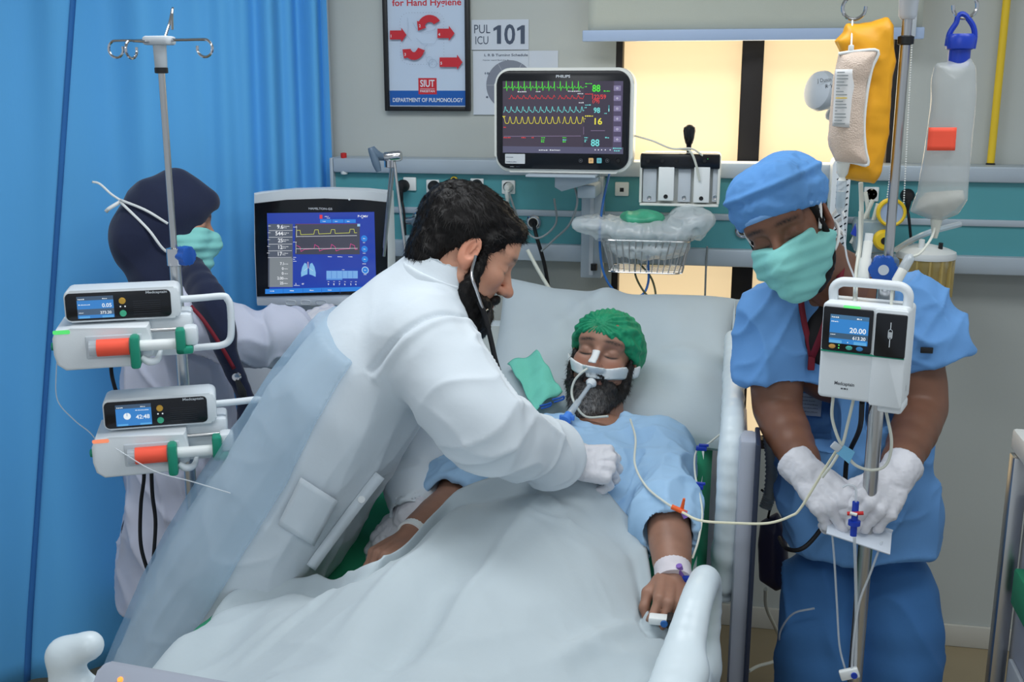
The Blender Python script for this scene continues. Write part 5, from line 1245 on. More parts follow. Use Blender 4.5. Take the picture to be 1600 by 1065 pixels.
for i in range(3):
    for j in range(4): obj('rail_key', lathe(bmesh.new(), [(.011, 0), (.010, .002), (0, .002)], (xr+.034, 2.235+i*.06, .845+j*.046), (1, 0, 0), 14), mat('keypad_mark', C8(90, 130, 190), .4) if i+j == 0 else bpy.data.materials['keypad_mark'], hr_)
obj('rail_panel', box(xr+.014, xr+.05, 2.12, 2.2, .38, 1.06, bev=.01), M['bedg'], hr_)
obj('rail_edge', box(xr+.046, xr+.056, 2.10, 2.22, .36, 1.06, bev=.003), mat('navy_edge', C8(34, 44, 66), .4), hr_)
F_ = Field((-.16, 1.38, .52), (.10, 2.04, .96), .005)
F_.chain([(-.05, 1.47, .60), (-.055, 1.48, .74), (-.055, 1.58, .79), (-.045, 1.68, .815), (-.03, 1.76, .865), (-.02, 1.83, .872), (-.012, 1.91, .85), (-.008, 1.955, .77), (-.01, 1.95, .60)], [.03, .032, .032, .030, .028, .027, .027, .027, .027], .01, 4, flat=((1, 0, 0), [1.5, 1.5, 1.4, 1.2, 1.0, 1.0, 1.0, 1.0, 1.0]))
F_.rc((-.05, 1.47, .60), (-.01, 1.95, .60), .03, .03, .02); F_.rc((-.035, 1.66, .80), (-.03, 1.70, .62), .026, .03, .04); F_.rc((-.05, 1.5, .70), (-.035, 1.66, .72), .022, .022, .05); F_.rc((-.05, 1.5, .65), (-.03, 1.68, .66), .024, .024, .03); F_.rc((-.02, 1.72, .68), (-.01, 1.93, .66), .02, .02, .05)
v_, q_ = F_.mesh(2); fr_ = part('foot_rail', v_, q_, M['bedw'], bed)
for y in (1.6, 1.85): obj('rail_bracket', box(-.05, .0, y-.03, y+.03, .46, .66, bev=.008), M['bedg'], bed)
rail('head_rail', [(2.46, .86), (2.45, .96), (2.5, 1.02), (2.6, 1.05), (2.72, 1.06), (2.8, 1.0), (2.78, .9), (2.5, .78)], BX0-.01, .02, [((2.5, .84), (2.75, .9))], bed)

# ---------------------------------------------------------------- bedding
def bodyX(Y): return np.interp(Y, [1.3, 1.9, 2.2, 2.6, 2.8], [-.52, -.44, -.38, -.30, -.285])
def blank_h(x, y, n=True):
    m = np.where(y > 2.0, .72+(y-2.0)*.25, .72)
    c = bodyX(y); h = np.interp(y, [1.2, 1.35, 1.5, 1.7, 1.95, 2.2, 2.35], [.13, .16, .135, .17, .20, .20, .19]); w = np.interp(y, [1.3, 1.9, 2.3], [.30, .27, .24])
    dx = x-c; b = h*np.exp(-np.abs(dx/w)**2.4)
    gap = .035*np.exp(-((dx+.0)/.05)**2)*sstep(2.0, 1.7, y)
    z = m+.012+b-gap
    z -= .5*np.maximum(0, -.93-x)*sstep(-.93, -1.0, x)*3     # falls over the left edge
    z -= .35*np.maximum(0, x+.06)
    if n:
        p = np.stack([x, y, 0*x], -1).reshape(-1, 3)
        r1 = (ridge(p@np.array([[7., 1.5, 0], [-5., 3.5, 0], [0, 0, 1]])+.3)).reshape(x.shape); r2 = vnoise(p*np.array([9., 6., 1])+4).reshape(x.shape)
        r3 = ridge(p@np.array([[3., 9., 0], [6., -2., 0], [0, 0, 1]])+7.7).reshape(x.shape)
        cr1 = crease(p@np.array([[8., 2., 0], [-6., 4., 0], [0, 0, 1]])+2.2, .4, 3).reshape(x.shape); cr2 = crease(p@np.array([[13., -4., 0], [9., 7., 0], [0, 0, 1]])+5.2, .4, 3).reshape(x.shape)
        z = z+.009*r1+.008*r2+.004*r3*sstep(1.4, 1.7, y)+.007*cr1+.003*cr2
    return z
def hit(px, py, off=0.0):
    r = _ray(px, py); t = .8
    while t < 4:
        p = _C+r*t
        if p[2] < blank_h(np.array([p[0]]), np.array([p[1]]), False)[0]+off: return p
        t += .004
    return p
edge_px = [(575, 902), (620, 868), (670, 822), (712, 787), (765, 755), (820, 738), (862, 742), (905, 757), (945, 783), (985, 826), (1002, 850), (1012, 885), (1018, 925), (1012, 958), (1026, 982), (1058, 988)]
ed = np.array([hit(*p)[:2] for p in edge_px]); ed = np.vstack([[-1.03, 1.50], [-1.01, 1.68], [-.97, 1.82], [-.88, 1.90], [-.78, 1.90], ed, [-.055, 1.72], [-.05, 1.5]])
ed = np.array(crom([np.append(e, 0) for e in ed], 8))[:, :2]; eu = np.concatenate([[0], np.cumsum(np.linalg.norm(np.diff(ed, axis=0), axis=1))]); eu /= eu[-1]
NUB, NVB = 170, 110
g = np.zeros((NUB, NVB, 3))
for i in range(NUB):
    u = i/(NUB-1); T_ = np.array([np.interp(u, eu, ed[:, 0]), np.interp(u, eu, ed[:, 1])]); B_ = np.array([-1.03+u*.98, 1.345])
    for j in range(NVB): g[i, j, :2] = B_+(T_-B_)*(j/(NVB-1))
g[:, :, 2] = blank_h(g[:, :, 0], g[:, :, 1])
vv = np.linspace(0, 1, NVB)[None, :]; g[:, :, 2] += .014*np.exp(-((1-vv)/.035)**2)-.012*np.exp(-((1-vv-.07)/.03)**2)   # turned edge
g[:, :, 2] += .045*np.exp(-((g[:, :, 0]+.93)/.05)**2)*np.exp(-((g[:, :, 1]-1.62)/.16)**2)+.02*np.exp(-((g[:, :, 0]+.80)/.05)**2)*np.exp(-((g[:, :, 1]-1.75)/.14)**2)
for (ax, ay, bx_, by_, amp, w_) in ((-.45, 1.5, -.33, 2.18, .010, .012), (-.60, 1.55, -.48, 2.08, .009, .014), (-.25, 1.60, -.12, 1.86, .016, .018), (-.2, 1.5, -.05, 1.73, .013, .016), (-.40, 2.12, -.26, 1.98, .008, .010), (-.36, 1.98, -.2, 2.02, .006, .009), (-.8, 1.55, -.66, 1.86, .010, .016)):
    A_, B_ = np.array([ax, ay]), np.array([bx_, by_]); d = B_-A_; pp2 = g[:, :, :2]-A_; t = np.clip((pp2@d)/(d@d), 0, 1); dist = np.linalg.norm(pp2-t[..., None]*d, axis=-1); g[:, :, 2] += amp*np.exp(-(dist/w_)**2)*np.sin(np.pi*np.clip(t, .02, .98))**.5
blk = thing('blanket', 'large crumpled white blanket covering the patient up to the belly', 'blanket')
gridmesh('blanket_cloth', g, M['whitecloth'], blk, .006)

gs = thing('green_sheet', 'green draw sheet spread under the patient', 'sheet')
nu, nv = 60, 60; g = np.zeros((nu, nv, 3))
for i in range(nu):
    for j in range(nv):
        x = BX0-.005+(BX1-.04-BX0+.01)*i/(nu-1); y = 1.72+.98*j/(nv-1); g[i, j] = (x, y+.01*math.sin(x*9), matz(y)+.010+.004*math.sin(x*31+y*9)+.004*math.sin(y*40-x*13)-.06*max(0, x+.045)/.05*1.0)
gridmesh('sheet_cloth', g, M['sheet'], gs, .004)

# pillow
pw = thing('pillow', 'large white pillow under the patient head', 'pillow')
nu, nv = 90, 70
pc = np.array([-.305, 2.86, 1.02]); ex = np.array([.335, 0, -.004]); ey = np.array([0, .26, .135]); nz = np.cross(ex, ey); nz /= np.linalg.norm(nz)
def pil(sgn):
    G = np.zeros((nu, nv, 3))
    for i in range(nu):
        for j in range(nv):
            a, b = -1+2*i/(nu-1), -1+2*j/(nv-1); t = (max(0, 1-abs(a)**4)*max(0, 1-abs(b)**4))**.5*.075
            k_ = 1-.06*(abs(a)*abs(b))**2; e_ = 1+.03*a*a*b*b
            p = pc+ex*a*(1-.05*(1-b*b)*(abs(a)))*e_+ey*b*(1-.05*(1-a*a)*abs(b))*e_+nz*sgn*t
            if sgn > 0:
                dx, dy = p[0]+.285, p[1]-2.80; rr = math.hypot(dx/.13, dy/.16); p = p-nz*.045*math.exp(-rr**2)
                an = math.atan2(dy, dx); p = p+nz*(.005*math.sin(an*9+2*math.sin(an*3))*math.exp(-((rr-1.4)/.5)**2)+.004*math.sin(a*13+b*4)*(1-b*b))
                p = p+nz*.014*math.exp(-(((a+.35-.45*(b-.3))/.10))**2)*sstep(-.1, .5, b)
            p = p+np.array([0, 0, .035])*max(0, -a-.55)*max(0, b-.3)*3
            G[i, j] = p
    return G
A_, B_ = pil(1), pil(-1); me = None
v_ = np.concatenate([A_.reshape(-1, 3), B_.reshape(-1, 3)]); idx = np.arange(nu*nv).reshape(nu, nv)
f1 = np.stack([idx[:-1, :-1], idx[1:, :-1], idx[1:, 1:], idx[:-1, 1:]], -1).reshape(-1, 4); f2 = f1[:, ::-1]+nu*nv
part('pillow_case', v_, np.concatenate([f1, f2]), M['whitecloth'], pw)
hem = [tuple(pc+ex*.985+ey*b+nz*.01) for b in np.linspace(-.9, .95, 8)]
obj('case_hem', tube(bmesh.new(), hem, .004, 6, 3), M['whitecloth'], pw)
# mint towel beside the neck
tw = thing('mint_towel', 'small folded mint green towel beside the patient neck', 'towel')
cn = [P(795, 578, 2.72), P(840, 558, 2.74), P(880, 618, 2.62), P(838, 648, 2.55)]
g = np.array([[cn[0]*(1-u)*(1-v)+cn[1]*u*(1-v)+cn[2]*u*v+cn[3]*(1-u)*v+np.array([0, -.012, .018+.006*math.sin(u*7+v*5)+.004*math.sin(v*16)]) for v in np.linspace(0, 1, 24)] for u in np.linspace(0, 1, 24)])
gridmesh('towel_cloth', g, M['mint'], tw, .003)
tr = thing('side_trolley', 'grey metal trolley edge with white top at right border', 'trolley')
a = P(1582, 668, 2.28)
obj('top_board', box(a[0], a[0]+.5, 1.75, 2.28, a[2]-.045, a[2], bev=.006), M['white'], tr)
obj('corner_post', box(a[0]-.006, a[0]+.024, 2.22, 2.26, .08, a[2]-.045, bev=.004), M['steel'], tr)
obj('cabinet', box(a[0]+.03, a[0]+.48, 1.80, 2.24, .12, a[2]-.12, bev=.004), M['bedg'], tr)
obj('drawer_front', box(a[0]+.02, a[0]+.03, 1.82, 2.20, .15, .60, bev=.004), M['dev2'], tr)
obj('caster', lathe(bmesh.new(), [(.0, -.015), (.04, -.013), (.042, 0), (.04, .013), (0, .015)], (a[0]+.01, 2.24, .042), (1, 0, 0)), M['black'], tr)
obj('green_box', box(a[0]+.008, a[0]+.2, 2.0, 2.19, P(1590, 890, 2.36)[2], P(1590, 850, 2.36)[2]+.02, bev=.006), M['sheet'], tr)
# dark bag behind the bed, hoses near the head rail
bg = thing('drain_bag', 'dark purple bag hanging behind the bed side rail', 'bag')
bagpart('bag', [(1188, 815), (1215, 800), (1228, 820), (1232, 870), (1230, 915), (1212, 922), (1186, 905), (1184, 850)], 2.5, .03, .05, mat('dark_purple_vinyl', C8(44, 40, 66), .4, var=.1), bg)
obj('hanger', tube(bmesh.new(), [P(1200, 808, 2.5), P(1205, 780, 2.46), P(1190, 765, 2.44)], .003, 6, 3), M['rubber'], bg)
bm = bmesh.new(); hp = [Vector(p) for p in crom([P(1197, 660, 2.42), P(1203, 690, 2.42), P(1206, 730, 2.42), P(1203, 770, 2.42), P(1196, 792, 2.42)], 12)]
tube(bm, hp, [.0125 if i % 2 else .0155 for i in range(len(hp))], 12); tag(obj('corrugated_hose', bm, M['greycable'], angle=80), 'grey corrugated hose hanging beside the head rail', 'hose')
cord('floor_cord', 'pale cord looping down behind the bed to the floor', [P(1196, 920, 2.6), P(1198, 950, 2.7), P(1214, 985, 2.9), P(1222, 1010, 3.0), P(1215, 1030, 3.0), P(1185, 1040, 2.95), P(1170, 1048, 2.9)], .005, M['cable'])

# ================================================================ PEOPLE
def cdir(r, u, f): v = _rt*r+_up*u+_fw*f; return v/np.linalg.norm(v)
def bounds(pts, m): a = np.array(pts); return a.min(0)-m, a.max(0)+m
def wrk(p, s, st, seed=0): return ridge(p*np.array(st)*s+seed)
def beard_shape(L, r=1.0, long=0.0, full=True):
    for s in (-1, 1):
        L.chain([(s*.073, .022, .0), (s*.072, .020, -.035), (s*.064, .024, -.075), (s*.044, .052, -.108), (s*.015, .080, -.120-long*.4)], [.006*r, .011*r, .017*r, .021*r, .022*r], .015, 3)
        L.rc((s*.040, .066, -.085), (s*.012, .084, -.098), .020*r, .019*r, .02)
        L.chain([(s*.002, .1005, -.0555), (s*.018, .095, -.060), (s*.031, .082, -.074), (s*.030, .076, -.095)], [.0055*r, .0065*r, .0065*r, .009*r], .008, 3)
        L.rc((s*.05, .03, -.09), (s*.02, .05, -.125), .02*r, .022*r, .02)
    L.rc((0, .086, -.098), (0, .082, -.122-long), .014*r, .020*r, .02)
    if long:
        L.ell((0, .070, -.135-long*.5), (.048, .032, .03+long*.6), k=.03)

# ---------------------------------------------------------------- patient
pt = thing('person', 'bearded patient in pale blue gown lying intubated in the bed', 'person', group=None)
Hb = basis(cdir(-.27, .14, -.95), cdir(.23, .96, .18)); Ho = P(945, 557, 2.66)
skinP = C8(160, 118, 98); lipP = C8(150, 96, 86)
nb = P(938, 655, 2.54)+[0, .02, -.045]
FH = Field(Ho-.19, Ho+.16, .0026); LH = Loc(FH, Ho, Hb, .98); head_shape(LH, lips=True, mouth_open=.005); face_d = FH.d.copy()
FH.rc(LH.w((0, -.02, -.07)), nb, .054, .058, .03)
v1, q1 = FH.mesh(1); c1 = head_colors(LH.inv(v1), skinP, lipP, (.02, .016, .014), np.array(skinP)*.8)
shL, elL, wrL = P(1028, 705, 2.46), P(1045, 822, 2.10)+[0, 0, .0], P(1052, 900, 1.985)
shR, elR, wrR = P(775, 700, 2.44), P(705, 788, 2.11), P(640, 842, 1.965)
chst, bel, pel = P(912, 720, 2.30)+[0, 0, -.09], P(860, 800, 2.1)+[0, 0, -.115], np.array([-.43, 1.85, .735])
lo, hi = bounds([shL, shR, elL, wrL, wrR, nb, pel], .13); lo[1] -= .1
FB = Field(lo, hi, .0036)
FB.chain([nb, chst+[0, .12, 0], chst, bel, pel], [.058, .10, .105, .10, .10], .04, 3, flat=((1, 0, 0), [1.0, 1.5, 1.5, 1.4, 1.4]))
FB.rc(nb+[0, -.02, -.01], shL, .05, .055, .04); FB.rc(nb+[0, -.02, -.01], shR, .05, .055, .04)
for sh_, el_, wr_ in ((shL, elL, wrL), (shR, elR, wrR)):
    FB.chain([sh_, sh_*.5+el_*.5, el_], [.052, .048, .040], .03, 3); FB.chain([el_, el_*.6+wr_*.4, wr_], [.038, .040, .027], .02, 3)
BL = basis(P(1052, 958, 1.88)-wrL, cdir(.35, .75, -.55)); put_hand(FB, wrL, BL, left=True, scale=.94, k=.006, per=[(40, 68, 40), (46, 66, 40), (48, 66, 38), (45, 60, 35)], thumb=((.026, .024, -.010), (.046, .055, -.022), (.046, .083, -.038), (.036, .100, -.050)))
BR = basis(P(592, 872, 1.87)-wrR, cdir(-.25, .8, -.55)); put_hand(FB, wrR, BR, left=False, scale=1.0, k=.006, per=[(35, 45, 25), (42, 50, 30), (45, 50, 30), (45, 50, 30)])
v2, q2_ = FB.mesh(1)
c2 = np.tile(np.array(skinP)*.92, (len(v2), 1))*(1+.06*vnoise(v2*40)[:, None]+.04*vnoise(v2*110)[:, None])
body = part('body', np.concatenate([v1, v2]), np.concatenate([q1, q2_+len(v1)]), M['skin'], pt, np.concatenate([c1, c2]))
# beard
F_ = Field(Ho-.2, Ho+.14, .003); L_ = Loc(F_, Ho, Hb, .98); beard_shape(L_, .92, .014)
v_, q_ = F_.mesh(1); v_ = displace(v_, q_, lambda p, n: .0025*vnoise(p*170)+.003*vnoise(p*80))
def bcol(p, seed): 
    l = L_.inv(p); g_ = np.clip(np.exp(-((l[:, 0]/.045)**2+((l[:, 2]+.135)/.045)**2))*1.1, 0, 1)*(.35+.65*(vnoise(p*260+seed) > .05)); return np.array([.018, .014, .013])*(1-g_[:, None])+np.array([.32, .31, .30])*g_[:, None]
bd = part('beard', v_, q_, M['hairv'], pt, bcol(v_, 0)*.7); fv, ff, _ = fuzz(v_, q_, 5200, .016, .00045, flow=lambda b: np.tile(-Hb[:, 2]+.3*Hb[:, 1], (len(b), 1)), lift=.7, seed=3); addfuzz(bd, fv, ff, np.repeat(bcol(fv.reshape(-1, 5, 3)[:, 0], 9), 5, 0))
# bouffant cap
F_ = Field(Ho-.17, Ho+.20, .003); L_ = Loc(F_, Ho, Hb, .98)
L_.ell((0, -.012, .042), (.090, .112, .081), k=.01); L_.ell((-.055, -.03, .012), (.036, .06, .045), k=.03); L_.ell((.05, -.04, .02), (.036, .06, .045), k=.03)
F_.half(L_.w((0, .09, .045)), Hb@np.array([.10, .42, -.88]), k=.006)
v_, q_ = F_.mesh(1)
def capd(p, n):
    l = L_.inv(p); a = np.arctan2(l[:, 0]-.012, l[:, 2]-.075); y_ = np.clip((l[:, 1]+.06)/.13, 0, 1); return (.0030*np.sin(a*22+3*vnoise(p*25))*y_+.003*ridge(p*35)+.0016*ridge(p*90))
v_ = displace(v_, q_, capd); cp = part('surgical_cap', v_, q_, M['netcap'], pt)
rim = []
for k in range(49):
    a = 2*math.pi*k/48; rim.append(a)
# tape band, tubes
F_ = Field(Ho-.19, Ho+.16, .0026); F_.d = face_d-.0085; L_ = Loc(F_, Ho, Hb, .98)
def slabz(p):
    l = (p-Ho.astype(np.float32))@Hb.astype(np.float32)/.98; zc_ = -.054+.020*(l[..., 0]/.075)**2-.05*l[..., 0]*0; return np.maximum(np.abs(l[..., 2]-zc_)-.0135, -l[..., 1]-.012)
F_.put(Ho-.19, Ho+.16, slabz, .002, 'i')
v_, q_ = F_.mesh(1); part('tube_tape', v_, q_, M['white'], pt)
tb = thing('breathing_tube', 'clear breathing tube with blue connector in the patient mouth', 'tube')
m0, m1 = LH.w((-.004, .098, -.072)), P(886, 652, 2.43)
d_ = Vector(m1-m0); L0 = d_.length
obj('tube_body', lathe(bmesh.new(), [(.0055, -.015), (.0055, L0*.55), (.0075, L0*.57), (.009, L0*.9), (.007, L0*.92)], m0, d_, 16), M['tubeclear'], tb)
obj('tube_flange', lathe(bmesh.new(), [(.0, .004), (.012, .005), (.014, .012), (.008, .02)], m0, d_, 18), M['white'], tb)
obj('connector', lathe(bmesh.new(), [(.007, L0*.9), (.0105, L0*.92), (.0105, L0*1.02), (.013, L0*1.03), (.013, L0*1.08), (.008, L0*1.1), (0, L0*1.1)], m0, d_, 14), mat('sky_blue_plastic', C8(80, 140, 230), .4), tb)
obj('connector_wing', box(-.018, .018, -.004, .004, -.006, .006, bev=.002), bpy.data.materials['sky_blue_plastic'], tb).location = m1
nt_ = thing('nasal_tube', 'thin white feeding tube taped to the patient nose', 'tube')
obj('tube', tube(bmesh.new(), [LH.w((.007, .108, -.046)), LH.w((.014, .126, -.052)), LH.w((.036, .120, -.080)), LH.w((.040, .114, -.112)), LH.w((.024, .118, -.140)), LH.w((-.01, .120, -.165)), P(950, 650, 2.47)], .0030, 8, 5), M['cable'], nt_)
F_ = Field(Ho-.19, Ho+.16, .0026); F_.d = face_d-.0022
def nosez(p):
    l = (p-Ho.astype(np.float32))@Hb.astype(np.float32)/.98; return np.maximum(np.maximum(np.abs(l[..., 2]+.014)-.018, np.abs(l[..., 0]-.003)-.011), .088-l[..., 1])
F_.put(Ho-.19, Ho+.16, nosez, .002, 'i'); v_, q_ = F_.mesh(1); part('nose_tape', v_, q_, M['white'], nt_)
# gown
lo, hi = bounds([shL, shR, elL, elR, nb, bel], .14); F_ = Field(lo, hi, .0045)
F_.chain([nb+[0, -.035, -.012], chst+[0, .10, .006], chst, bel, pel], [.072, .112, .118, .112, .11], .05, 3, flat=((1, 0, 0), [1.3, 1.6, 1.55, 1.5, 1.45]))
F_.rc(nb+[.02, -.03, -.012], shL, .062, .068, .05); F_.rc(nb+[-.02, -.03, -.012], shR, .062, .068, .05)
F_.chain([shL, shL*.45+elL*.55, elL+[.0, -.01, .0]], [.066, .063, .059], .05, 3); F_.chain([shR, shR*.45+elR*.55, elR+[.0, .02, .006]], [.069, .068, .064], .05, 3)
dl = elL-shL; dl /= np.linalg.norm(dl); dr = elR-shR; dr /= np.linalg.norm(dr)
F_.half(elL+dl*.034, dl, within=(elL-.13, elL+.13)); F_.half(elR+dr*.004, dr, within=(elR-.13, elR+.12))
F_.rc(elL-dl*.03, elL+dl*.12, .050, .053, .004, 's'); F_.rc(elR-dr*.05, elR+dr*.1, .053, .056, .004, 's')
F_.rc(LH.w((0, .01, -.06)), nb+[0, -.04, .04], .062, .062, .01, 's')
v_, q_ = F_.mesh(2)
def gf(p, n):
    up_ = np.clip(n[:, 2]*1.2, 0, 1)
    return (.011*crease(p@np.array([[13., 4, 0], [-5., 7, 0], [0, 0, 7]])+2)+.009*crease(p@np.array([[6., 9, 0], [12., -6, 0], [0, 0, 9]])+5)+.003*ridge(p*30)+.005*vnoise(p*11))
v_ = displace(v_, q_, gf); part('gown', v_, q_, M['gown'], pt)
# wrist bands, sensor, lines
def band(name, label, a, b, r, h, m, cat):
    d = Vector(b-a).normalized(); t = thing(name, label, cat, a)
    obj('strap', lathe(bmesh.new(), [(r*.97, -h/2), (r*1.06, -h/2), (r*1.06, h/2), (r*.97, h/2)], (0, 0, 0), d, 28), m, t); return t
wb = band('wrist_dressing', 'white taped dressing on the patient wrist by the rail', wrL*.93+elL*.07, wrL, .0345, .045, mat('dressing_tape', C8(214, 208, 214), .6, var=.08, vscale=30), 'dressing')
obj('blue_tap', box(.018, .034, -.03, -.01, -.006, .008, bev=.003), M['blue2'], wb); obj('purple_hub', cyl(bmesh.new(), (.02, -.02, .0), (.012, -.03, .03), .006), M['purple'], wb)
wb = band('id_band', 'white identity wristband on the patient hand by the doctor', wrR*.9+elR*.1, wrR, .0335, .016, M['white'], 'wristband')
obj('blue_tab', box(.018, .026, -.02, .03, .012, .022, bev=.002), M['bluecable'], wb)
px_ = thing('finger_sensor', 'black and blue pulse clip on the patient finger', 'sensor', P(1052, 970, 1.86))
obj('clip', box(-.012, .014, -.014, .016, -.010, .010, bev=.003), M['black'], px_); obj('blue_disc', lathe(bmesh.new(), [(.007, 0), (.006, .003), (0, .003)], (-.016, -.014, 0), (0, -1, 0)), M['bluecable'], px_); obj('tape', box(-.045, -.010, -.012, .012, -.006, .008, bev=.003), M['white'], px_)
cord('infusion_line', 'white line looping over gown to orange stopcock', [P(985, 655, 2.40), P(993, 685, 2.28), P(992, 725, 2.18), P(1010, 760, 2.12), P(1040, 785, 2.06), P(1062, 797, 2.02)], .0024, M['cable'], 'tube')
cord('arterial_line', 'white line from stopcock across rail to the nurse hands', [P(1066, 800, 2.0), P(1095, 813, 1.98), P(1150, 817, 1.98), P(1200, 817, 1.98), P(1235, 806, 1.98), P(1252, 792, 1.98), P(1290, 730, 1.97), P(1306, 705, 1.95)], .0026, mat('ivory_tube', C8(225, 222, 196), .4), 'tube')
cord('central_line', 'white line hanging down the green sheet by the rail', [P(1135, 670, 2.45), P(1108, 692, 2.4), P(1088, 705, 2.36), P(1086, 740, 2.25), P(1097, 795, 2.12), P(1092, 840, 2.06), P(1082, 872, 2.03)], .0022, M['cable'], 'tube')
for i, (x, y, Y, lab) in enumerate(((1096, 700, 2.36, 'upper blue clamp on the line over the green sheet'), (1090, 760, 2.2, 'lower blue clamp on the line over the green sheet'))):
    t = thing('line_clamp', lab, 'clamp', P(x, y, Y)); obj('clamp_body', box(-.012, .012, -.006, .006, -.005, .005, bev=.002), M['blue2'], t); obj('clamp_lever', box(-.006, .016, -.004, .004, .005, .010, bev=.001), M['blue2'], t)
t = thing('stopcock', 'orange and purple stopcock on the patient sleeve', 'stopcock', P(1062, 795, 2.02))
obj('barrel', cyl(bmesh.new(), (-.016, 0, .004), (.014, -.004, -.006), .005), M['orange'], t); obj('lever', tube(bmesh.new(), [(.004, 0, 0), (.008, -.004, .024)], [.004, .0025], 8), M['orange'], t); obj('hub', cyl(bmesh.new(), (.008, -.004, -.004), (.014, -.008, -.014), .006), M['purple'], t)
for i, (x, y, lab) in enumerate(((852, 632, 'dark blue clip lying left on the mint towel edge'), (872, 622, 'small blue clip nearer the patient beard'))):
    t = thing('tube_clip', lab, 'clip', P(x, y, 2.52)); obj('jaw', tube(bmesh.new(), [(-.014, 0, -.004), (.006, 0, .002), (.014, 0, .006), (.012, 0, -.002), (-.01, 0, -.010)], .0025, 6, 3), M['blue'], t)
cord('thin_line', 'upper thin clear line crossing the green sheet', [P(640, 745, 2.2), P(690, 730, 2.2), P(720, 715, 2.22)], .0013, M['tube'], 'tube'); cord('thin_line', 'lower thin clear line crossing the green sheet', [P(650, 788, 2.15), P(680, 775, 2.15), P(705, 765, 2.16)], .0013, M['tube'], 'tube')

# ---------------------------------------------------------------- doctor leaning over the bed
dc = thing('person', 'dark haired bearded doctor in white coat bending over the bed', 'person')
Hb = basis(cdir(.80, -.43, .24), cdir(.40, .90, .05)); Ho = P(730, 394, 2.14)
skinD = C8(205, 152, 126); lipD = C8(176, 110, 100)
nD = P(672, 462, 2.10); FH = Field(Ho-[.22, .19, .24], Ho+.19, .0026); LH = Loc(FH, Ho, Hb, 1.0); head_shape(LH)
FH.chain([LH.w((0, -.025, -.06)), LH.w((0, -.045, -.11)), nD], [.056, .055, .062], .03, 3)
v1, q1 = FH.mesh(1); c1 = head_colors(LH.inv(v1), skinD, lipD, (.012, .010, .009))
shR, elR, wrR = P(662, 535, 1.99), P(756, 664, 1.88), P(886, 722, 2.09)
shL, elL, wrL = P(690, 500, 2.34), P(665, 690, 2.30), P(640, 808, 2.08)
hipD = P(395, 850, 2.05)
spn = [nD, P(590, 575, 2.08), P(490, 715, 2.06), hipD]
pts = [nD, shR, elR, wrR, shL, elL, wrL]; lo, hi = bounds(pts+[P(560, 900, 1.95), P(950, 730, 2.2)], .1); FB = Field(lo, hi, .004)
FB.rc(nD, spn[1], .06, .11, .05, flat=((0, 1, 0), 1.4)); FB.rc(nD, shR, .05, .05, .04); FB.rc(nD, shL, .05, .05, .04)
for a, b, c in ((shR, elR, wrR), (shL, elL, wrL)): FB.chain([a, b], [.05, .04], .03, 1); FB.chain([b, c], [.042, .028], .02, 1)
BRd = basis(P(968, 726, 2.13)-wrR, cdir(.10, .62, -.78)); BLd = basis(P(596, 854, 2.06)-wrL, cdir(-.5, .5, -.7))
kr = dict(per=[(52, 55, 30), (58, 55, 30), (60, 55, 30), (62, 55, 30)], thumb=((.03, .02, -.01), (.05, .05, -.03), (.05, .075, -.045), (.04, .095, -.055)))
put_hand(FB, wrR, BRd, left=False, scale=1.0, grow=-.0015, **kr); put_hand(FB, wrL, BLd, left=True, scale=.95, grow=-.0015, curl=(25, 30, 20))
v2, q2_ = FB.mesh(1); c2 = np.tile(np.array(skinD), (len(v2), 1))
part('body', np.concatenate([v1, v2]), np.concatenate([q1, q2_+len(v1)]), M['skin'], dc, np.concatenate([c1, c2]))
# hair
F_ = Field(Ho-.19, Ho+.2, .003); L_ = Loc(F_, Ho, Hb, 1.0)
L_.ell((0, -.024, .050), (.085, .106, .084), k=.02); L_.chain([(-.045, .050, .074), (0, .068, .082), (.045, .050, .074)], [.020, .022, .020], .02, 3); L_.ell((0, -.074, -.026), (.062, .042, .064), k=.03)
for s in (-1, 1):
    L_.chain([(s*.068, .022, .045), (s*.071, .018, .015), (s*.071, .018, -.015)], [.012, .008, .006], .01, 3)
F_2 = [L_.ell((s*.088, -.012, -.010), (.022, .024, .036), k=.006, op='s') for s in (-1, 1)]
L_.ell((0, .115, .010), (.082, .070, .066), k=.01, op='s')
v_, q_ = F_.mesh(1)
def hd(p, n):
    l = L_.inv(p); w = np.stack([l[:, 0]*90, l[:, 1]*22, l[:, 2]*40], 1); return .003*ridge(w)+.002*vnoise(w*2.2)+.0012*vnoise(p*400)
v_ = displace(v_, q_, hd); hr2 = part('hair', v_, q_, M['hair'], dc)
def hflow(b):
    l = L_.inv(b); f = np.stack([np.sign(l[:, 0])*.25, np.where(l[:, 2] > .05, .9, .2), np.where(l[:, 1] < -.02, -.9, -.15)], 1); return (f@Hb.T)*1.2
fv, ff, _ = fuzz(v_, q_, 7000, .022, .0006, flow=hflow, lift=.06, seed=5); addfuzz(hr2, fv, ff)
F_ = Field(Ho-.19, Ho+.15, .003); L_ = Loc(F_, Ho, Hb, 1.0); beard_shape(L_, 1.1, .004)
v_, q_ = F_.mesh(1); v_ = displace(v_, q_, lambda p, n: .0018*vnoise(p*190)+.0015*vnoise(p*90)); bd = part('beard', v_, q_, M['hair'], dc)
fv, ff, _ = fuzz(v_, q_, 4200, .009, .0004, flow=lambda b: np.tile(-Hb[:, 2]+.2*Hb[:, 1], (len(b), 1)), lift=.55, seed=8); addfuzz(bd, fv, ff)
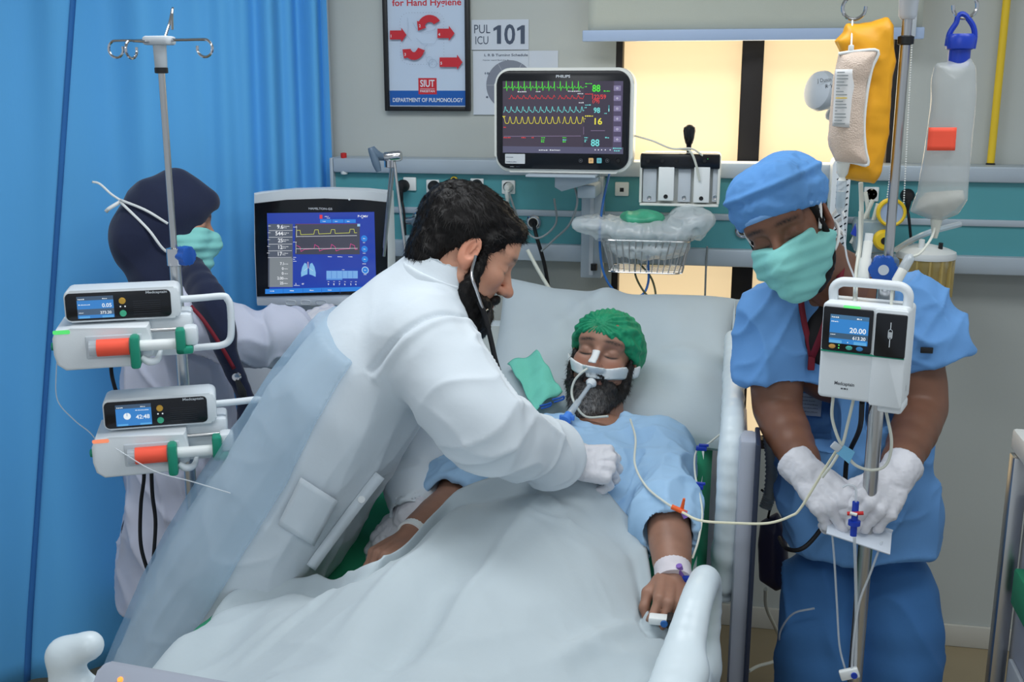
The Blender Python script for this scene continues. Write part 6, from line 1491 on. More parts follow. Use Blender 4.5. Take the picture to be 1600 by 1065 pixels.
# coat
cl = [nD+[-.01, 0, -.005], P(590, 570, 2.08), P(492, 715, 2.06), P(408, 850, 2.05), P(345, 985, 2.04), P(305, 1120, 2.03)]
cr = [.070, .135, .152, .165, .180, .195]
lo, hi = bounds(cl+[shR, elR, wrR, shL, elL, wrL], .24); FC = Field(lo, hi, .0055)
FC.chain(cl, cr, .05, 3, flat=((0, 1, 0), [1.1, 1.42, 1.25, 1.15, 1.1, 1.05]))
FC.rc(nD+[-.02, 0, -.02], shR, .068, .082, .06); FC.rc(nD+[-.02, 0, -.02], shL, .068, .078, .06)
FC.chain([shR, shR*.5+elR*.5, elR, elR*.5+wrR*.5, wrR-(wrR-elR)*.02], [.084, .083, .076, .064, .047], .045, 3)
FC.chain([shL, elL, wrL-(wrL-elL)*.02], [.078, .066, .046], .03, 3)
dR = (wrR-elR)/np.linalg.norm(wrR-elR); dL = (wrL-elL)/np.linalg.norm(wrL-elL)
FC.half(wrR-dR*.002, dR, within=(wrR-.09, wrR+.10)); FC.half(wrL-dL*.002, dL, within=(wrL-.09, wrL+.09))
FC.rc(wrR-dR*.05, wrR+dR*.05, .040, .042, .004, 's'); FC.rc(wrL-dL*.05, wrL+dL*.05, .038, .04, .004, 's')
# stand-up collar: ring around the neck, hollow inside
ax = LH.w((0, -.03, -.08))-nD; ax /= np.linalg.norm(ax)
FC.rc(nD-ax*.03, nD+ax*.050, .080, .072, .03); FC.rc(nD-ax*.01, nD+ax*.12, .057, .056, .006, 's')
base_d = FC.d.copy()
vc, qc = FC.mesh(2)
tor = np.array(cl[3])-np.array(cl[1]); tor /= np.linalg.norm(tor)
B3 = np.stack([tor, np.array([0, 1., 0]), np.cross(tor, [0, 1., 0])], 1)
def cf(p, n):
    l = p@B3; arm = sstep(-.60, -.45, p[:, 0]); lw = sstep(1.2, .85, p[:, 2])
    body_ = .008*crease(l*np.array([3.2, 8, 9])+1.3, .35, 3)*(1-arm)+.007*vnoise(l*np.array([3, 8, 8])+4)*(1-arm)+.009*crease(l*np.array([2.2, 13, 13])+8, .35, 3)*(.2+.8*lw)*(1-arm)+.004*crease(p*np.array([11, 9, 15])+3, .35, 3)*(.3+.7*lw)*(1-arm)
    al = (p-shR)@dR; sl = arm*(.008*crease(np.stack([al*11+p[:, 2]*6, (p[:, 2]-p[:, 1])*11, p[:, 2]*5], 1)+2, .5, 3)+.007*crease(np.stack([al*9-p[:, 2]*8, (p[:, 2]+p[:, 1])*9, p[:, 0]*7], 1)+6, .5, 3)+.004*vnoise(p*np.array([14, 12, 18]))); return body_+sl
vc = displace(vc, qc, cf)
# shoulder seam: a groove round the armhole
sd = (elR-shR)/np.linalg.norm(elR-shR); dist = (vc-(shR+sd*.015))@sd; near = np.linalg.norm(vc-shR, axis=1) < .13
vc = vc-vnormals(vc, qc)*(near*.009*np.exp(-(dist/.007)**2)-near*.006*np.exp(-((dist-.016)/.009)**2))[:, None]
part('coat', vc, qc, M['coat'], dc)
# thin pale blue plastic apron tied behind, over the back of the coat
FG = Field(lo, hi, .0055); FG.d = base_d-.017
bk = np.cross(tor, [0, 1., 0]); bk = bk if bk[0] < 0 else -bk
cm = np.array(cl[2])
FG.put(lo, hi, lambda p: -((p-cm.astype(np.float32))@bk.astype(np.float32)+.01-.10*np.clip(p[..., 2]-1.0, 0, 1)), .004, 'i'); FG.put(lo, hi, lambda p: p[..., 2]-1.30+.5*(p[..., 0]+.8), .004, 'i')
vg, qg = FG.mesh(2); vg = displace(vg, qg, lambda p, n: .004*ridge((p@B3)*np.array([2, 8, 8]))+.002*vnoise(p*25)); M['apron'] = mat('pale_blue_film', C8(186, 214, 234), .45, var=.03, alpha=.28, tl=.2, bump=.2, bscale=25)
part('apron', vg, qg, M['apron'], dc)
# collar flap, pocket flap, button
F_ = Field(nD-.18, nD+.18, .0032); F_.rc(nD-ax*.02, nD+ax*.045, .090, .079, .01); F_.rc(nD-ax*.08, nD+ax*.14, .076, .066, .004, 's'); F_.half(nD+ax*.052, ax); v_, q_ = F_.mesh(4); part('collar', v_, q_, M['coat'], dc)
def projpx(v): d = np.asarray(v)-_C; z = d@_fw; return 800+FPX*(d@_rt)/z, 532.5-FPX*(d@_up)/z, z
cpx = projpx(vc)
def snap(x, y, lift=.004, r=7):
    """the point of the coat that is seen at (x, y), lifted a little off the cloth"""
    m = np.nonzero((cpx[0]-x)**2+(cpx[1]-y)**2 < r*r)[0]
    z = cpx[2][m].min() if len(m) else 2.0; rr = _ray(x, y); return _C+rr*(z-lift)
pk0 = np.array([(470, 745), (528, 782), (490, 852), (434, 818)], float)
g = np.array([[snap(*(pk0[0]*(1-u)*(1-v)+pk0[1]*u*(1-v)+pk0[2]*u*v+pk0[3]*(1-u)*v), .005, 10) for v in np.linspace(0, 1, 10)] for u in np.linspace(0, 1, 10)])
for _ in range(3): g[1:-1, 1:-1] = (g[:-2, 1:-1]+g[2:, 1:-1]+g[1:-1, :-2]+g[1:-1, 2:])/4
gridmesh('pocket', g, M['coat'], dc, .003)
fl_ = [snap(x, y, .0025, 9) for x, y in ((594, 742), (572, 770), (549, 800), (523, 835), (503, 862), (486, 886))]
ribbon(fl_, .022, M['coat'], dc, 'front_placket', th=.0014)
bp = snap(565, 780, .004, 9); obj('button', lathe(bmesh.new(), [(.008, 0), (.007, .003), (0, .003)], bp, Vector(_C-bp), 16), M['white'], dc)
for nm, W0, B0, lf, kk, ad in (('glove', wrR, BRd, False, kr, dR), ('glove', wrL, BLd, True, dict(curl=(25, 30, 20)), dL)):
    F_ = Field(W0-.2, W0+.2, .0026); put_hand(F_, W0, B0, left=lf, scale=.95 if lf else 1.0, grow=.0008, k=.006, **kk); F_.rc(W0-ad*.03, W0, .034, .030, .012); v_, q_ = F_.mesh(1); v_ = displace(v_, q_, lambda p, n: .0012*ridge(p*70)+.0006*ridge(p*150)); part(nm, v_, q_, M['glove'], dc)
# trousers and shoes
hp = np.array(hipD); F_ = Field((hp[0]-.5, 1.75, .02), (hp[0]+.25, 2.4, hp[2]+.1), .009)
for s in (-1, 1):
    F_.chain([hp+[0, s*.08, -.05], (hp[0]-.14, 2.05+s*.10, .45), (hp[0]-.22, 2.05+s*.10, .09)], [.10, .075, .06], .04, 3)
v_, q_ = F_.mesh(2); v_ = displace(v_, q_, lambda p, n: .006*ridge(p*np.array([8, 8, 5]))); part('trousers', v_, q_, mat('dark_trousers', C8(40, 44, 54), .85), dc)
for s in (-1, 1):
    F_ = Field((hp[0]-.36, 2.05+s*.10-.08, -.01), (hp[0]+.02, 2.05+s*.10+.08, .16), .006); F_.rc((hp[0]-.24, 2.05+s*.10, .05), (hp[0]-.06, 2.05+s*.10, .036), .048, .036, .02); F_.half((0, 0, .002), (0, 0, -1)); v_, q_ = F_.mesh(1); part('shoe', v_, q_, M['rubber'], dc)
# stethoscope
st = thing('stethoscope', 'stethoscope with steel ear tubes hanging from the doctor ears', 'stethoscope')
ear = LH.w((.086, .002, -.008)); j0 = P(756, 488, 2.06)
obj('ear_tube', tube(bmesh.new(), [ear, P(737, 428, 2.045), P(745, 455, 2.04), j0], .0032, 10, 5), M['chrome'], st)
obj('ear_tube', tube(bmesh.new(), [LH.w((-.086, .002, -.008)), LH.w((-.1, .03, -.03)), P(766, 470, 2.14), j0], .0032, 10, 5), M['chrome'], st)
obj('yoke', tube(bmesh.new(), [P(748, 472, 2.05), j0, P(762, 510, 2.06)], [.004, .006, .006], 10, 4), M['rubber'], st)
obj('yoke_arm', tube(bmesh.new(), [P(764, 482, 2.10), P(762, 500, 2.07), P(763, 512, 2.06)], [.004, .005, .006], 10, 4), M['rubber'], st)
hd_ = wrR+BRd@np.array([0, .10, -.05])
obj('hose', tube(bmesh.new(), [P(762, 508, 2.06), P(768, 535, 2.06), P(778, 575, 2.06), P(800, 625, 2.09), P(850, 680, 2.16), P(905, 712, 2.22), hd_], .0052, 10, 6), M['rubber'], st)
obj('chest_piece', lathe(bmesh.new(), [(.018, -.004), (.020, 0), (.018, .005), (.008, .010), (0, .012)], hd_-[0, 0, .01], (0, -.3, 1)), M['chrome'], st)

# ---------------------------------------------------------------- nurse at the drip stand
nu_ = thing('person', 'nurse in blue scrubs and cap looking down at gloved hands', 'person')
fN = cdir(-.44, -.40, -.80); rN = _rt*-.79-_up*.30+_fw*.52; rN = rN-fN*(rN@fN); rN /= np.linalg.norm(rN); Hb = np.stack([rN, fN, np.cross(rN, fN)], 1); Ho = P(1214, 374, 2.10)-fN*.083
skinN = C8(124, 85, 66); lipN = C8(100, 62, 54)
FH = Field(Ho-.2, Ho+.2, .0026); LH = Loc(FH, Ho, Hb, .98); head_shape(LH, nose=.98); face_d = FH.d.copy()
nN = P(1322, 452, 2.33)
FH.chain([LH.w((0, -.03, -.06)), LH.w((0, -.055, -.10))*.6+nN*.4, nN], [.056, .055, .062], .03, 3)
v1, q1 = FH.mesh(1); c1 = head_colors(LH.inv(v1), skinN, lipN, (.010, .008, .007), np.array(skinN)*.85)
shR, elR, wrR = P(1212, 492, 2.31), P(1214, 640, 2.27), P(1262, 742, 2.06)
shL, elL, wrL = P(1424, 478, 2.36), P(1442, 640, 2.30), P(1398, 746, 2.06)
lo, hi = bounds([shR, elR, wrR, shL, elL, wrL, nN, P(1340, 830, 1.95)], .09); FB = Field(lo, hi, .0038)
FB.rc(nN, P(1322, 560, 2.36), .06, .10, .05, flat=((1, 0, 0), 1.3)); FB.rc(nN, shR, .05, .05, .04); FB.rc(nN, shL, .05, .05, .04)
for a, b, c in ((shR, elR, wrR), (shL, elL, wrL)):
    FB.chain([a, a*.5+b*.5, b], [.052, .050, .043], .03, 3); FB.chain([b, b*.65+c*.35, c], [.044, .045, .028], .02, 3)
pinch = P(1337, 803, 1.955)
BRn = basis(P(1322, 806, 1.97)-wrR, cdir(-.25, .55, -.75)); BLn = basis(P(1352, 812, 1.96)-wrL, cdir(.15, .45, -.85))
kR = dict(per=[(38, 40, 22), (42, 50, 30), (50, 60, 35), (55, 60, 35)], thumb=((.028, .024, -.012), (.046, .058, -.026), (.050, .090, -.038), (.046, .118, -.052)))
kL = dict(per=[(40, 42, 25), (46, 50, 30), (50, 55, 30), (55, 55, 30)], thumb=((.028, .024, -.012), (.046, .058, -.026), (.050, .088, -.038), (.044, .112, -.050)))
put_hand(FB, wrR, BRn, left=False, scale=.98, grow=-.0015, **kR); put_hand(FB, wrL, BLn, left=True, scale=.98, grow=-.0015, **kL)
v2, q2_ = FB.mesh(1); c2 = np.tile(np.array(skinN)*.95, (len(v2), 1))*(1+.06*vnoise(v2*40)[:, None])
part('body', np.concatenate([v1, v2]), np.concatenate([q1, q2_+len(v1)]), M['skin'], nu_, np.concatenate([c1, c2]))
for W0, B0, lf, kk in ((wrR, BRn, False, kR), (wrL, BLn, True, kL)):
    F_ = Field(W0-.2, W0+.2, .0026); put_hand(F_, W0, B0, left=lf, scale=1.0, grow=.0012, k=.006, **kk)
    d = B0[:, 1]; F_.rc(W0-d*.045, W0-d*.005, .0385, .034, .008); F_.half(W0-d*.045, -d); F_.rc(W0-d*.044, W0-d*.042, .0352, .0352, .003) if False else None
    v_, q_ = F_.mesh(1); v_ = displace(v_, q_, lambda p, n: .0014*ridge(p*60)+.0007*ridge(p*140)); part('glove', v_, q_, M['glove'], nu_)
# short hair under the cap
F_ = Field(Ho-.19, Ho+.19, .0035); L_ = Loc(F_, Ho, Hb, .98); L_.ell((0, -.03, .03), (.080, .098, .080), k=.02); L_.ell((0, .115, -.01), (.09, .07, .075), k=.01, op='s')
for s in (-1, 1): L_.chain([(s*.068, .022, .04), (s*.070, .018, .01), (s*.069, .016, -.015)], [.010, .007, .004], .01, 3); L_.ell((s*.088, -.012, -.010), (.022, .023, .036), k=.006, op='s')
v_, q_ = F_.mesh(1); v_ = displace(v_, q_, lambda p, n: .0012*vnoise(p*250)); part('hair', v_, q_, M['hair'], nu_)
# short beard along the jaw
F_ = Field(Ho-.19, Ho+.15, .003); L_ = Loc(F_, Ho, Hb, .98); beard_shape(L_, .5, 0); v_, q_ = F_.mesh(1); v_ = displace(v_, q_, lambda p, n: .001*vnoise(p*200)); part('beard', v_, q_, M['hair'], nu_)
# cap
F_ = Field(Ho-.2, Ho+.22, .0035); L_ = Loc(F_, Ho, Hb, .98)
L_.ell((0, -.016, .056), (.092, .116, .078), k=.01); L_.rc((-.035, .05, .095), (.035, .05, .095), .034, .034, .04); L_.ell((0, -.07, .06), (.075, .062, .066), k=.03)
F_.half(L_.w((0, .09, .046)), Hb@np.array([0, .30, -.95]), k=.004)
v_, q_ = F_.mesh(1)
def capn(p, n):
    l = L_.inv(p); seam = .006*np.exp(-((l[:, 2]-.088-.15*l[:, 1])/.006)**2); return seam+.004*ridge(p*np.array([22, 22, 22])+1)+.002*ridge(p*55)-.004*np.exp(-((l[:, 2]-.075-.15*l[:, 1])/.008)**2)
v_ = displace(v_, q_, capn); part('scrub_cap', v_, q_, M['cap'], nu_)
F_ = Field(Ho-.2, Ho+.22, .0035); L_ = Loc(F_, Ho, Hb, .98); L_.ell((0, -.016, .056), (.0935, .1175, .080), k=.01); nrm = Hb@np.array([0, .30, -.95]); c0 = L_.w((0, .09, .046))
F_.half(c0+nrm*.001, nrm); F_.half(c0-nrm*.010, -nrm); v_, q_ = F_.mesh(1); part('cap_band', v_, q_, mat('cap_band_blue', C8(130, 180, 236), .85), nu_)
# mask
def make_mask(parent, Ho, Hb, s, face, mtl, off=.006, ear=True):
    F_ = Field(Ho-.2, Ho+.2, .0026); L_ = Loc(F_, Ho, Hb, s)
    L_.ell((0, .048, -.058), (.067, .062, .072), k=.01); L_.rc((0, .088, -.014), (0, .108, -.045), .025, .027, .03)
    for sg in (-1, 1): L_.ell((sg*.036, .066, -.025), (.03, .026, .03), k=.02); L_.ell((0, .075, -.105), (.036, .032, .026), k=.02)
    for sg in (-1, 1): L_.rc((sg*.062, .012, -.05), (sg*.05, .05, -.06), .022, .028, .02)
    F_.half(L_.w((0, .10, -.010)), Hb@np.array([0, .05, 1]), k=.004); F_.half(L_.w((0, .004, 0)), -Hb[:, 1], k=.004); F_.half(L_.w((0, 0, -.135)), -Hb[:, 2], k=.01)
    v_, q_ = F_.mesh(2)
    def md(p, n):
        l = L_.inv(p); z = l[:, 2]; return .0016*np.sin((z+.03+.25*np.abs(l[:, 0]))*2*math.pi/.026)+.0022*ridge(np.stack([l[:, 0]*14, l[:, 1]*14, z*40+l[:, 0]*18], 1))
    v_ = displace(v_, q_, md); part('face_mask', v_, q_, mtl, parent)
    return L_
Lm = make_mask(nu_, Ho, Hb, .98, None, M['mask'])
for sg in (-1, 1):
    ribbon([Lm.w((sg*.066, .028, -.022)), Lm.w((sg*.079, .018, .010)), Lm.w((sg*.083, .006, .036))], .006, M['white'], nu_, 'mask_string')
    ribbon([Lm.w((sg*.060, .035, -.085)), Lm.w((sg*.078, .0, -.066)), Lm.w((sg*.080, -.035, -.045)), Lm.w((sg*.06, -.075, -.03))], .006, M['white'], nu_, 'mask_string')
obj('string_knot', tube(bmesh.new(), [Lm.w((-.066, -.062, -.03)), Lm.w((-.085, -.07, -.02)), Lm.w((-.09, -.06, -.035)), Lm.w((-.07, -.06, -.045)), Lm.w((-.08, -.05, -.07))], .0035, 6, 4), M['white'], nu_)
# scrub top
T1, T2, T3, T4 = P(1322, 500, 2.38), P(1326, 600, 2.37), P(1336, 730, 2.345), P(1342, 850, 2.34)
lo, hi = bounds([shR, shL, T1, T4, P(1175, 600, 2.3), P(1500, 560, 2.3)], .12); F_ = Field(lo, hi, .0048)
F_.chain([T1, T2, T3, T4], [.105, .114, .112, .116], .05, 3, flat=((1, 0, .03), [1.28, 1.4, 1.38, 1.36]))
F_.rc(nN+[-.01, .03, -.055], shR+[0, 0, -.006], .066, .062, .06); F_.rc(nN+[.01, .03, -.055], shL+[0, 0, -.006], .066, .062, .06)
sR, sL = P(1208, 592, 2.29), P(1452, 566, 2.34)
F_.chain([shR, shR*.5+sR*.5, sR], [.064, .064, .066], .05, 3); F_.chain([shL, shL*.5+sL*.5, sL], [.066, .070, .076], .05, 3)
for a, b, r in ((shR, sR, .066), (shL, sL, .076)):
    d = (b-a)/np.linalg.norm(b-a); F_.half(b+d*.004, d+np.array([0, 0, 0]), within=(b-.11, b+.11)); F_.rc(b-d*.05, b+d*.08, r-.008, r-.006, .003, 's')
F_.half(T4+[0, 0, .0], (0, 0, -1))
# V-neck opening
vb = P(1285, 505, 2.20); F_.chain([nN+[0, -.03, .10], nN+[-.005, -.08, .0], vb+[0, -.03, .03]], [.066, .055, .012], .006, 3, op='s')
v_, q_ = F_.mesh(2)
def nf(p, n):
    side = sstep(.0, 1., np.abs(p[:, 0]-.24)/.2); l = np.stack([p[:, 0]*9+p[:, 2]*5, p[:, 1]*6, p[:, 2]*6-p[:, 0]*4], 1)
    return .013*crease(l+.7)+.009*crease(np.stack([p[:, 0]*14-p[:, 2]*8, p[:, 1]*8, p[:, 2]*5], 1)+3.1)+.006*crease(p*np.array([9, 12, 17])+1)+.005*vnoise(p*8)
v_ = displace(v_, q_, nf); part('scrub_top', v_, q_, M['scrub'], nu_); vt, qt = v_, q_
obj('sleeve_tag', box(-.012, .012, -.002, .002, -.006, .006, bev=.001), M['black'], nu_)
tpx = projpx(vt)
def snap2(x, y, lift=.004, r=6):
    m = np.nonzero((tpx[0]-x)**2+(tpx[1]-y)**2 < r*r)[0]; z = tpx[2][m].min() if len(m) else 2.3; return _C+_ray(x, y)*(z-lift)
bpy.data.objects['sleeve_tag'].location = snap2(1448, 547, .003)
# dark undershirt in the neck
F_ = Field(nN-[.13, .16, .2], nN+[.13, .13, .06], .005); F_.rc(nN+[0, .0, -.03], P(1305, 520, 2.30), .066, .075, .03, flat=((1, 0, 0), 1.15)); F_.rc(nN+[0, 0, -.01], nN+[0, -.02, .1], .058, .058, .004, 's'); v_, q_ = F_.mesh(2); part('undershirt', v_, q_, mat('black_undershirt', C8(30, 28, 30), .85), nu_)
# trousers and shoes
F_ = Field((T4[0]-.26, T4[1]-.2, .04), (T4[0]+.26, T4[1]+.2, T4[2]+.12), .0065)
hip = T4+[0, 0, .06]; F_.rc(hip+[-.05, 0, 0], hip+[.05, 0, 0], .080, .080, .03, flat=((1, 0, 0), 1.1))
for x0, x1, x2 in ((1284, 1278, -.085), (1400, 1404, .09)):
    a = P(x0, 880, 2.34); b = P(x1, 1030, 2.33); F_.chain([a+[0, .03, -.06], b, np.array([b[0]*.6+(T4[0]+x2)*.4, b[1]+.01, .06])], [.082, .088, .080], .03, 3)
v_, q_ = F_.mesh(2); v_ = displace(v_, q_, lambda p, n: .012*crease(np.stack([p[:, 0]*8, p[:, 1]*8, p[:, 2]*6+p[:, 0]*9], 1))+.004*vnoise(p*np.array([10, 10, 5]))+.003*ridge(p*np.array([14, 14, 24]))*sstep(.6, .9, p[:, 2])); part('trousers', v_, q_, M['scrub2'], nu_)
for x2 in (-.075, .10):
    c = np.array([T4[0]+x2-.02, T4[1], 0]); F_ = Field(c-[.08, .22, .01], c+[.08, .12, .14], .006); F_.rc(c+[0, .03, .048], c+[-.02, -.14, .038], .046, .038, .02); F_.half((0, 0, .002), (0, 0, -1)); v_, q_ = F_.mesh(1); part('shoe', v_, q_, M['rubber'], nu_)
# lanyard and name card
ln = thing('lanyard', 'maroon lanyard with black clip round the nurse neck', 'lanyard')
tip = snap2(1268, 560, .006)
ribbon([P(1316, 395, 2.25), P(1313, 430, 2.205), P(1300, 470, 2.195), P(1284, 520, 2.20), tip], .013, M['maroon'], ln, 'strap'); ribbon([P(1262, 430, 2.22), snap2(1252, 462, .008), snap2(1256, 500, .007), snap2(1264, 535, .007), tip], .012, M['maroon'], ln, 'strap')
o = obj('clip', box(-.007, .007, -.004, .004, -.024, .006, bev=.002), M['maroon'], ln); o.location = tip-[0, .002, 0]
nc = thing('name_card', 'white printed name card clipped to the nurse shirt', 'badge', snap2(1266, 632, .008), (R(-8), 0, R(-6)))
obj('card', box(-.0245, .0245, -.0012, .0012, -.025, .025, bev=.001), M['paper'], nc)
pr = Print(-.0014)
for k in range(5): pr.scribble(-.019, .016-k*.008, .036 if k != 1 else .03, .0022, C8(120, 124, 140), k)
pr.build('card_print', M['print'], nc)
tc = thing('paper_tray', 'small white card under the nurse gloved hands', 'card', P(1340, 832, 1.985), (R(20), R(14), R(-4)))
obj('sheet', box(-.056, .062, -.03, .03, -.0015, .0015, bev=.0008), M['paper'], tc); obj('fold', box(-.056, .062, .028, .031, 0, .008, bev=.0008), M['paper'], tc)
sp = thing('blue_stopcock', 'blue three way stopcock held between the nurse hands', 'stopcock', P(1336, 800, 1.925))
obj('body', cyl(bmesh.new(), (0, 0, -.045), (0, 0, .02), .006), M['blue2'], sp); obj('collar', lathe(bmesh.new(), [(.006, 0), (.011, .002), (.011, .010), (.006, .012)], (0, 0, -.026), (0, 0, 1)), M['blue2'], sp)
obj('red_port', cyl(bmesh.new(), (-.014, -.004, -.002), (.014, -.006, .002), .0035), M['red'], sp); obj('white_tip', cyl(bmesh.new(), (-.010, -.010, .002), (.002, -.012, .0), .003), M['cream'], sp); obj('line_top', tube(bmesh.new(), [(0, 0, .018), (-.002, 0, .045), (-.014, .0, .052), (-.024, .004, .045)], .0022, 8, 4), M['tube'], sp)
# lines hanging from the pump and the stand
cord('pump_line', 'left white line dropping from the infusion pump', [P(1302, 618, 1.93), P(1300, 650, 1.94), P(1308, 680, 1.94), P(1318, 700, 1.94), P(1335, 725, 1.94), P(1362, 734, 1.94), P(1385, 725, 1.94), P(1393, 690, 1.94), P(1384, 640, 1.94)], .0028, M['cable'], 'tube')
cord('pump_line', 'short white line joining the pump loop to the clip', [P(1334, 622, 1.93), P(1325, 660, 1.94), P(1316, 695, 1.94), P(1302, 722, 1.94), P(1285, 745, 1.95)], .0028, M['cable'], 'tube')
cord('power_cable', 'black power cord hanging from the pump past the nurse', [P(1347, 628, 1.98), P(1343, 670, 2.06), P(1324, 715, 2.16), P(1318, 765, 2.18), P(1300, 800, 2.19), P(1272, 840, 2.18), P(1250, 858, 2.17), P(1228, 856, 2.2), P(1218, 840, 2.3)], .0048, M['rubber'])
t = thing('line_tag', 'pale blue paper tab on the pump line', 'tab', P(1322, 708, 1.935), (0, R(35), 0)); obj('tab', prism(bmesh.new(), [(-.014, -.010), (.016, -.012), (.010, .012), (-.012, .010)], -.001, .001), mat('sky_tab', C8(120, 190, 230), .6), t); obj('grip', box(-.03, -.012, -.003, .003, -.008, .006, bev=.002), M['dev2'], t)
cord('stand_line', 'left clear line falling along the drip stand', [P(1300, 830, 1.97), P(1304, 880, 1.98), P(1308, 950, 1.985), P(1312, 1010, 1.985), P(1322, 1050, 1.98)], .0020, M['tube'], 'tube'); cord('stand_line', 'middle clear line running straight down the drip stand', [P(1335, 838, 1.95), P(1337, 900, 1.965), P(1338, 980, 1.97), P(1336, 1060, 1.97)], .0030, M['tube'], 'tube'); cord('stand_line', 'right clear line slanting from the card to the stand', [P(1378, 845, 1.97), P(1360, 895, 1.965), P(1343, 940, 1.965), P(1334, 1000, 1.965), P(1330, 1060, 1.965)], .0022, M['tube'], 'tube')
cord('bed_line', 'clear line arcing over the nurse leg towards the floor', [P(1272, 950, 2.2), P(1240, 958, 2.22), P(1222, 980, 2.26), P(1218, 1000, 2.3), P(1226, 1030, 2.4)], .0022, M['tube'], 'tube')
t = thing('roller_clamp', 'white roller clamp with blue wheel low on stand', 'clamp', P(1327, 1052, 1.965), (0, R(-20), 0)); obj('shell', box(-.018, .018, -.006, .006, -.010, .010, bev=.003), M['white'], t); obj('wheel', cyl(bmesh.new(), (.008, -.009, -.002), (.008, .004, -.002), .006), M['blue2'], t)

# ---------------------------------------------------------------- woman at the ventilator
wm = thing('person', 'woman in navy headscarf and white coat touching the ventilator', 'person')
Hb = basis(cdir(.86, -.06, .30), cdir(.04, 1, .02)); Ho = P(272, 350, 2.75)
skinW = C8(186, 136, 112); FH = Field(Ho-.2, Ho+.2, .003); LH = Loc(FH, Ho, Hb, .98); head_shape(LH)
nW = P(262, 445, 2.75); FH.rc(LH.w((0, -.02, -.06)), nW, .05, .055, .03); v1, q1 = FH.mesh(1); c1 = head_colors(LH.inv(v1), skinW, C8(170, 105, 100), (.02, .015, .012))
shR, elR, wrR = P(298, 496, 2.62), P(395, 530, 2.66), P(470, 515, 2.80); shL, elL, wrL = P(285, 488, 2.92), P(290, 600, 2.93), P(300, 690, 2.88)
lo, hi = bounds([nW, shR, elR, wrR, shL, elL, wrL, P(520, 480, 2.86)], .1); FB = Field(lo, hi, .0045); FB.rc(nW, P(270, 560, 2.76), .055, .1, .04); FB.rc(nW, shR, .045, .045, .04); FB.rc(nW, shL, .045, .045, .04)
for a, b, c in ((shR, elR, wrR), (shL, elL, wrL)): FB.chain([a, b], [.045, .038], .03, 1); FB.chain([b, c], [.038, .025], .02, 1)
BW = basis(P(515, 488, 2.88)-wrR, cdir(-.2, .5, -.85)); put_hand(FB, wrR, BW, left=False, scale=.9, grow=-.001, curl=(15, 20, 15)); BW2 = basis(P(305, 760, 2.85)-wrL, cdir(-.2, .8, -.5)); put_hand(FB, wrL, BW2, left=True, scale=.9, curl=(15, 20, 15))
v2, q2_ = FB.mesh(1); part('body', np.concatenate([v1, v2]), np.concatenate([q1, q2_+len(v1)]), M['skin'], wm, np.concatenate([c1, np.tile(np.array(skinW), (len(v2), 1))]))
F_ = Field(wrR-.2, wrR+.2, .003); put_hand(F_, wrR, BW, left=False, scale=.9, grow=.001, k=.006, curl=(15, 20, 15)); v_, q_ = F_.mesh(1); part('glove', v_, q_, M['glove'], wm)
# headscarf
F_ = Field(Ho-[.26, .26, .34], Ho+[.22, .22, .19], .004); L_ = Loc(F_, Ho, Hb, .98)
L_.ell((0, -.022, .030), (.094, .118, .100), k=.02); L_.ell((0, -.082, -.055), (.085, .090, .098), k=.05); L_.rc((0, .03, -.09), (0, -.02, -.14), .068, .062, .05); L_.rc((0, .0, .105), (0, .080, .070), .045, .034, .04)
F_.chain([L_.w((0, -.02, -.16)), nW+[0, 0, -.02]], [.072, .060], .05, 1, flat=((0, 1, 0), 1.1))
L_.ell((0, .150, -.03), (.075, .085, .095), k=.012, op='s')
v_, q_ = F_.mesh(2); v_ = displace(v_, q_, lambda p, n: .005*ridge(np.stack([p[:, 0]*6, p[:, 1]*6, p[:, 2]*14+p[:, 0]*10], 1))+.003*vnoise(p*20)); part('headscarf', v_, q_, M['navy'], wm)
tl_ = [P(300, 425, 2.66), P(325, 465, 2.58), P(345, 510, 2.56), P(352, 545, 2.56), P(372, 590, 2.58), P(388, 640, 2.6), P(384, 668, 2.6)]
F_ = Field(*bounds(tl_, .07), .004); F_.chain(tl_, [.046, .042, .034, .026, .022, .022, .016], .02, 3, flat=((0, 1, 0), .6)); v_, q_ = F_.mesh(2); v_ = displace(v_, q_, lambda p, n: .004*ridge(np.stack([p[:, 0]*20+p[:, 2]*14, p[:, 1]*10, p[:, 2]*4], 1))); part('scarf_tail', v_, q_, M['navy'], wm)
Lm = make_mask(wm, Ho, Hb, .98, None, M['mask'])
ribbon([Lm.w((.066, .02, -.028)), Lm.w((.095, -.03, -.005)), Lm.w((.098, -.08, .02)), Lm.w((.06, -.145, .045))], .007, M['white'], wm, 'mask_string'); ribbon([Lm.w((.062, .03, -.09)), Lm.w((.090, -.02, -.085)), Lm.w((.098, -.07, -.03)), Lm.w((.06, -.145, .04))], .007, M['white'], wm, 'mask_string')
ribbon([Lm.w((.055, -.145, .045)), Lm.w((.05, -.17, .06)), Lm.w((.04, -.20, .085)), Lm.w((.03, -.22, .09))], .006, M['white'], wm, 'mask_string'); ribbon([Lm.w((.055, -.145, .04)), Lm.w((.06, -.17, .02)), Lm.w((.05, -.18, .01))], .010, M['white'], wm, 'mask_string')
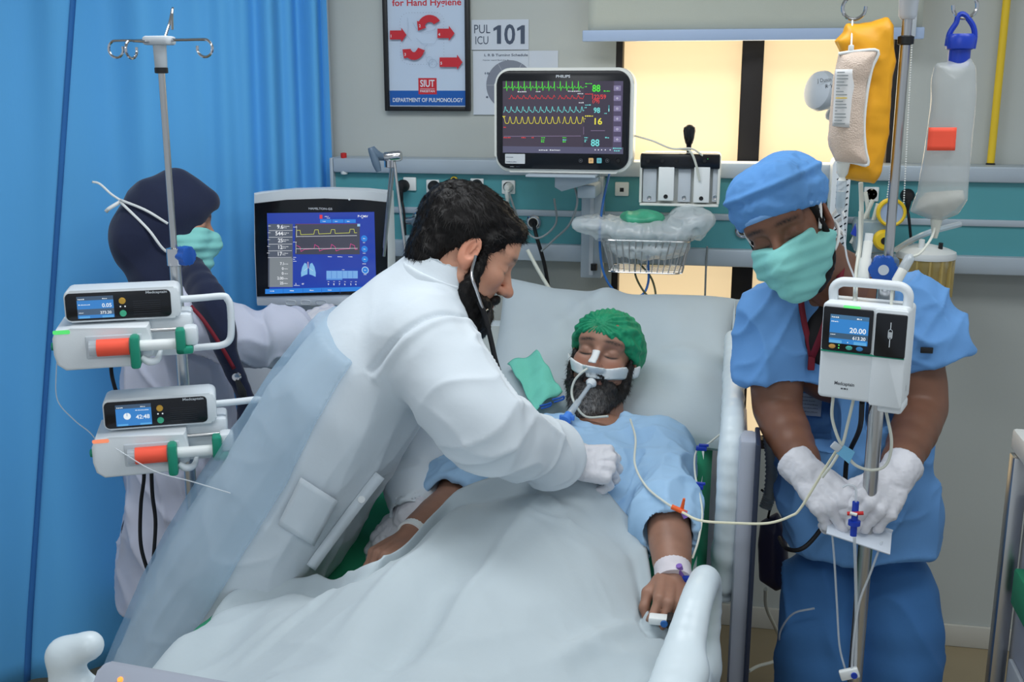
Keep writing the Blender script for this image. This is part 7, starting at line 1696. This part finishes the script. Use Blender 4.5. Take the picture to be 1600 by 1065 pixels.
# coat
cl = [P(268, 470, 2.76), P(272, 560, 2.76), P(285, 680, 2.76), P(282, 820, 2.76), P(268, 925, 2.76)]
lo, hi = bounds(cl+[shR, elR, wrR, elL, wrL], .2); F_ = Field(lo, hi, .0065); F_.chain(cl, [.085, .125, .135, .142, .140], .05, 3, flat=((0, 1, 0), [1.35, 1.4, 1.3, 1.3, 1.3]))
F_.rc(nW+[-.01, 0, -.012], shR+[-.02, 0, 0], .066, .070, .05); F_.rc(nW+[-.01, 0, -.012], shL, .066, .070, .05); F_.chain([shR, elR, wrR], [.074, .068, .058], .05, 3); F_.chain([shL, elL, wrL], [.068, .060, .048], .05, 3)
F_.rc(nW+[0, 0, -.03], nW+[0, 0, .012], .080, .068, .03); F_.half(cl[-1], (0, 0, -1)); d = (wrR-elR)/np.linalg.norm(wrR-elR); F_.half(wrR, d, within=(wrR-.09, wrR+.09))
v_, q_ = F_.mesh(2); v_ = displace(v_, q_, lambda p, n: .016*crease(np.stack([p[:, 0]*10, p[:, 1]*10, p[:, 2]*2.6], 1)+.4)+.009*crease(np.stack([p[:, 0]*12+p[:, 2]*8, p[:, 1]*12, p[:, 2]*6], 1))+.004*vnoise(p*14)); part('coat', v_, q_, M['coat2'], wm)
g = np.array([[P(192-3*v+10*u, 735+172*v, 2.80-.05*u)+np.array([0, .03*math.sin(v*3), 0]) for v in np.linspace(0, 1, 16)] for u in np.linspace(0, 1, 6)]); gridmesh('coat_tail', g, M['coat2'], wm, .003)
F_ = Field((cl[-1][0]-.2, 2.5, .02), (cl[-1][0]+.2, 3.0, .6), .01)
for s in (-1, 1): F_.chain([(cl[-1][0], 2.76+s*.09, .5), (cl[-1][0], 2.76+s*.09, .08)], [.08, .06], .03, 1)
v_, q_ = F_.mesh(2); part('trousers', v_, q_, bpy.data.materials['dark_trousers'], wm)
for s in (-1, 1):
    c = np.array([cl[-1][0], 2.76+s*.09, 0]); F_ = Field(c-[.1, .07, .01], c+[.22, .07, .13], .007); F_.rc(c+[-.02, 0, .045], c+[.14, 0, .035], .042, .034, .02); F_.half((0, 0, .002), (0, 0, -1)); v_, q_ = F_.mesh(1); part('shoe', v_, q_, M['rubber'], wm)
lw = thing('lanyard', 'red lanyard with badge reel across the white coat by ventilator', 'lanyard')
ribbon([P(298, 478, 2.53), P(318, 500, 2.52), P(345, 540, 2.53), P(366, 576, 2.55)], .010, M['maroon'], lw, 'strap'); obj('reel', lathe(bmesh.new(), [(.012, 0), (.013, .004), (.010, .010), (0, .011)], P(370, 588, 2.555), (.2, -1, .1)), M['chrome'], lw); obj('keys', tube(bmesh.new(), [P(370, 592, 2.55), P(378, 612, 2.55), P(384, 630, 2.55)], [.006, .012, .006], 8, 3), M['black'], lw)
